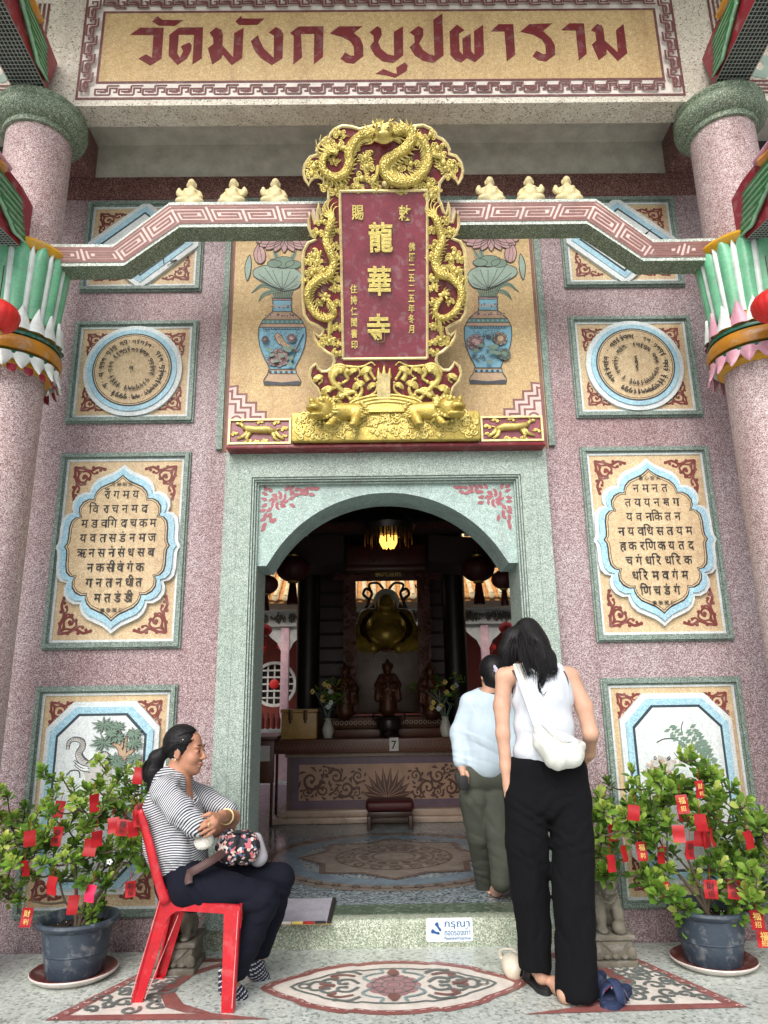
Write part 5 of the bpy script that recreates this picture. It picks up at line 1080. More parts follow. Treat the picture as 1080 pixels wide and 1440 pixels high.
def potted(s, cl, big, per, env, label, plabel, plant, seed, px0):
    rnd = random.Random(seed); bx, by = s*1.555, -.40
    sa = thing('plant_saucer', 'round dark red glazed saucer under the pot %s' % plant, 'saucer', (bx, by, 0), 'plant saucers')
    put('dish', MB().lathe([(.0, .004), (.15, .004), (.185, .02), (.2, .034), (.194, .038), (.18, .028), (.14, .016), (0, .014)], (bx, by, 0), 40), 'saucer_red', sa)
    put('rim', MB().lathe([(.16, .0), (.197, .022), (.2035, .032), (.2005, .037), (.198, .03), (.16, .0)], (bx, by, 0), 40), 'saucer_white', sa)
    o = thing('potted_shrub', label, 'potted plant', (bx, by, .02), 'potted shrubs with red envelopes')
    wob = lambda a, z: 1+.006*math.sin(3*a+z*9)
    put('pot', MB().lathe([(0, .016), (.128, .016), (.134, .03), (.146, .10), (.157, .17), (.164, .222), (.17, .226), (.188, .236), (.197, .25), (.194, .262), (.182, .264), (.168, .256), (.16, .24), (.15, .2), (0, .2)], (bx, by, 0), 44, 0, wob), 'pot_blue', o)
    for zz_ in (.12, .2): put('pot_ridge', MB().lathe([(.148+.06*(zz_-.1), zz_-.004), (.153+.06*(zz_-.1), zz_), (.149+.06*(zz_-.1), zz_+.004)], (bx, by, 0), 44, 0, wob), 'pot_blue', o)
    so_ = MB(); nn = 14; vs = []
    for i in range(6):
        for k in range(nn): r = .158*i/5; a = 2*PI*k/nn; vs.append((bx+r*math.cos(a), by+r*math.sin(a), .214+rnd.uniform(-.008, .01)))
    so_.add(vs, [(i*nn+k, i*nn+(k+1) % nn, (i+1)*nn+(k+1) % nn, (i+1)*nn+k) for i in range(5) for k in range(nn)]); sl_ = put('soil', so_, 'soil', o)
    m = MB()
    for k in range(160): a = rnd.uniform(0, 6.3); r = .15*math.sqrt(rnd.random()); m.ball((bx+r*math.cos(a), by+r*math.sin(a), .218), rnd.uniform(.003, .008), 5)
    put('clods', m, 'soil', sl_, kind='stuff')
    m = MB()
    for k in range(30): a = rnd.uniform(0, 6.3); r = .14*math.sqrt(rnd.random()); m.ball((bx+r*math.cos(a), by+r*math.sin(a), .222), rnd.uniform(.002, .004), 4)
    put('grit', m, 'saucer_white', sl_, kind='stuff')
    nodes = [Vector((bx, by, .21)), Vector((bx-s*.01, by, .26))]; T = []; pts = []
    for (x, y) in cl:
        dy = rnd.uniform(-.2, .22); q = W(px0+x/2.88, 940+y/2.88, by+dy); pts.append(q)
        for _ in range(2): pts.append(q+Vector((rnd.gauss(0, .035), rnd.uniform(-.16, .16), rnd.gauss(0, .03))))
    pts.sort(key=lambda q: (q-nodes[0]).length); m = MB(); cls = []
    for q in pts:
        best = min(nodes, key=lambda n_: (n_-q).length+max(0, n_.z-q.z+.02)*2+(0 if n_.z > .2 else 9)); d = q-best
        mid = best+d*.5+Vector((rnd.uniform(-.015, .015), rnd.uniform(-.015, .015), -.02)); thick = .0032+.0018*max(0, 1-(best-nodes[0]).length/.5)
        cv = [Vector(v) for v in cr([best, mid, q], 4)]; m.tube(cv, [thick+.002*(1-i/8) for i in range(9)], 5); nodes += [cv[4], q]
        dr = (d.normalized()*.5+Vector((rnd.uniform(-.5, .5), -.35+rnd.uniform(-.4, .3), .75))).normalized(); cls.append((q, dr, big*rnd.uniform(.8, 1.2)))
    for k in range(3): m.tube([(bx+.012*k-.01, by, .2), (bx+s*(.02-.05*k), by-.01*k, .34), (bx+s*(.04-.12*k), by, .5)], [.011, .009, .006], 7)
    put('stem', m, 'bark', o)
    vs, fs, tone = leafmesh(cls, rnd, .052, per); me_o = put('foliage', Raw(vs, fs), 'leaf_green', o, sharp=0, kind='stuff'); at = me_o.data.attributes.new('tone', 'FLOAT', 'POINT'); at.data.foreach_set('value', np.array(tone, np.float32))
    if s < 0:
        m = MB(); c0 = W(154, 1212, -.62)
        for k in range(5): a = 2*PI*k/5; m.ball(c0+Vector((.009*math.cos(a), 0, .009*math.sin(a))), (.007, .003, .005), 6)
        put('white_blossom', m, 'lotus_white', o)
    for i, (x, y, st) in enumerate(env):
        dY = rnd.uniform(-.27, -.12); envelope(None, px0+x/2.88, 940+y/2.88, by+dY, .052*rnd.uniform(.85, 1.15), .076*rnd.uniform(.9, 1.15), rnd.uniform(-.9, .9) if st == 0 else rnd.uniform(-.5, .4), rnd.uniform(-.15, .15), st, plant, seed*100+i)
CL = [(30, 510), (60, 600), (20, 660), (100, 560), (160, 580), (130, 640), (200, 560), (250, 440), (230, 490), (300, 520), (340, 480), (430, 410), (400, 450), (480, 430), (560, 400), (600, 440), (540, 480), (500, 510), (440, 520), (590, 500), (380, 560), (300, 600), (270, 640), (340, 640), (400, 600), (460, 560), (540, 540), (580, 560), (70, 680), (120, 730), (200, 720), (250, 760), (180, 780), (60, 760), (20, 860), (120, 830), (80, 880), (220, 830), (300, 830), (350, 800), (420, 760), (400, 840), (480, 760), (540, 700), (580, 720), (600, 780), (500, 690), (540, 760), (30, 770), (370, 990), (355, 965), (440, 700), (150, 690), (310, 700), (5, 600), (330, 560), (470, 640), (210, 640), (560, 640), (30, 700), (360, 700)]
EL = [(560, 435, 0), (240, 570, 0), (382, 545, 0), (560, 605, 2), (460, 635, 0), (495, 645, 2), (120, 690, 0), (232, 680, 2), (365, 725, 0), (392, 690, 0), (102, 810, 0), (210, 880, 0), (365, 912, 3), (295, 958, 0), (108, 1008, 1), (528, 893, 2), (600, 715, 1), (540, 650, 0)]
CR_ = [(120, 510), (170, 560), (110, 590), (240, 490), (265, 460), (300, 520), (345, 440), (400, 470), (430, 440), (380, 520), (450, 500), (500, 370), (530, 410), (580, 420), (610, 440), (490, 470), (560, 500), (620, 530), (660, 570), (700, 610), (780, 590), (760, 650), (700, 690), (770, 720), (720, 740), (740, 820), (780, 860), (690, 790), (640, 740), (600, 760), (560, 790), (620, 800), (660, 820), (240, 640), (190, 640), (130, 670), (170, 720), (120, 740), (140, 800), (120, 820), (290, 620), (330, 600), (360, 680), (280, 690), (400, 590), (350, 550), (470, 600), (520, 560), (600, 610), (560, 650), (410, 810), (350, 830), (340, 880), (370, 880), (520, 850), (450, 950), (480, 960), (690, 970), (670, 990), (720, 900), (760, 930), (640, 660), (580, 560), (230, 560), (800, 640), (810, 780), (750, 760)]
ER = [(262, 585, 0), (180, 665, 2), (295, 740, 1), (375, 755, 0), (445, 670, 0), (530, 490, 1), (535, 625, 0), (530, 690, 0), (555, 690, 0), (580, 685, 0), (490, 735, 2), (172, 790, 0), (390, 900, 1), (575, 895, 2), (668, 895, 2), (763, 1018, 1), (790, 1095, 1), (460, 550, 1), (730, 695, 0), (465, 590, 0), (225, 750, 0)]
potted(-1, CL, .98, 18, EL, 'leafy green shrub hung with red envelopes in dull blue pot, elephant picture side', '', 'beside the seated woman', 31, 0)
potted(1, CR_, 1.28, 14, ER, 'broad leaved shrub hung with red envelopes in dark blue pot by stone lion', '', 'beside the stone lion statue', 32, 800)
# ------------------------------------------------------------------ guardian lions
def lion(s, label):
    bx, by = s*1.075, -.30; o = thing('stone_lion', label, 'statue', (bx, by, 0), 'stone guardian lions')
    m = MB().bbox((bx-.105, by-.125, -.005), (bx+.105, by+.125, .03), .008).bbox((bx-.09, by-.11, .03), (bx+.09, by+.11, .115), .01).bbox((bx-.103, by-.122, .115), (bx+.103, by+.122, .142), .008); put('pedestal', m, 'stone_gray', o)
    m = MB()
    for k in range(5): x = bx-.085+.0425*k; m.ball((x, by-.112, .045), (.02, .014, .014), 8)
    for q in (-.13, .13): m.ball((bx+q*.6, by-.115, .06), (.026, .014, .03), 8)
    fq = wallframe(by-.111); m.prism(fq, [(bx-.07, .112), (bx+.07, .112), (bx, .05)], 0, .006); put('pedestal_carving', m, 'stone_gray', o)
    f = Field(.0055); P = lambda x, y, z: (bx+x*1.0, by-y, .142+z)
    f.chain([P(0, -.06, .05), P(0, -.02, .12), P(0, .03, .175)], [.062, .058, .05], .03); f.ell(P(-.045, -.03, .04), (.035, .06, .045), k=.02).ell(P(.045, -.03, .04), (.035, .06, .045), k=.02)
    for q in (-1, 1): f.chain([P(q*.04, .03, .14), P(q*.045, .065, .07), P(q*.045, .075, .015)], [.03, .024, .022], .02); f.ell(P(q*.045, .09, .012), (.026, .034, .014), k=.01); f.ell(P(q*.06, .03, .012), (.022, .04, .014), k=.01)
    f.ell(P(-.03*s*-1, .105, .03), (.034, .034, .034), k=.006)
    f.ell(P(0, .05, .225), (.056, .055, .052), k=.02); f.ell(P(0, .095, .212), (.036, .03, .026), k=.015); f.ell(P(0, .09, .182), (.032, .028, .012), k=.012); f.ell(P(0, .118, .222), (.014, .012, .010), k=.006)
    for q in (-1, 1): f.ell(P(q*.024, .098, .242), (.012, .012, .011), k=.004); f.ell(P(q*.05, .045, .262), (.012, .01, .018), k=.008); f.ell(P(q*.024, .096, .257), (.018, .01, .007), k=.006)
    rn = random.Random(3)
    for k in range(60):
        a = rn.uniform(0, 2*PI); h = rn.uniform(-.07, .06); r = .058*math.sqrt(max(.15, 1-(h/.085)**2)); y = .04+r*math.sin(a)
        if y > .085 and abs(h) < .06: continue
        f.ell(P(r*math.cos(a)*1.08, y, .225+h), (.011, .011, .011), k=.004)
    for k in range(9): f.ell(P(-.045+.011*k, .085-.0*abs(k-4)+.012*math.cos((k-4)*.4), .135+.003*(k-4)**2*.5), (.006, .006, .006), k=.003)
    f.chain([P(0, -.1, .06), P(0, -.115, .12), P(0, -.09, .16)], [.018, .03, .01], .015)
    solid('lion_body', f, 'stone_gray', o)
lion(1, 'grey carved stone lion on pedestal beside the standing woman'); lion(-1, 'grey stone lion pedestal standing behind the red plastic chair')
# ------------------------------------------------------------------ red plastic chair
chr_ = thing('plastic_chair', 'red plastic armless chair with worn edges under the seated woman', 'chair', (-.91, -.63, 0))
def slab(mb, quads, mi=0):                                   # loft through quads (lists of 4 points)
    n = len(quads); vs = [p for q in quads for p in q]; fs = [(i*4+k, i*4+(k+1) % 4, (i+1)*4+(k+1) % 4, (i+1)*4+k) for i in range(n-1) for k in range(4)]+[(3, 2, 1, 0), tuple((n-1)*4+k for k in range(4))]
    return mb.add(vs, fs, mi)
SZ = .412
def seat_pt(u, v, z): # u 0 back..1 front, v 0 near..1 far
    yn = lerp(-.765, -.835, u); yf = lerp(-.475, -.425, u); return Vector((lerp(-1.03, -.69, u), lerp(yn, yf, v), z))
mb = MB(); nu = 12; rows = []
for i in range(nu+1):
    u = i/nu; z = SZ-.012*math.sin(PI*u)-(.02*max(0, u-.85)/.15)**1; rows.append([seat_pt(u, v, z-.014*math.sin(PI*v)) for v in np.linspace(0, 1, 9)])
vs = [p for r in rows for p in r]+[p-Vector((0, 0, .008)) for r in rows for p in r]; n_ = (nu+1)*9
fs = [(i*9+j, i*9+j+1, (i+1)*9+j+1, (i+1)*9+j) for i in range(nu) for j in range(8)]; fs += [tuple(n_+k for k in f[::-1]) for f in fs]
mb.add(vs, fs); put('seat', mb, 'chair_red', chr_, sharp=50)
ap = MB()                                                     # apron with rounded inner corners, near and far side and front
def apron(p0, p1, drop, th, nrm):
    for i in range(10):
        pass
    qs = []
    for i in range(13):
        t = i/12; p = Vector(p0).lerp(Vector(p1), t); e = min(t, 1-t)*(Vector(p1)-Vector(p0)).length; d = drop+(.055*(1-min(1, e/.07))**2); nr = Vector(nrm)*th
        qs.append([p+Vector((0, 0, .004)), p+nr+Vector((0, 0, .002)), p+nr-Vector((0, 0, d)), p-Vector((0, 0, d))])
    slab(ap, qs)
apron(seat_pt(0, 0, SZ), seat_pt(1, 0, SZ-.006), .034, .012, (0, -1, 0)); apron(seat_pt(0, 1, SZ), seat_pt(1, 1, SZ-.006), .034, .012, (0, 1, 0)); apron(seat_pt(1, 0, SZ-.008), seat_pt(1, 1, SZ-.008), .034, .012, (1, 0, 0))
put('apron', ap, 'chair_red', chr_, sharp=40, kind='stuff')
def leg(top, bot, w0, w1, cx_, cy_):
    m = MB(); t, b = Vector(top), Vector(bot)
    for ax in (0, 1):                                         # an L-section of two tapered plates
        q = []
        for p, w_ in ((t, w0), (t.lerp(b, .5), (w0+w1)/2), (b, w1)):
            if ax == 0: a, c = Vector((cx_*w_, 0, 0)), Vector((0, cy_*.009, 0))
            else: a, c = Vector((0, cy_*w_*.8, 0)), Vector((cx_*.009, 0, 0))
            q.append([p, p+a, p+a+c, p+c])
        slab(m, q)
    m.bbox((b.x+(min(0, cx_*w1)), b.y+min(0, cy_*w1*.8), -.0), (b.x+max(0, cx_*w1), b.y+max(0, cy_*w1*.8), .008), .003)
    m.tube([t+Vector((cx_*.003, cy_*.003, 0)), b+Vector((cx_*.003, cy_*.003, .004))], .0062, 8)
    put('leg', m, 'chair_red', chr_, sharp=50)
leg((-.683, -.845, SZ-.005), (-.695, -.855, 0), .07, .052, -1, 1); leg((-.683, -.415, SZ-.005), (-.655, -.40, 0), .07, .052, -1, -1)
leg((-1.045, -.785, SZ+.05), (-1.165, -.735, 0), .072, .046, 1, 1); leg((-1.045, -.465, SZ+.05), (-1.15, -.43, 0), .072, .046, 1, -1)
mb = MB(); prof = [(-1.03, SZ-.005), (-1.062, .48), (-1.092, .57), (-1.12, .66), (-1.15, .745), (-1.172, .80)]
nv = 10; vs = []
for k in (0, 1):
    for i, (x, z) in enumerate(cr(prof, 3)):
        for j in range(nv+1):
            v = j/nv; t = i/15; yn, yf = lerp(-.785, -.80, t), lerp(-.465, -.45, t); bow = .05*(1-(2*v-1)**2); zz_ = z-.03*max(0, (2*v-1)**8)*(1 if i == 15 else 0); vs.append((x-bow-.011*k, lerp(yn, yf, v), zz_))
n_ = 16*(nv+1); fs = [(i*(nv+1)+j, i*(nv+1)+j+1, (i+1)*(nv+1)+j+1, (i+1)*(nv+1)+j) for i in range(15) for j in range(nv) if not (3 < i < 12 and j in (2, 5, 8))]
fs += [tuple(n_+k for k in f[::-1]) for f in fs]+[(15*(nv+1)+j, 15*(nv+1)+j+1, n_+15*(nv+1)+j+1, n_+15*(nv+1)+j) for j in range(nv)]
put('backrest', mb.add(vs, fs), 'chair_red', chr_, sharp=50)
for yy, yt in ((-.785, -.80), (-.465, -.45)):
    m = MB(); pp = cr(prof, 3); m.tube([(x+.006, lerp(yy, yt, i/15), z) for i, (x, z) in enumerate(pp)], [.024-.010*i/15 for i in range(16)], 10, flat=.45, up=(0, 1, 0)); put('back_post', m, 'chair_red', chr_, sharp=0)
for a, b in (((-.689, -.857, .39), (-.70, -.862, .02)), ((-1.05, -.80, .42), (-1.165, -.742, .03)), ((-.965, -.795, .36), (-1.105, -.742, .02))): put('worn_edge', MB().tube([Vector(a).lerp(Vector(b), t) for t in (0, .3, .31, .6, 1)], [.0012, .0028, .0010, .0022, .0026], 5), 'chair_scuff', chr_)
# ------------------------------------------------------------------ people
skin('skin_tan', (182, 134, 110)); skin('skin_light', (204, 164, 142))
cloth('trouser_navy', (17, 20, 33), .9, .25, 7); cloth('trouser_black', (12, 12, 16), .94, .25, 6); cloth('trouser_olive', (74, 77, 69), .88, .35, 9); cloth('tank_white', (206, 212, 222), .85, .12, 12); cloth('sweater_white', (186, 203, 216), .88, .25, 8); cloth('bag_cloth', (220, 222, 216), .8, .3, 10)
t = NT('hair_black'); n = t.noise(26, 4, co=t.coord((6, 6, .6))); k = t.ramp(n.outputs[0], [(.3, (.003, .003, .004)), (.7, (.012, .011, .013))]); t.col(k); t.rough(.5); t.set(Specular__IOR__Level=.25); t.bump(n.outputs[0], .5, .006); MATS['hair_black'] = t.m
t = NT('stripe_shirt'); a = t.n('Attribute', _attribute_name='stripe'); sn = t.math('SINE', t.math('MULTIPLY', a.outputs['Fac'], 2*PI/.0105)); n = t.noise(10, 4, .5, dist=.8)
k = t.ramp(t.math('ADD', t.math('MULTIPLY', sn, .5), .5), [(.38, L_((208, 210, 214))), (.62, L_((54, 60, 74)))]); k = t.mix(.3, k, t.ramp(n.outputs[0], [(.3, (.4,)*3), (.7, (.62,)*3)]), 'OVERLAY'); t.col(k); t.rough(.85); t.bump(n.outputs[0], .5, .03); t.set(Specular__IOR__Level=.2); MATS['stripe_shirt'] = t.m
t = NT('floral_bag'); v = t.n('TexVoronoi', Scale=85); t.l(t.tc.outputs['Object'], v.inputs['Vector']); sp = t.n('SeparateColor'); t.l(v.outputs['Color'], sp.inputs[0])
k = t.ramp(sp.outputs[0], [(0, L_((28, 28, 34))), (.5, L_((40, 44, 58))), (.62, L_((216, 206, 200))), (.74, L_((200, 110, 120))), (.86, L_((90, 110, 140))), (.93, L_((226, 186, 176)))], 'CONSTANT'); t.col(k); t.rough(.6); n = t.noise(14, 4); t.bump(n.outputs[0], .5, .02); MATS['floral_bag'] = t.m
t = NT('smocked_bag'); MATS['smocked_bag'] = t.m; t.col(L_((170, 168, 176))); t.rough(.8)
def axes(fwd, up=(0, 0, 1)):
    f = Vector(fwd).normalized(); u = Vector(up); u = (u-f*u.dot(f)).normalized(); s = f.cross(u); return s, f, u
def head(F, c, fwd, up, sc):
    s, f, u = axes(fwd, up); R = Matrix((s, f, u)).transposed(); c = Vector(c)
    P = lambda a, b, d: c+(s*a+f*b+u*d)*sc
    E = lambda p, r, k=.015, sub=False: F.ell(P(*p), [x*sc for x in r], R, k, sub)
    E((0, -.008, .035), (.074, .094, .088), .01); E((0, .028, -.03), (.060, .062, .082)); E((0, .062, -.098), (.028, .026, .022), .02); E((0, .03, -.075), (.054, .054, .038), .02)
    for q in (-1, 1):
        E((q*.034, .064, -.035), (.028, .026, .026), .02); E((q*.030, .084, .022), (.026, .012, .010), .012); E((q*.074, -.008, -.012), (.008, .018, .030), .006); E((q*.031, .094, .0), (.016, .012, .009), .010, True); E((q*.030, .082, .0), (.0135, .012, .0115), .003); E((q*.013, .100, -.036), (.0085, .009, .007), .006)
    F.cap(P(0, .088, .012), P(0, .112, -.030), .008*sc, .0115*sc, .010); E((0, .094, -.060), (.022, .011, .0065), .006); E((0, .091, -.074), (.019, .011, .0065), .006); E((0, .1, -.067), (.024, .006, .0012), .003, True)
    return P, R
def hand(F, wrist, knuckles_c, tips, thumb, r=.0082, palm_r=.02):
    F.cap(wrist, knuckles_c, .022, palm_r, .012)
    w, kc = Vector(wrist), Vector(knuckles_c); d = (kc-w).normalized(); mid = Vector((0, 0, 0))
    for i, t_ in enumerate(tips):
        b, m, e = [Vector(x) for x in t_]; F.chain([tuple(w.lerp(b, .4)), tuple(b)], [.012, .0105], .006); F.chain([tuple(b), tuple(m), tuple(e)], [r*1.05, r, r*.82], .004)
    b, m, e = [Vector(x) for x in thumb]; F.chain([tuple(b), tuple(m), tuple(e)], [.012, .0095, .008], .005)
def folds(amp, *waves):
    """displacement: (direction, wavelength, phase, centre, radius) creases fading out from a centre"""
    def d(P):
        o = np.zeros(len(P))
        for dr, wl, ph, c, r in waves:
            w_ = np.exp(-((P-np.array(c, float))**2).sum(1)/(2*r*r)); q = P @ np.array(dr, float)+.012*np.sin(P[:, 2]*31+P[:, 0]*23); sn_ = np.sin(2*PI*q/wl+ph); o += amp*w_*(.55*sn_+1.1*(1-np.abs(np.sin(PI*q/wl*1.3+ph)))**3-.3)
        return o
    return d
def strands(name, paths, n, spread, r, parent, seed, taper=True):
    rn = random.Random(seed); m = MB()
    for k in range(n):
        P = rn.choice(paths); o = Vector((rn.gauss(0, spread), rn.gauss(0, spread*.6), rn.gauss(0, spread*.6))); q = [Vector(p)+o*(.4+.6*i/(len(P)-1))+Vector((rn.gauss(0, .004),)*3) for i, p in enumerate(P)]
        c = cr([tuple(x) for x in q], 4); m.tube(c, [r*(1-.8*i/len(c)) for i in range(len(c))], 4)
    return put(name, m, 'hair_black', parent, sharp=0, kind='stuff')
# ---------------- seated woman in the striped blouse
p1 = thing('person', 'seated woman in striped blouse and navy trousers with arms folded', 'person', (-.91, -.63, 0), 'people at the temple')
A = lambda x, y, Y: tuple(W(180+x/3.273, 1000+y/3.273, Y))
hc = Vector(A(262, 182, -.635)); fwd = Vector((.985, -.17, -.02)); FB_ = Field(.0052)
PH, RH = head(FB_, hc, fwd, (-.02, 0, 1), .93)
FB_.cap(PH(0, -.02, -.06), A(222, 315, -.635), .052, .058, .02)
shr, shl = A(168, 352, -.80), A(232, 335, -.47); FB_.chain([shr, A(222, 330, -.635), shl], [.033, .05, .033], .02); FB_.cap(A(205, 350, -.635), A(240, 700, -.635), .09, .10, .03)
elr, ell_ = A(318, 530, -.83), A(478, 492, -.52)
FB_.chain([shr, elr], [.034, .036], .02); FB_.chain([elr, A(400, 545, -.66), A(470, 540, -.55)], [.036, .032, .026], .02)
wrl = A(432, 482, -.74)
FB_.chain([shl, ell_], [.034, .036], .02); FB_.chain([ell_, wrl], [.038, .026], .02)
kn = A(398, 512, -.865)
hand(FB_, wrl, kn, [(A(392, 492, -.87), A(358, 506, -.89), A(338, 522, -.885)), (A(390, 512, -.875), A(350, 530, -.895), A(326, 546, -.885)), (A(392, 530, -.87), A(356, 552, -.888), A(334, 566, -.88)), (A(396, 546, -.86), A(372, 568, -.875), A(352, 580, -.87))], (A(412, 478, -.83), A(376, 472, -.875), A(346, 482, -.88)))
for q, hip, kne, ank in ((0, (270, 800, -.72), (640, 860, -.73), (460, 1225, -.70)), (1, (290, 790, -.54), (712, 765, -.53), (592, 1150, -.50))): FB_.chain([A(*hip), A(*kne), A(*ank)], [.075, .042, .03], .03)
FB_.cap(A(255, 740, -.635), A(300, 780, -.635), .1, .1, .04)
for (x, y, Y), (x2, y2, Y2) in (((470, 1262, -.72), (520, 1306, -.70)), ((590, 1185, -.50), (625, 1224, -.47))): FB_.chain([A(460 if Y < -.6 else 590, 1200 if Y < -.6 else 1150, Y), A(x, y, Y), A(x2, y2, Y2)], [.034, .034, .026], .02)
body = solid('body', FB_, 'skin_tan', p1)
# features
m = MB()
for q in (-1, 1):
    m.tube([PH(q*.016, .1, .026), PH(q*.032, .098, .033), PH(q*.048, .084, .028)], [.0018, .0032, .0015], 5)
put('eyebrow', m, 'hair_black', body)
for q in (-1, 1):
    e = put('eye', MB().ball(PH(q*.031, .0905, -.001), (.0068, .0068, .0042), 8, 0, RH @ Matrix.Identity(3)), 'hair_black', body)
m = MB(); m.tube([PH(-.02, .098, -.066), PH(0, .106, -.0645), PH(.02, .098, -.066)], [.001, .002, .001], 5); paint('lip', (150, 84, 76), .5); put('lips', m, 'lip', body)
put('earring', MB().ball(PH(.082, -.012, -.04), .005, 8), 'gold_rim', body)
# hair: pulled back with a ponytail
FH = Field(.006); s_, f_, u_ = axes(fwd, (-.02, 0, 1)); E = lambda p, r, k=.01, sub=False: FH.ell(PH(*p), r, RH, k, sub)
E((0, -.022, .04), (.079, .092, .090)); E((0, .085, -.035), (.09, .062, .098), .012, True); E((0, .06, -.09), (.1, .10, .075), .012, True)
E((0, -.115, -.01), (.022, .022, .024), .012); FH.chain([PH(0, -.115, -.01), PH(0, -.155, -.04), PH(.0, -.168, -.11), PH(0, -.15, -.18), PH(0, -.14, -.205)], [.026, .037, .042, .034, .012], .02)
hair = solid('hair', FH, 'hair_black', p1, disp=folds(.0016, ((.2, .0, 1), .014, 0, tuple(hc), .3)))
strands('hair_strands', [[PH(.03, .06, .10), PH(.07, .0, .08), PH(.06, -.07, .03), PH(.01, -.115, -.01)], [PH(.065, .055, .05), PH(.082, .0, .035), PH(.06, -.07, .0), PH(.01, -.115, -.01)], [PH(.01, -.13, -.01), PH(.035, -.165, -.06), PH(.035, -.17, -.13), PH(.02, -.15, -.2)], [PH(.0, -.13, 0), PH(.02, -.2, -.06), PH(.02, -.205, -.13), PH(.0, -.165, -.2)]], 130, .007, .0016, hair, 8)
m = MB()
for k in range(30): a = 2*PI*k/30; c0 = Vector(PH(.024*math.cos(a), -.113, -.01+.024*math.sin(a))); m.ball(c0, .008, 6)
put('scrunchie', m, 'bag_white', hair)
m = MB()
for k in range(7): m.ball(PH(.078, .02-.008*k, .06-.016*k), .0035, 5)
put('hair_clip', m, 'sock_stripe', hair)
# blouse
FS_ = Field(.006); tors = [A(206, 345, -.635), A(188, 470, -.635), A(205, 600, -.635), A(252, 735, -.635)]
FS_.chain(tors, [.10, .122, .128, .125], .03); FS_.chain([A(165, 362, -.795), A(222, 322, -.635), A(235, 345, -.475)], [.054, .064, .054], .03); FS_.ell(A(262, 500, -.64), (.085, .14, .12), k=.04); FS_.ell(A(268, 620, -.64), (.09, .15, .11), k=.04)
FS_.chain([A(168, 370, -.79), A(235, 455, -.83), A(312, 525, -.835)], [.06, .058, .053], .03); FS_.chain([A(240, 350, -.475), A(345, 405, -.47), A(455, 462, -.505)], [.058, .058, .054], .03)
FS_.ell(A(300, 330, -.65), (.035, .045, .08), k=.03, sub=True); FS_.cap(A(228, 318, -.635), PH(0, 0, -.07), .062, .062, .012, True)
v, f = FS_.mesh(folds(.0045, ((.7, .2, -.7), .05, 0, A(230, 470, -.8), .12), ((.9, 0, .3), .06, 1, A(240, 640, -.75), .14), ((.3, .0, .9), .045, 2, A(300, 500, -.83), .08), ((.6, .3, .6), .05, 2, A(400, 430, -.5), .1)))
sh = put('blouse', Raw(v, f), 'stripe_shirt', p1, sharp=0)
segs = [(tors[0], tors[3], .13), (A(168, 370, -.79), A(312, 525, -.835), .065), (A(240, 350, -.475), A(455, 462, -.505), .066)]; best = np.full(len(v), 9.); st = np.zeros(len(v))
for a, b, r in segs:
    a, b = np.array(a), np.array(b); ba = b-a; h = np.clip(((v-a)@ba)/(ba@ba), 0, 1); d = np.linalg.norm(v-a-h[:, None]*ba, axis=1)-r; mk = d < best; best[mk] = d[mk]; st[mk] = ((v-a)@(ba/np.linalg.norm(ba)))[mk]
st += .012*np.sin(v[:, 0]*22+v[:, 1]*17)*1.0; at = sh.data.attributes.new('stripe', 'FLOAT', 'POINT'); at.data.foreach_set('value', st.astype(np.float32))
# trousers
FT = Field(.007); FT.chain([A(262, 770, -.635), A(305, 795, -.635)], [.14, .12], .05)
FT.chain([A(285, 800, -.72), A(470, 838, -.735), A(628, 866, -.735), A(560, 1040, -.72), A(476, 1228, -.705)], [.105, .082, .066, .06, .058], .02); FT.chain([A(310, 770, -.55), A(520, 775, -.535), A(700, 768, -.53), A(662, 930, -.52), A(596, 1120, -.505)], [.098, .080, .066, .058, .054], .02)
FT.ell(Vector(A(470, 1275, -.70)), (.11, .11, .045), k=.006, sub=True); FT.ell(Vector(A(588, 1172, -.50)), (.11, .11, .045), k=.006, sub=True)
solid('trousers', FT, 'trouser_navy', p1, disp=folds(.005, ((.5, 0, -.85), .09, 0, A(580, 900, -.78), .12), ((.2, .1, 1), .08, 0, A(530, 1100, -.75), .14), ((.8, 0, .5), .06, 1, A(320, 820, -.8), .1), ((.3, 0, .9), .07, 0, A(640, 850, -.55), .12)))
# socks
for (x, y, Y), (x2, y2, Y2), top in (((462, 1268, -.72), (520, 1308, -.70), (456, 1205, -.71)), ((588, 1190, -.50), (622, 1226, -.47), (592, 1150, -.5))):
    f = Field(.0055); f.chain([A(*top), A(x, y, Y), A(x2, y2, Y2)], [.04, .04, .032], .02); a0, b0 = np.array(A(*top)), np.array(A(x2, y2, Y2)); dd = (b0-a0)/np.linalg.norm(b0-a0)
    solid('sock', f, ['sock_navy', 'sock_stripe'], p1, mi=lambda c: ((((c-a0)@dd) % .017) < .004).astype(int))
m = MB(); bc = Vector(A(452, 486, -.69)); ax_ = (Vector(wrl)-Vector(ell_)).normalized(); o1 = ax_.orthogonal().normalized(); o2 = ax_.cross(o1)
m.tube([bc+(o1*math.cos(a)+o2*math.sin(a))*.0335 for a in np.linspace(0, 2*PI, 25)], .0042, 6, cap=False); put('bracelet', m, 'gold_rim', p1)
m = MB(); rc = Vector(A(376, 523, -.885)); m.tube([rc+Vector((.002*math.cos(a), .010*math.cos(a), .011*math.sin(a))) for a in np.linspace(0, 2*PI, 13)], .0018, 5); put('ring', m, 'gold_rim', p1)
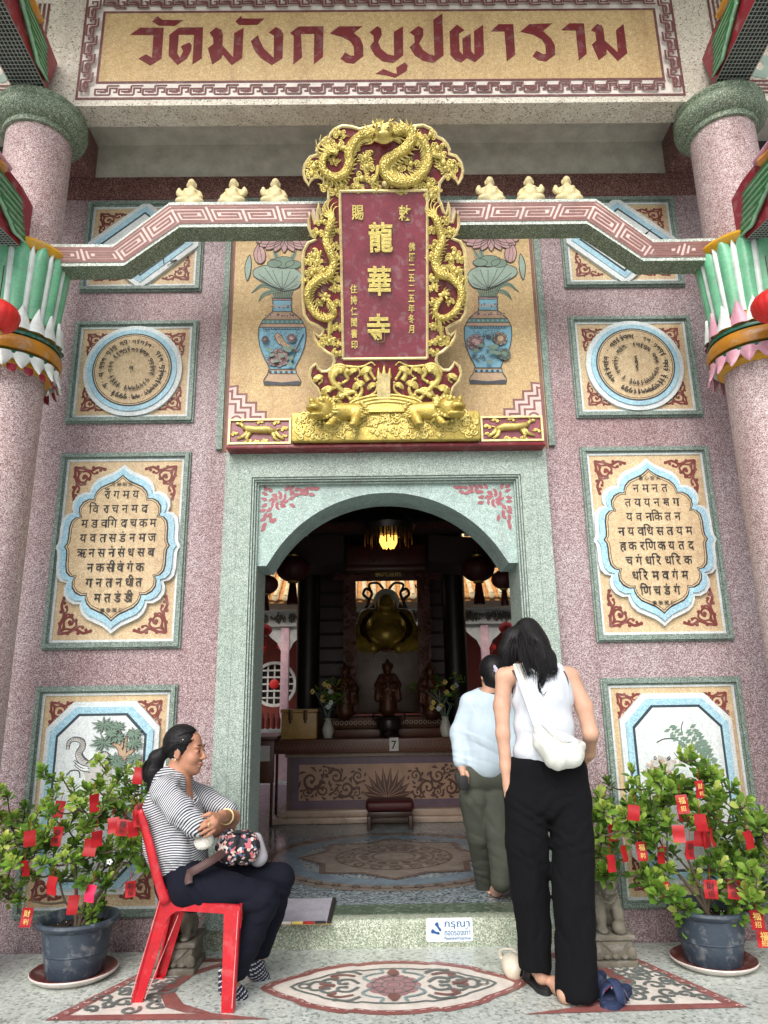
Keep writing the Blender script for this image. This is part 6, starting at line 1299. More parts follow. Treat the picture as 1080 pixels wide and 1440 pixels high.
# handbag on her lap
hb = thing('handbag', 'small dark floral waist bag with brown strap on the seated woman\'s lap', 'handbag', A(510, 690, -.66))
f = Field(.006); f.chain([A(468, 585, -.70), A(470, 660, -.70)], [.038, .045], .03); f.chain([A(540, 590, -.66), A(545, 660, -.66)], [.038, .045], .03); f.chain([A(465, 625, -.7), A(550, 625, -.66)], [.062, .06], .03)
solid('pouch', f, 'floral_bag', hb, disp=folds(.004, ((1, 0, .2), .035, 0, A(510, 620, -.7), .2)))
put('zip', MB().tube([A(450, 562, -.72), A(510, 556, -.73), A(575, 560, -.70)], .005, 6), 'bag_black', hb)
m = MB(); m.tube(cr([A(440, 650, -.765), A(380, 690, -.82), A(310, 730, -.84), A(275, 750, -.83)], 5), .018, 8, flat=.3, up=(0, -1, .2)); m.tube(cr([A(285, 745, -.835), A(278, 775, -.84), A(280, 795, -.845)], 4), .017, 8, flat=.3, up=(0, -1, 0)); put('strap', m, 'belt_brown', hb)
f = Field(.006); f.chain([A(590, 590, -.60), A(600, 670, -.60)], [.03, .045], .02); tb2 = tag(solid('tote_bag', f, 'smocked_bag', loc=A(600, 690, -.6)), 'pale grey cloth pouch tucked behind the floral waist bag', 'bag')
f = Field(.006); f.ell(A(345, 605, -.80), (.04, .03, .03), k=.01).ell(A(368, 590, -.80), (.025, .03, .03), k=.01); tag(solid('tissue_pack', f, 'bag_white', loc=A(345, 620, -.8), disp=folds(.005, ((1, .3, .5), .02, 0, A(345, 605, -.8), .2))), 'crumpled white tissue pack under the seated woman\'s folded arms', 'tissue')
# ---------------- standing woman in the white tank top
p2 = thing('person', 'standing woman in white tank top and wide black trousers, hand in pocket', 'person', (.72, -.76, 0), 'people at the temple')
B = lambda x, y, Y: tuple(W(600+x/2.481, 860+y/2.481, Y))
YS = -.72; F2 = Field(.0058); hc2 = Vector(B(352, 128, -.60)); PH2, RH2 = head(F2, hc2, (-.45, .88, -.15), (-.12, .1, 1), .93)
F2.cap(PH2(0, -.025, -.06), B(392, 200, -.68), .05, .055, .02)
sl, sr = B(272, 228, -.68), B(500, 228, -.70)
F2.chain([sl, B(392, 205, -.69), sr], [.043, .06, .043], .03); F2.chain([B(392, 240, -.69), B(410, 380, -.71), B(420, 520, YS)], [.085, .085, .082], .04)
F2.chain([sl, B(262, 330, -.69), B(266, 428, -.72), B(277, 540, -.73), B(284, 620, -.73)], [.043, .039, .032, .027, .022], .02)
F2.chain([sr, B(548, 330, -.72), B(572, 425, -.74), B(566, 490, -.62), B(540, 530, -.55)], [.043, .041, .035, .031, .025], .02)
hand(F2, B(284, 600, -.73), B(288, 640, -.72), [(B(278+5*i, 645, -.73), B(280+5*i, 668, -.71), B(284+5*i, 690, -.69)) for i in range(4)], (B(290, 625, -.75), B(300, 645, -.76), B(302, 662, -.755)))
hand(F2, B(540, 530, -.55), B(525, 535, -.50), [(B(520, 530+6*i, -.49), B(508, 534+6*i, -.47), B(500, 540+6*i, -.475)) for i in range(4)], (B(530, 520, -.51), B(515, 515, -.49), B(505, 520, -.48)))
F2.cap(B(400, 590, YS), B(440, 590, YS), .085, .085, .04)
lf, rf = Vector((.655, -.66, 0)), Vector((.722, -.80, 0))
F2.chain([B(365, 640, YS), B(372, 950, -.66), tuple(lf+Vector((0, -.02, .09)))], [.075, .045, .034], .03); F2.chain([B(490, 640, YS), B(512, 950, -.765), B(522, 1200, -.79), tuple(rf+Vector((.01, -.01, .085)))], [.075, .045, .034, .028], .03)
for q, z in ((lf, .028), (rf, .004)):
    F2.ell(q+Vector((0, -.03, z+.032)), (.031, .036, .034), k=.02); F2.chain([tuple(q+Vector((0, -.02, z+.035))), tuple(q+Vector((-.01, .08, z+.03))), tuple(q+Vector((-.015, .14, z+.018)))], [.03, .032, .026], .02)
    for i in range(5): F2.cap(tuple(q+Vector((-.045+.015*i, .14, z+.014))), tuple(q+Vector((-.05+.015*i, .182-.006*abs(i-1), z+.011))), .010, .0085, .005)
solid('body', F2, 'skin_light', p2)
FH = Field(.007); E = lambda p, r, k=.012, sub=False: FH.ell(PH2(*p), r, RH2, k, sub)
E((0, -.02, .04), (.082, .095, .092)); E((0, .09, -.04), (.07, .05, .09), .012, True); E((0, -.035, -.05), (.08, .066, .10), .03)
FH.chain([B(352, 60, -.63), B(375, 120, -.68), B(392, 170, -.715), B(405, 205, -.745)], [.058, .072, .07, .042], .03); FH.chain([B(300, 90, -.62), B(288, 140, -.63), B(286, 182, -.645)], [.052, .05, .022], .03)
FH.chain([B(385, 130, -.70), B(425, 165, -.73), B(450, 200, -.755)], [.05, .036, .012], .02)
h2 = solid('hair', FH, 'hair_black', p2, disp=folds(.0022, ((1, .3, .25), .018, 0, tuple(hc2), .25)))
strands('hair_strands', [[B(345, 50, -.66), B(375, 110, -.765), B(392, 170, -.80), B(402, 240, -.815)], [B(340, 55, -.66), B(330, 110, -.73), B(340, 170, -.77), B(362, 225, -.80)], [B(360, 55, -.66), B(410, 110, -.745), B(428, 170, -.785), B(436, 232, -.80)], [B(330, 60, -.64), B(295, 110, -.68), B(283, 160, -.69), B(288, 188, -.69)]], 260, .014, .0022, h2, 3)
strands('hair_curl', [[B(380, 170, -.80), B(398, 215, -.81), B(392, 250, -.81), B(398, 276, -.805), B(414, 288, -.805), B(424, 278, -.805)], [B(415, 160, -.775), B(440, 190, -.79), B(454, 206, -.79), B(446, 216, -.79), B(430, 210, -.79)], [B(390, 180, -.80), B(412, 220, -.812), B(402, 262, -.81)]], 60, .0045, .0022, h2, 4)
FK = Field(.0055); FK.ell(B(404, 300, -.70), (.155, .112, .135), k=.03); FK.ell(B(410, 400, -.71), (.148, .108, .13), k=.03); FK.ell(B(416, 490, -.72), (.158, .115, .10), k=.03)
FK.chain([B(345, 205, -.70), B(392, 196, -.70), B(455, 208, -.705)], [.04, .05, .04], .03); FK.chain([B(362, 250, -.71), B(445, 252, -.71)], [.075, .075], .03)
for a_, b_ in (((258, 170), (278, 275)), ((555, 170), (536, 280))): FK.cap(B(*a_, -.70), B(*b_, -.70), .075, .05, .014, True)
FK.cap(B(392, 140, -.60), B(394, 178, -.66), .06, .05, .012, True); FK.ell(Vector(B(416, 515, -.72))-Vector((0, 0, .6)), (.9, .9, .6), k=.004, sub=True)
solid('tank_top', FK, 'tank_white', p2, disp=folds(.0018, ((.1, 0, 1), .05, 0, B(340, 470, -.85), .07), ((.35, 0, .94), .05, 1, B(430, 470, -.85), .09), ((.8, 0, .5), .06, 1, B(420, 330, -.85), .1)))
m = MB()
for P in ([(300, 205, -.735), (318, 235, -.765), (330, 262, -.79)], [(478, 208, -.75), (490, 235, -.765), (492, 262, -.77)]): m.tube(cr([B(*q) for q in P], 4), .006, 6, flat=.4, up=(0, -1, 0))
put('bra_strap', m, 'belt_brown', p2)
FT = Field(.0075); FT.chain([B(362, 560, YS), B(482, 560, YS)], [.105, .105], .05); FT.chain([B(350, 650, YS), B(494, 650, YS)], [.108, .108], .05); FT.chain([B(366, 540, YS), B(472, 540, YS)], [.1, .1], .03)
FT.chain([B(350, 680, YS), B(348, 800, -.71), B(360, 980, -.69), B(374, 1100, -.68), B(378, 1225, -.68)], [.104, .098, .086, .077, .075], .012); FT.chain([B(496, 680, YS), B(508, 800, -.73), B(514, 1000, -.76), B(520, 1180, -.78), B(524, 1320, -.80)], [.104, .099, .092, .089, .093], .012)
FT.ell(Vector(B(366, 1262, -.68))-Vector((0, 0, .03)), (.088, .13, .06), k=.008, sub=True); FT.ell(Vector(B(522, 1365, -.80))-Vector((0, 0, .03)), (.17, .17, .06), k=.008, sub=True); FT.ell(Vector(B(410, 500, YS))+Vector((0, 0, .035)), (.3, .3, .05), k=.008, sub=True)
solid('trousers', FT, 'trouser_black', p2, disp=folds(.0055, ((1, .2, .12), .11, 0, B(370, 1080, -.8), .16), ((1, -.2, -.1), .085, 1, B(515, 1130, -.9), .2), ((.5, 0, .85), .06, 0, B(380, 760, -.84), .12), ((-.5, 0, .85), .06, 1, B(480, 760, -.84), .12), ((1, 0, .1), .05, 0, B(430, 545, -.83), .06), ((1, 0, .25), .10, 2, B(500, 900, -.85), .2)))
# crossbody bag
cb = thing('crossbody_bag', 'white crescent crossbody bag slung on the tank top woman\'s back', 'bag', B(480, 500, -.86))
f = Field(.006); f.chain([B(392, 400, -.872), B(412, 455, -.885), B(455, 500, -.89), B(505, 500, -.875), B(536, 470, -.84)], [.024, .05, .06, .05, .026], .03); f.chain([B(430, 430, -.87), B(500, 465, -.87)], [.036, .04], .03)
solid('pouch', f, 'bag_cloth', cb, disp=folds(.0035, ((.8, 0, .6), .03, 0, B(410, 430, -.9), .06), ((1, 0, 0), .045, 0, B(470, 520, -.9), .06), ((.7, 0, -.7), .035, 1, B(530, 480, -.86), .04)))
put('strap', MB().tube(cr([B(318, 185, -.70), B(326, 215, -.762), B(345, 270, -.81), B(365, 325, -.84), B(386, 385, -.865), B(398, 420, -.88)], 5), .024, 8, flat=.25, up=(0, -1, .15)), 'bag_cloth', cb)
put('zip', MB().tube(cr([B(400, 392, -.905), B(440, 425, -.945), B(490, 452, -.93), B(535, 450, -.865)], 5), .0035, 6), 'tank_white', cb)
# ---------------- woman in the pale sweater stepping inside
p3 = thing('person', 'barefoot woman in pale sweater and olive trousers stepping inside the hall', 'person', (.62, .32, .134), 'people at the temple')
Y3 = .32; F3 = Field(.007); hc3 = Vector(B(228, 222, .30)); PH3, RH3 = head(F3, hc3, (-.1, .95, -.25), (0, .25, 1), .9)
F3.cap(PH3(0, -.02, -.05), B(215, 295, .30), .05, .055, .02); F3.chain([B(150, 320, Y3), B(210, 310, Y3), B(280, 320, Y3)], [.045, .06, .045], .03); F3.chain([B(210, 340, Y3), B(205, 560, Y3)], [.1, .095], .03)
F3.chain([B(150, 320, Y3), B(118, 430, Y3), B(122, 540, .25)], [.042, .036, .028], .02); F3.chain([B(280, 320, Y3), B(300, 430, Y3), B(290, 520, .2)], [.042, .036, .028], .02)
hand(F3, B(122, 540, .25), B(130, 572, .22), [(B(128+4*i, 580, .21), B(131+4*i, 592, .20), B(134+4*i, 600, .21)) for i in range(4)], (B(138, 560, .2), B(144, 572, .19), B(146, 582, .2)))
f3 = G(700, 1266, .134); f3b = Vector((.57, .62, .134))
F3.chain([B(180, 620, Y3), B(188, 780, .37), B(200, 880, .46), tuple(f3b+Vector((0, 0, .09)))], [.075, .045, .04, .03], .02); F3.chain([B(235, 620, Y3), B(256, 780, .27), B(262, 880, .23), tuple(f3+Vector((-.002, .0, .12)))], [.075, .045, .04, .03], .02)
F3.ell(f3+Vector((0, -.005, .075)), (.03, .034, .036), k=.02); F3.chain([tuple(f3+Vector((0, .0, .07))), tuple(f3+Vector((0, .05, .04))), tuple(f3+Vector((0, .11, .018)))], [.03, .032, .022], .02); F3.chain([tuple(f3b+Vector((0, 0, .04))), tuple(f3b+Vector((0, .15, .025)))], [.034, .025], .02)
for i in range(5): F3.cap(tuple(f3+Vector((-.032+.016*i, .11, .014))), tuple(f3+Vector((-.034+.016*i, .145, .01))), .010, .008, .005)
solid('body', F3, 'skin_light', p3)
FH = Field(.007); E = lambda p, r, k=.012, sub=False: FH.ell(PH3(*p), r, RH3, k, sub)
E((0, -.016, .035), (.082, .098, .094)); E((0, .09, -.04), (.08, .055, .09), .012, True); E((0, -.07, -.035), (.05, .045, .05), .02); E((0, -.03, -.06), (.06, .055, .045), .02)
h3 = solid('hair', FH, 'hair_black', p3, disp=folds(.0015, ((.3, .3, 1), .016, 0, tuple(hc3), .3))); paint('clip_lilac', (196, 190, 214), .4)
m = MB(); m.tube([PH3(-.012, -.112, .04), PH3(.0, -.124, .0), PH3(.01, -.122, -.045)], [.009, .013, .008], 8); 
for q in (-1, 1): m.tube([PH3(0, -.12, .0), PH3(q*.03, -.11, -.01)], [.007, .003], 6)
put('hair_claw', m, 'clip_lilac', h3)
FK = Field(.007); FK.chain([B(208, 335, Y3), B(205, 430, Y3), B(208, 520, Y3)], [.125, .14, .145], .04); FK.chain([B(152, 316, Y3), B(212, 300, Y3), B(280, 316, Y3)], [.058, .06, .058], .03); FK.chain([B(152, 322, Y3), B(118, 425, Y3), B(120, 520, .26)], [.062, .062, .048], .03); FK.chain([B(280, 322, Y3), B(302, 425, Y3), B(296, 500, .22)], [.062, .062, .05], .03)
FK.chain([B(150, 540, Y3), B(262, 540, Y3)], [.05, .05], .03); FK.ell(Vector(B(120, 566, .25)), (.07, .07, .036), k=.006, sub=True); FK.cap(PH3(0, -.02, -.07), B(215, 280, .30), .055, .06, .008, True)
FK.ell(Vector(B(205, 600, Y3)), (.3, .3, .045), k=.006, sub=True)
solid('sweater', FK, 'sweater_white', p3, disp=folds(.003, ((.4, 0, .9), .09, 0, B(200, 480, .15), .15), ((.2, 0, 1), .045, 0, B(118, 480, .25), .08), ((1, 0, .4), .1, 0, B(220, 380, .15), .12)))
put('collar', MB().tube([Vector(B(215, 286, .30))+Vector((.068*math.cos(a), .062*math.sin(a), .004*math.sin(a))) for a in np.linspace(0, 2*PI, 25)], .006, 6), 'trouser_black', p3)
FT = Field(.0075); FT.chain([B(165, 572, Y3), B(250, 572, Y3)], [.115, .115], .04); FT.chain([B(172, 650, Y3), B(186, 780, .37), B(198, 880, .46), B(205, 965, .54)], [.105, .08, .068, .056], .01); FT.chain([B(240, 650, Y3), B(256, 780, .27), B(264, 880, .23), B(258, 945, .2)], [.105, .086, .074, .056], .01)
solid('trousers', FT, 'trouser_olive', p3, disp=folds(.0032, ((.4, 0, .9), .07, 0, B(240, 880, .15), .16), ((.8, 0, .5), .08, 0, B(200, 700, .2), .14), ((.2, .2, 1), .05, 0, B(210, 900, .4), .12)))
put('waist_shirt', MB().lathe([(.150, 0), (.154, .02), (.15, .045)], Vector(B(208, 572, Y3))-Vector((0, 0, .02)), 28, 0, lambda a, z: 1-.25*abs(math.sin(a))), 'trouser_navy', p3)
ph = tag(put('phone', MB().bbox(Vector(B(134, 590, .19))-Vector((.035, .006, .05)), Vector(B(134, 590, .19))+Vector((.02, .004, .03)), .006), 'sandal_black', loc=B(134, 590, .19)), 'dark phone held by the woman in the pale sweater', 'phone')
# ------------------------------------------------------------------ footwear on the floor
def clog():
    o = thing('clog', 'cream rubber clog with heel strap beside the standing woman\'s foot', 'shoe', (.555, -.45, 0)); cx, cy = .556, -.445
    f = Field(.005); f.chain([(cx-.005, cy+.10, .03), (cx, cy, .03), (cx+.002, cy-.075, .032)], [.036, .042, .046], .02); f.ell((cx, cy-.05, .05), (.050, .075, .044), k=.02); f.ell((cx-.002, cy+.075, .075), (.036, .085, .05), k=.008, sub=True); f.ell((cx, cy, -.06), (.2, .3, .06), k=.003, sub=True)
    solid('shell', f, 'clog_cream', o); m = MB(); m.tube(cr([(cx-.044, cy+.0, .06), (cx-.042, cy+.05, .062), (cx-.03, cy+.095, .066), (cx, cy+.108, .066), (cx+.028, cy+.095, .066), (cx+.042, cy+.05, .062), (cx+.046, cy, .06)], 4), .009, 8, flat=.5, up=(0, 0, 1)); put('heel_strap', m, 'clog_cream', o)
    m = MB()
    for k in range(9): m.ball((cx-.024+.024*(k % 3), cy-.09+.022*(k//3), .088-.007*abs(k//3-1)-.006*abs(k % 3-1)), .0042, 6)
    put('vent_hole', m, 'soil', o, kind='stuff')
clog()
def slide(cx, cy, rz, label, mat, lining, nm='sandal', L=.13):
    o = thing(nm, label, 'sandal', (cx, cy, 0), 'sandals left at the doorstep'); R = Matrix.Rotation(rz, 3, 'Z'); c0 = Vector((cx, cy, 0)); P = lambda x, y, z: c0+R @ Vector((x, y, z))
    out = cr([(0, L), (-.036, L*.86), (-.044, L*.45), (-.036, -.02), (-.034, -L*.7), (0, -L), (.034, -L*.7), (.037, -.02), (.047, L*.45), (.038, L*.86)], 4, True); fr_ = Frame(c0, R @ Vector((1, 0, 0)), R @ Vector((0, 1, 0)), (0, 0, 1))
    put('sole', MB().prism(fr_, out, .002, .026), mat, o, sharp=60); put('footbed', MB().prism(fr_, [(x*.9, y*.95) for x, y in out], .0262, .0305), mat, o, sharp=60)
    for a, b, h, w_ in (((-.048, .015), (.048, .08), .082, .024), ((.048, .01), (-.048, .08), .09, .024)):
        pp = [P(lerp(a[0], b[0], t), lerp(a[1], b[1], t), .02+(h-.02)*math.sin(PI*t)**.6) for t in np.linspace(0, 1, 11)]; m = MB(); ax2 = R @ Vector((0, 1, 0)); m.tube(pp, w_, 8, flat=.28, up=(0, 0, 1)); put('strap', m, mat, o, sharp=0)
        if lining: m = MB(); m.tube([q-Vector((0, 0, .006)) for q in pp[1:-1]], w_*.85, 8, flat=.2, up=(0, 0, 1)); put('strap_lining', m, lining, o, sharp=0)
slide(.955, -.80, 2.5, 'navy strap sandal with pink lining, nearer the pink floor border', 'sandal_navy', 'sandal_pink'); slide(.90, -.64, 2.6, 'navy strap sandal half hidden by the black trouser leg', 'sandal_navy', 'sandal_pink')
slide(.645, -.62, .15, 'black sandal under the standing woman\'s raised heel', 'sandal_black', None); slide(.80, -.70, -.1, 'black sandal beside the standing woman\'s bare foot', 'sandal_black', None)
# ------------------------------------------------------------------ inside the hall
HZ = .134
HF = floorframe(HZ)
fm = thing('hall_medallion', 'round inlaid floor medallion with star flower inside the hall', 'floor inlay', (.03, 1.5, HZ)); c_ = (.03, 1.5)
cir = lambda r, n=64: [(c_[0]+r*math.cos(2*PI*k/n), c_[1]+r*math.sin(2*PI*k/n)) for k in range(n)]
paint('inlay_stone', (128, 120, 112), .22); paint('inlay_brown', (100, 84, 80), .22)
put('outer_ring', MB().band(HF, cir(1.0), cir(.86), 0, .002), 'inlay_stone', fm); put('blue_ring', MB().band(HF, cir(.855), cir(.70), 0, .002), 'inlay_sky', fm) if paint('inlay_sky', (112, 132, 146), .22) else None
st_ = [(c_[0]+(.70 if k % 2 == 0 else .56)*math.cos(2*PI*k/16), c_[1]+(.70 if k % 2 == 0 else .56)*math.sin(2*PI*k/16)) for k in range(16)]
put('star_field', MB().poly(HF, st_, 0, .0032), 'inlay_stone', fm, smooth=False)
mb = MB(); mb.stroke(HF, st_, .045, 0, .004, closed=True); mb.stroke(HF, cir(.93), .012, 0, .004, closed=True)
for r in (.16, .3, .43): mb.stroke(HF, cir(r, 32), .022, 0, .004, closed=True)
for k in range(16):
    a = 2*PI*k/16; mb.stroke(HF, spiral((c_[0]+.37*math.cos(a), c_[1]+.37*math.sin(a)), .06, .015, a, 1.1, 12), .02, 0, .0045); mb.disc(HF, (c_[0]+.23*math.cos(a), c_[1]+.23*math.sin(a)), .035, 0, .0045, 8)
for k in range(44): a = 2*PI*k/44; mb.stroke(HF, spiral((c_[0]+.93*math.cos(a), c_[1]+.93*math.sin(a)), .04, .01, a, 1, 8), .012, 0, .0042)
put('star_pattern', mb, 'inlay_brown', fm)
# altar table
al = thing('altar_table', 'long brown altar table with scroll carved marble front', 'altar', (0, 3.4, HZ))
put('plinth', MB().bbox((-1.12, 3.0, HZ), (1.12, 4.4, .19), .012).bbox((-1.05, 3.05, .19), (1.05, 4.4, .25), .012), 'marble', al)
put('front_slab', MB().box((-.98, 3.1, .25), (.98, 4.4, .77)), 'marble_dark', al)
AF = wallframe(3.1)
put('purple_frame', MB().ring(AF, rect(-.945, .945, .262, .735), rect(-.86, .86, .335, .665), -.001, .004), 'purple_mosaic', al) if paint('purple_mosaic', (104, 86, 100), .4) else None
put('marble_band', MB().bbox((-1.0, 3.07, .735), (1.0, 3.12, .772), .008), 'marble', al)
put('panel_field', MB().prism(AF, rect(-.86, .86, .335, .665), -.001, .003), 'altar_tan', al) if paint('altar_tan', (178, 144, 120), .4) else None
paint('altar_scroll', (88, 54, 44), .4); mb = MB(); rn = random.Random(8)
for s in (-1, 1):
    for k, (x, z, r, tn) in enumerate([(.74, .52, .10, 1), (.62, .43, .07, -1), (.50, .55, .075, 1), (.40, .44, .08, -1), (.28, .55, .06, 1), (.78, .40, .05, -1), (.60, .60, .045, 1), (.3, .40, .05, 1), (.5, .40, .045, -1)]):
        sp = spiral((s*x, z), r, r*.15, k*1.3, s*tn*1.2, 20); mb.stroke(AF, sp, [r*.34*(1-.6*i/20) for i in range(21)], 0, .0035); mb.disc(AF, sp[-1], r*.2, 0, .0035, 9)
        for j in range(6): a = k*1.3+j*1.05; mb.stroke(AF, [(s*x+r*math.cos(a), z+r*.9*math.sin(a)), (s*x+r*1.25*math.cos(a+.35), z+r*1.15*math.sin(a+.35)), (s*x+r*1.45*math.cos(a+.6), z+r*1.2*math.sin(a+.6))], [.008, .024, .003], 0, .0037)
    for k in range(5):
        a = PI*(.5+.1*s*(k+.5)); mb.stroke(AF, [(0, .36), (.16*math.cos(a), .36+.12*math.sin(a)), (.25*math.cos(a), .36+.27*math.sin(a))], [.02, .062, .004], 0, .0035); mb.stroke(AF, [(0, .36), (.16*math.cos(a), .36+.12*math.sin(a)), (.24*math.cos(a), .36+.25*math.sin(a))], [.004, .006, .003], 1, .0055)
put('scroll_carving', mb, ['altar_scroll', 'altar_tan'], al) 
put('counter', MB().bbox((-1.12, 2.98, .775), (1.12, 4.45, .907), .008), 'altar_brown', al)
mb = MB()
for k in range(60): x = -1.1+2.2*(k+.5)/60; mb.stroke(wallframe(2.98), [(x-.016, .815), (x, .865), (x+.016, .815)], .005, 0, .001)
put('counter_pattern', mb, 'marble_dark', al)
tg = thing('number_card', 'small grey card with number seven on the altar edge', 'card', (.05, 2.975, .79)); q = W(554, 1047, 2.97)
put('card', MB().box((q.x-.045, 2.968, q.z-.06), (q.x+.045, 2.974, q.z+.065)), 'far_white', tg); put('numeral', MB().glyph(wallframe(2.9675), '7', q.x, q.z, .11, 0, .0006), 'ink', tg)
ts = thing('altar_tier', 'stepped brown carved tier on the altar table', 'altar tier', (0, 3.6, .907))
put('lower_step', MB().bbox((-.62, 3.3, .908), (.62, 4.3, .985), .008), 'altar_brown', ts); put('upper_step', MB().bbox((-.62, 3.42, .985), (.62, 4.3, 1.10), .008), 'dark_carving', ts)
mb = MB()
for k in range(24): x = -.58+1.16*(k+.5)/24; mb.stroke(wallframe(3.42), arc((x, 1.045), .017, 0, 2*PI, 10), .005, 0, .001)
put('step_pattern', mb, 'marble', ts)
# offering box
ob = thing('offering_box', 'gold brown wooden offering box with two hasps on the altar', 'box', (-.865, 3.2, .907))
put('case', MB().bbox((-1.04, 3.06, .908), (-.69, 3.32, 1.16), .006), 'box_gold', ob); put('lid', MB().bbox((-1.05, 3.05, 1.162), (-.68, 3.33, 1.195), .006), 'box_gold', ob)
for x in (-.95, -.80): put('hasp', MB().bbox((x-.02, 3.043, 1.09), (x+.02, 3.059, 1.185), .004).bbox((x-.012, 3.035, 1.06), (x+.012, 3.058, 1.10), .004), 'bronze', ob)
# flower vases
def flowers(x, label, seed):
    rn = random.Random(seed); o = thing('flower_vase', label, 'vase', (x, 3.18, .907), 'altar flower vases'); put('vase', MB().lathe([(0, .908), (.04, .908), (.055, .95), (.06, .99), (.04, 1.05), (.03, 1.08), (.042, 1.1), (.03, 1.1), (0, 1.06)], (x, 3.18, 0), 20), 'porcelain', o)
    vs, fs, tone = leafmesh([((x+rn.gauss(0, .09), 3.18+rn.gauss(0, .07), 1.2+rn.uniform(0, .3)), (rn.gauss(0, 1), -.4, 1), 1.5) for _ in range(14)], rn, .06, 7); lo_ = put('leaves', Raw(vs, fs), 'leaf_green', o, sharp=0, kind='stuff'); at = lo_.data.attributes.new('tone', 'FLOAT', 'POINT'); at.data.foreach_set('value', np.array(tone, np.float32)*.6)
    m = MB()
    for k in range(9): m.tube([(x, 3.18, 1.06), (x+rn.gauss(0, .05), 3.18, 1.2), (x+rn.gauss(0, .1), 3.15, 1.36)], .004, 5)
    put('stems', m, 'leaf_paint_dark', o)
    for k in range(9):
        c = Vector((x+rn.gauss(0, .075), 3.12+rn.gauss(0, .03), 1.16+rn.uniform(0, .28))); m = MB()
        for j in range(6): a = 2*PI*j/6; m.ball(c+Vector((.016*math.cos(a), -.006, .016*math.sin(a))), (.016, .009, .010), 6, 0, Matrix.Rotation(a, 3, 'Y'))
        put('blossom', m, 'petal_yellow' if k % 4 else 'lotus_white', o, sharp=0)
flowers(-.585, 'porcelain vase of yellow flowers beside the gold brown box', 1); flowers(.60, 'porcelain vase of yellow flowers near the woman in pale sweater', 2)
ur = thing('incense_urn', 'dark bronze incense urn in the middle of the altar', 'urn', (.03, 3.1, .907)); put('bowl', MB().lathe([(0, .96), (.06, .955), (.11, .99), (.125, 1.03), (.115, 1.075), (.135, 1.09), (.13, 1.1), (.11, 1.09), (0, 1.07)], (.03, 3.1, 0), 28), 'urn_dark', ur)
for k in range(3): a = 2*PI*k/3+.5; put('foot', MB().tube([(.03+.07*math.cos(a), 3.1+.07*math.sin(a), .975), (.03+.095*math.cos(a), 3.1+.095*math.sin(a), .908)], [.025, .02], 8), 'urn_dark', ur)
for s in (-1, 1): put('handle', MB().tube([(.03+s*.115, 3.1, 1.06), (.03+s*.16, 3.1, 1.09), (.03+s*.155, 3.1, 1.14)], .012, 8), 'urn_dark', ur)
# robed statues
def robed(px, top, bot, Y, label, seed, mat):
    a, b = W(px, bot, Y), W(px, top, Y); h = b.z-a.z; o = thing('robed_statue', label, 'statue', a, 'small statues on the altar'); f = Field(.009); P = lambda x, y, z: (a.x+x*h, Y-y*h, a.z+z*h); rn = random.Random(seed)
    f.chain([P(0, 0, .08), P(0, 0, .35), P(0, 0, .62)], [.17*h, .14*h, .12*h], .03); f.ell(P(0, .02, .82), (.085*h, .085*h, .1*h), k=.02); f.chain([P(0, 0, .9), P(0, 0, .98)], [.07*h, .02*h], .02)
    for s in (-1, 1): f.chain([P(s*.12, 0, .66), P(s*.2, .05, .5), P(s*.06, .15, .48)], [.06*h, .06*h, .04*h], .02); f.chain([P(s*.18, .04, .5), P(s*.2, .04, .25)], [.05*h, .06*h], .02); f.ell(P(s*.09, 0, .86), (.02*h, .02*h, .06*h), k=.01)
    f.ell(P(0, 0, .04), (.2*h, .16*h, .05*h), k=.01)
    for k in range(40): f.ell(P(rn.gauss(0, .1), .13+rn.uniform(-.03, .02), rn.uniform(.15, .7)), (.02*h,)*3, k=.01)
    solid('figure', f, mat, o)
robed(546, 926, 1002, 3.3, 'dark gold crowned statue on the altar before the Buddha', 1, 'dark_carving'); robed(485, 932, 1006, 3.3, 'dark red robed statue next to the yellow flower vase and box', 2, 'dark_carving'); robed(607, 932, 1006, 3.3, 'dark red robed statue on the altar by the pale sweater woman', 3, 'dark_carving')
# laughing Buddha on its rock
YBu = 3.85
bu = thing('laughing_buddha', 'large dim gold laughing Buddha seated on rock above the altar', 'statue', W(545, 915, YBu)); Q = lambda x, y, Y=YBu: tuple(W(x, y, Y))
f = Field(.013); f.ell(Q(543, 893, YBu-.08), (.22, .19, .15), k=.05); f.ell(Q(543, 872), (.20, .15, .13), k=.05); f.chain([Q(518, 868), Q(568, 868)], [.10, .10], .05); f.cap(Q(543, 858), Q(543, 850), .08, .08, .03); f.ell(Q(543, 850, YBu-.1), (.095, .1, .115), k=.015); f.ell(Q(543, 855, YBu-.17), (.06, .045, .04), k=.02)
for s in (-1, 1): f.ell(Q(543+s*13, 853), (.018, .03, .06), k=.01); f.chain([Q(543+s*27, 870), Q(543+s*37, 890, YBu-.05), Q(543+s*28, 903, YBu-.2)], [.09, .075, .05], .04); f.chain([Q(543+s*20, 905, YBu-.1), Q(543+s*40, 908, YBu-.16), Q(543+s*18, 912, YBu-.25)], [.12, .09, .06], .04); f.ell(Q(543+s*5, 853, YBu-.19), (.03, .02, .022), k=.015); f.ell(Q(543+s*4, 848.5, YBu-.2), (.018, .02, .009), k=.006, sub=True); f.ell(Q(543+s*10, 878, YBu-.14), (.06, .04, .05), k=.03)
f.ell(Q(543, 857.5, YBu-.215), (.034, .02, .009), k=.006, sub=True); f.ell(Q(543, 853, YBu-.205), (.014, .016, .014), k=.01)
solid('figure', f, 'dim_gold', bu); m = MB()
for s in (-1, 1): m.tube(cr([Q(543+s*22, 862, YBu-.1), Q(543+s*32, 878, YBu-.16), Q(543+s*30, 895, YBu-.2), Q(543+s*22, 908, YBu-.25)], 5), .05, 8, flat=.5)
put('robe', m, 'bronze', bu, sharp=0, kind='stuff')
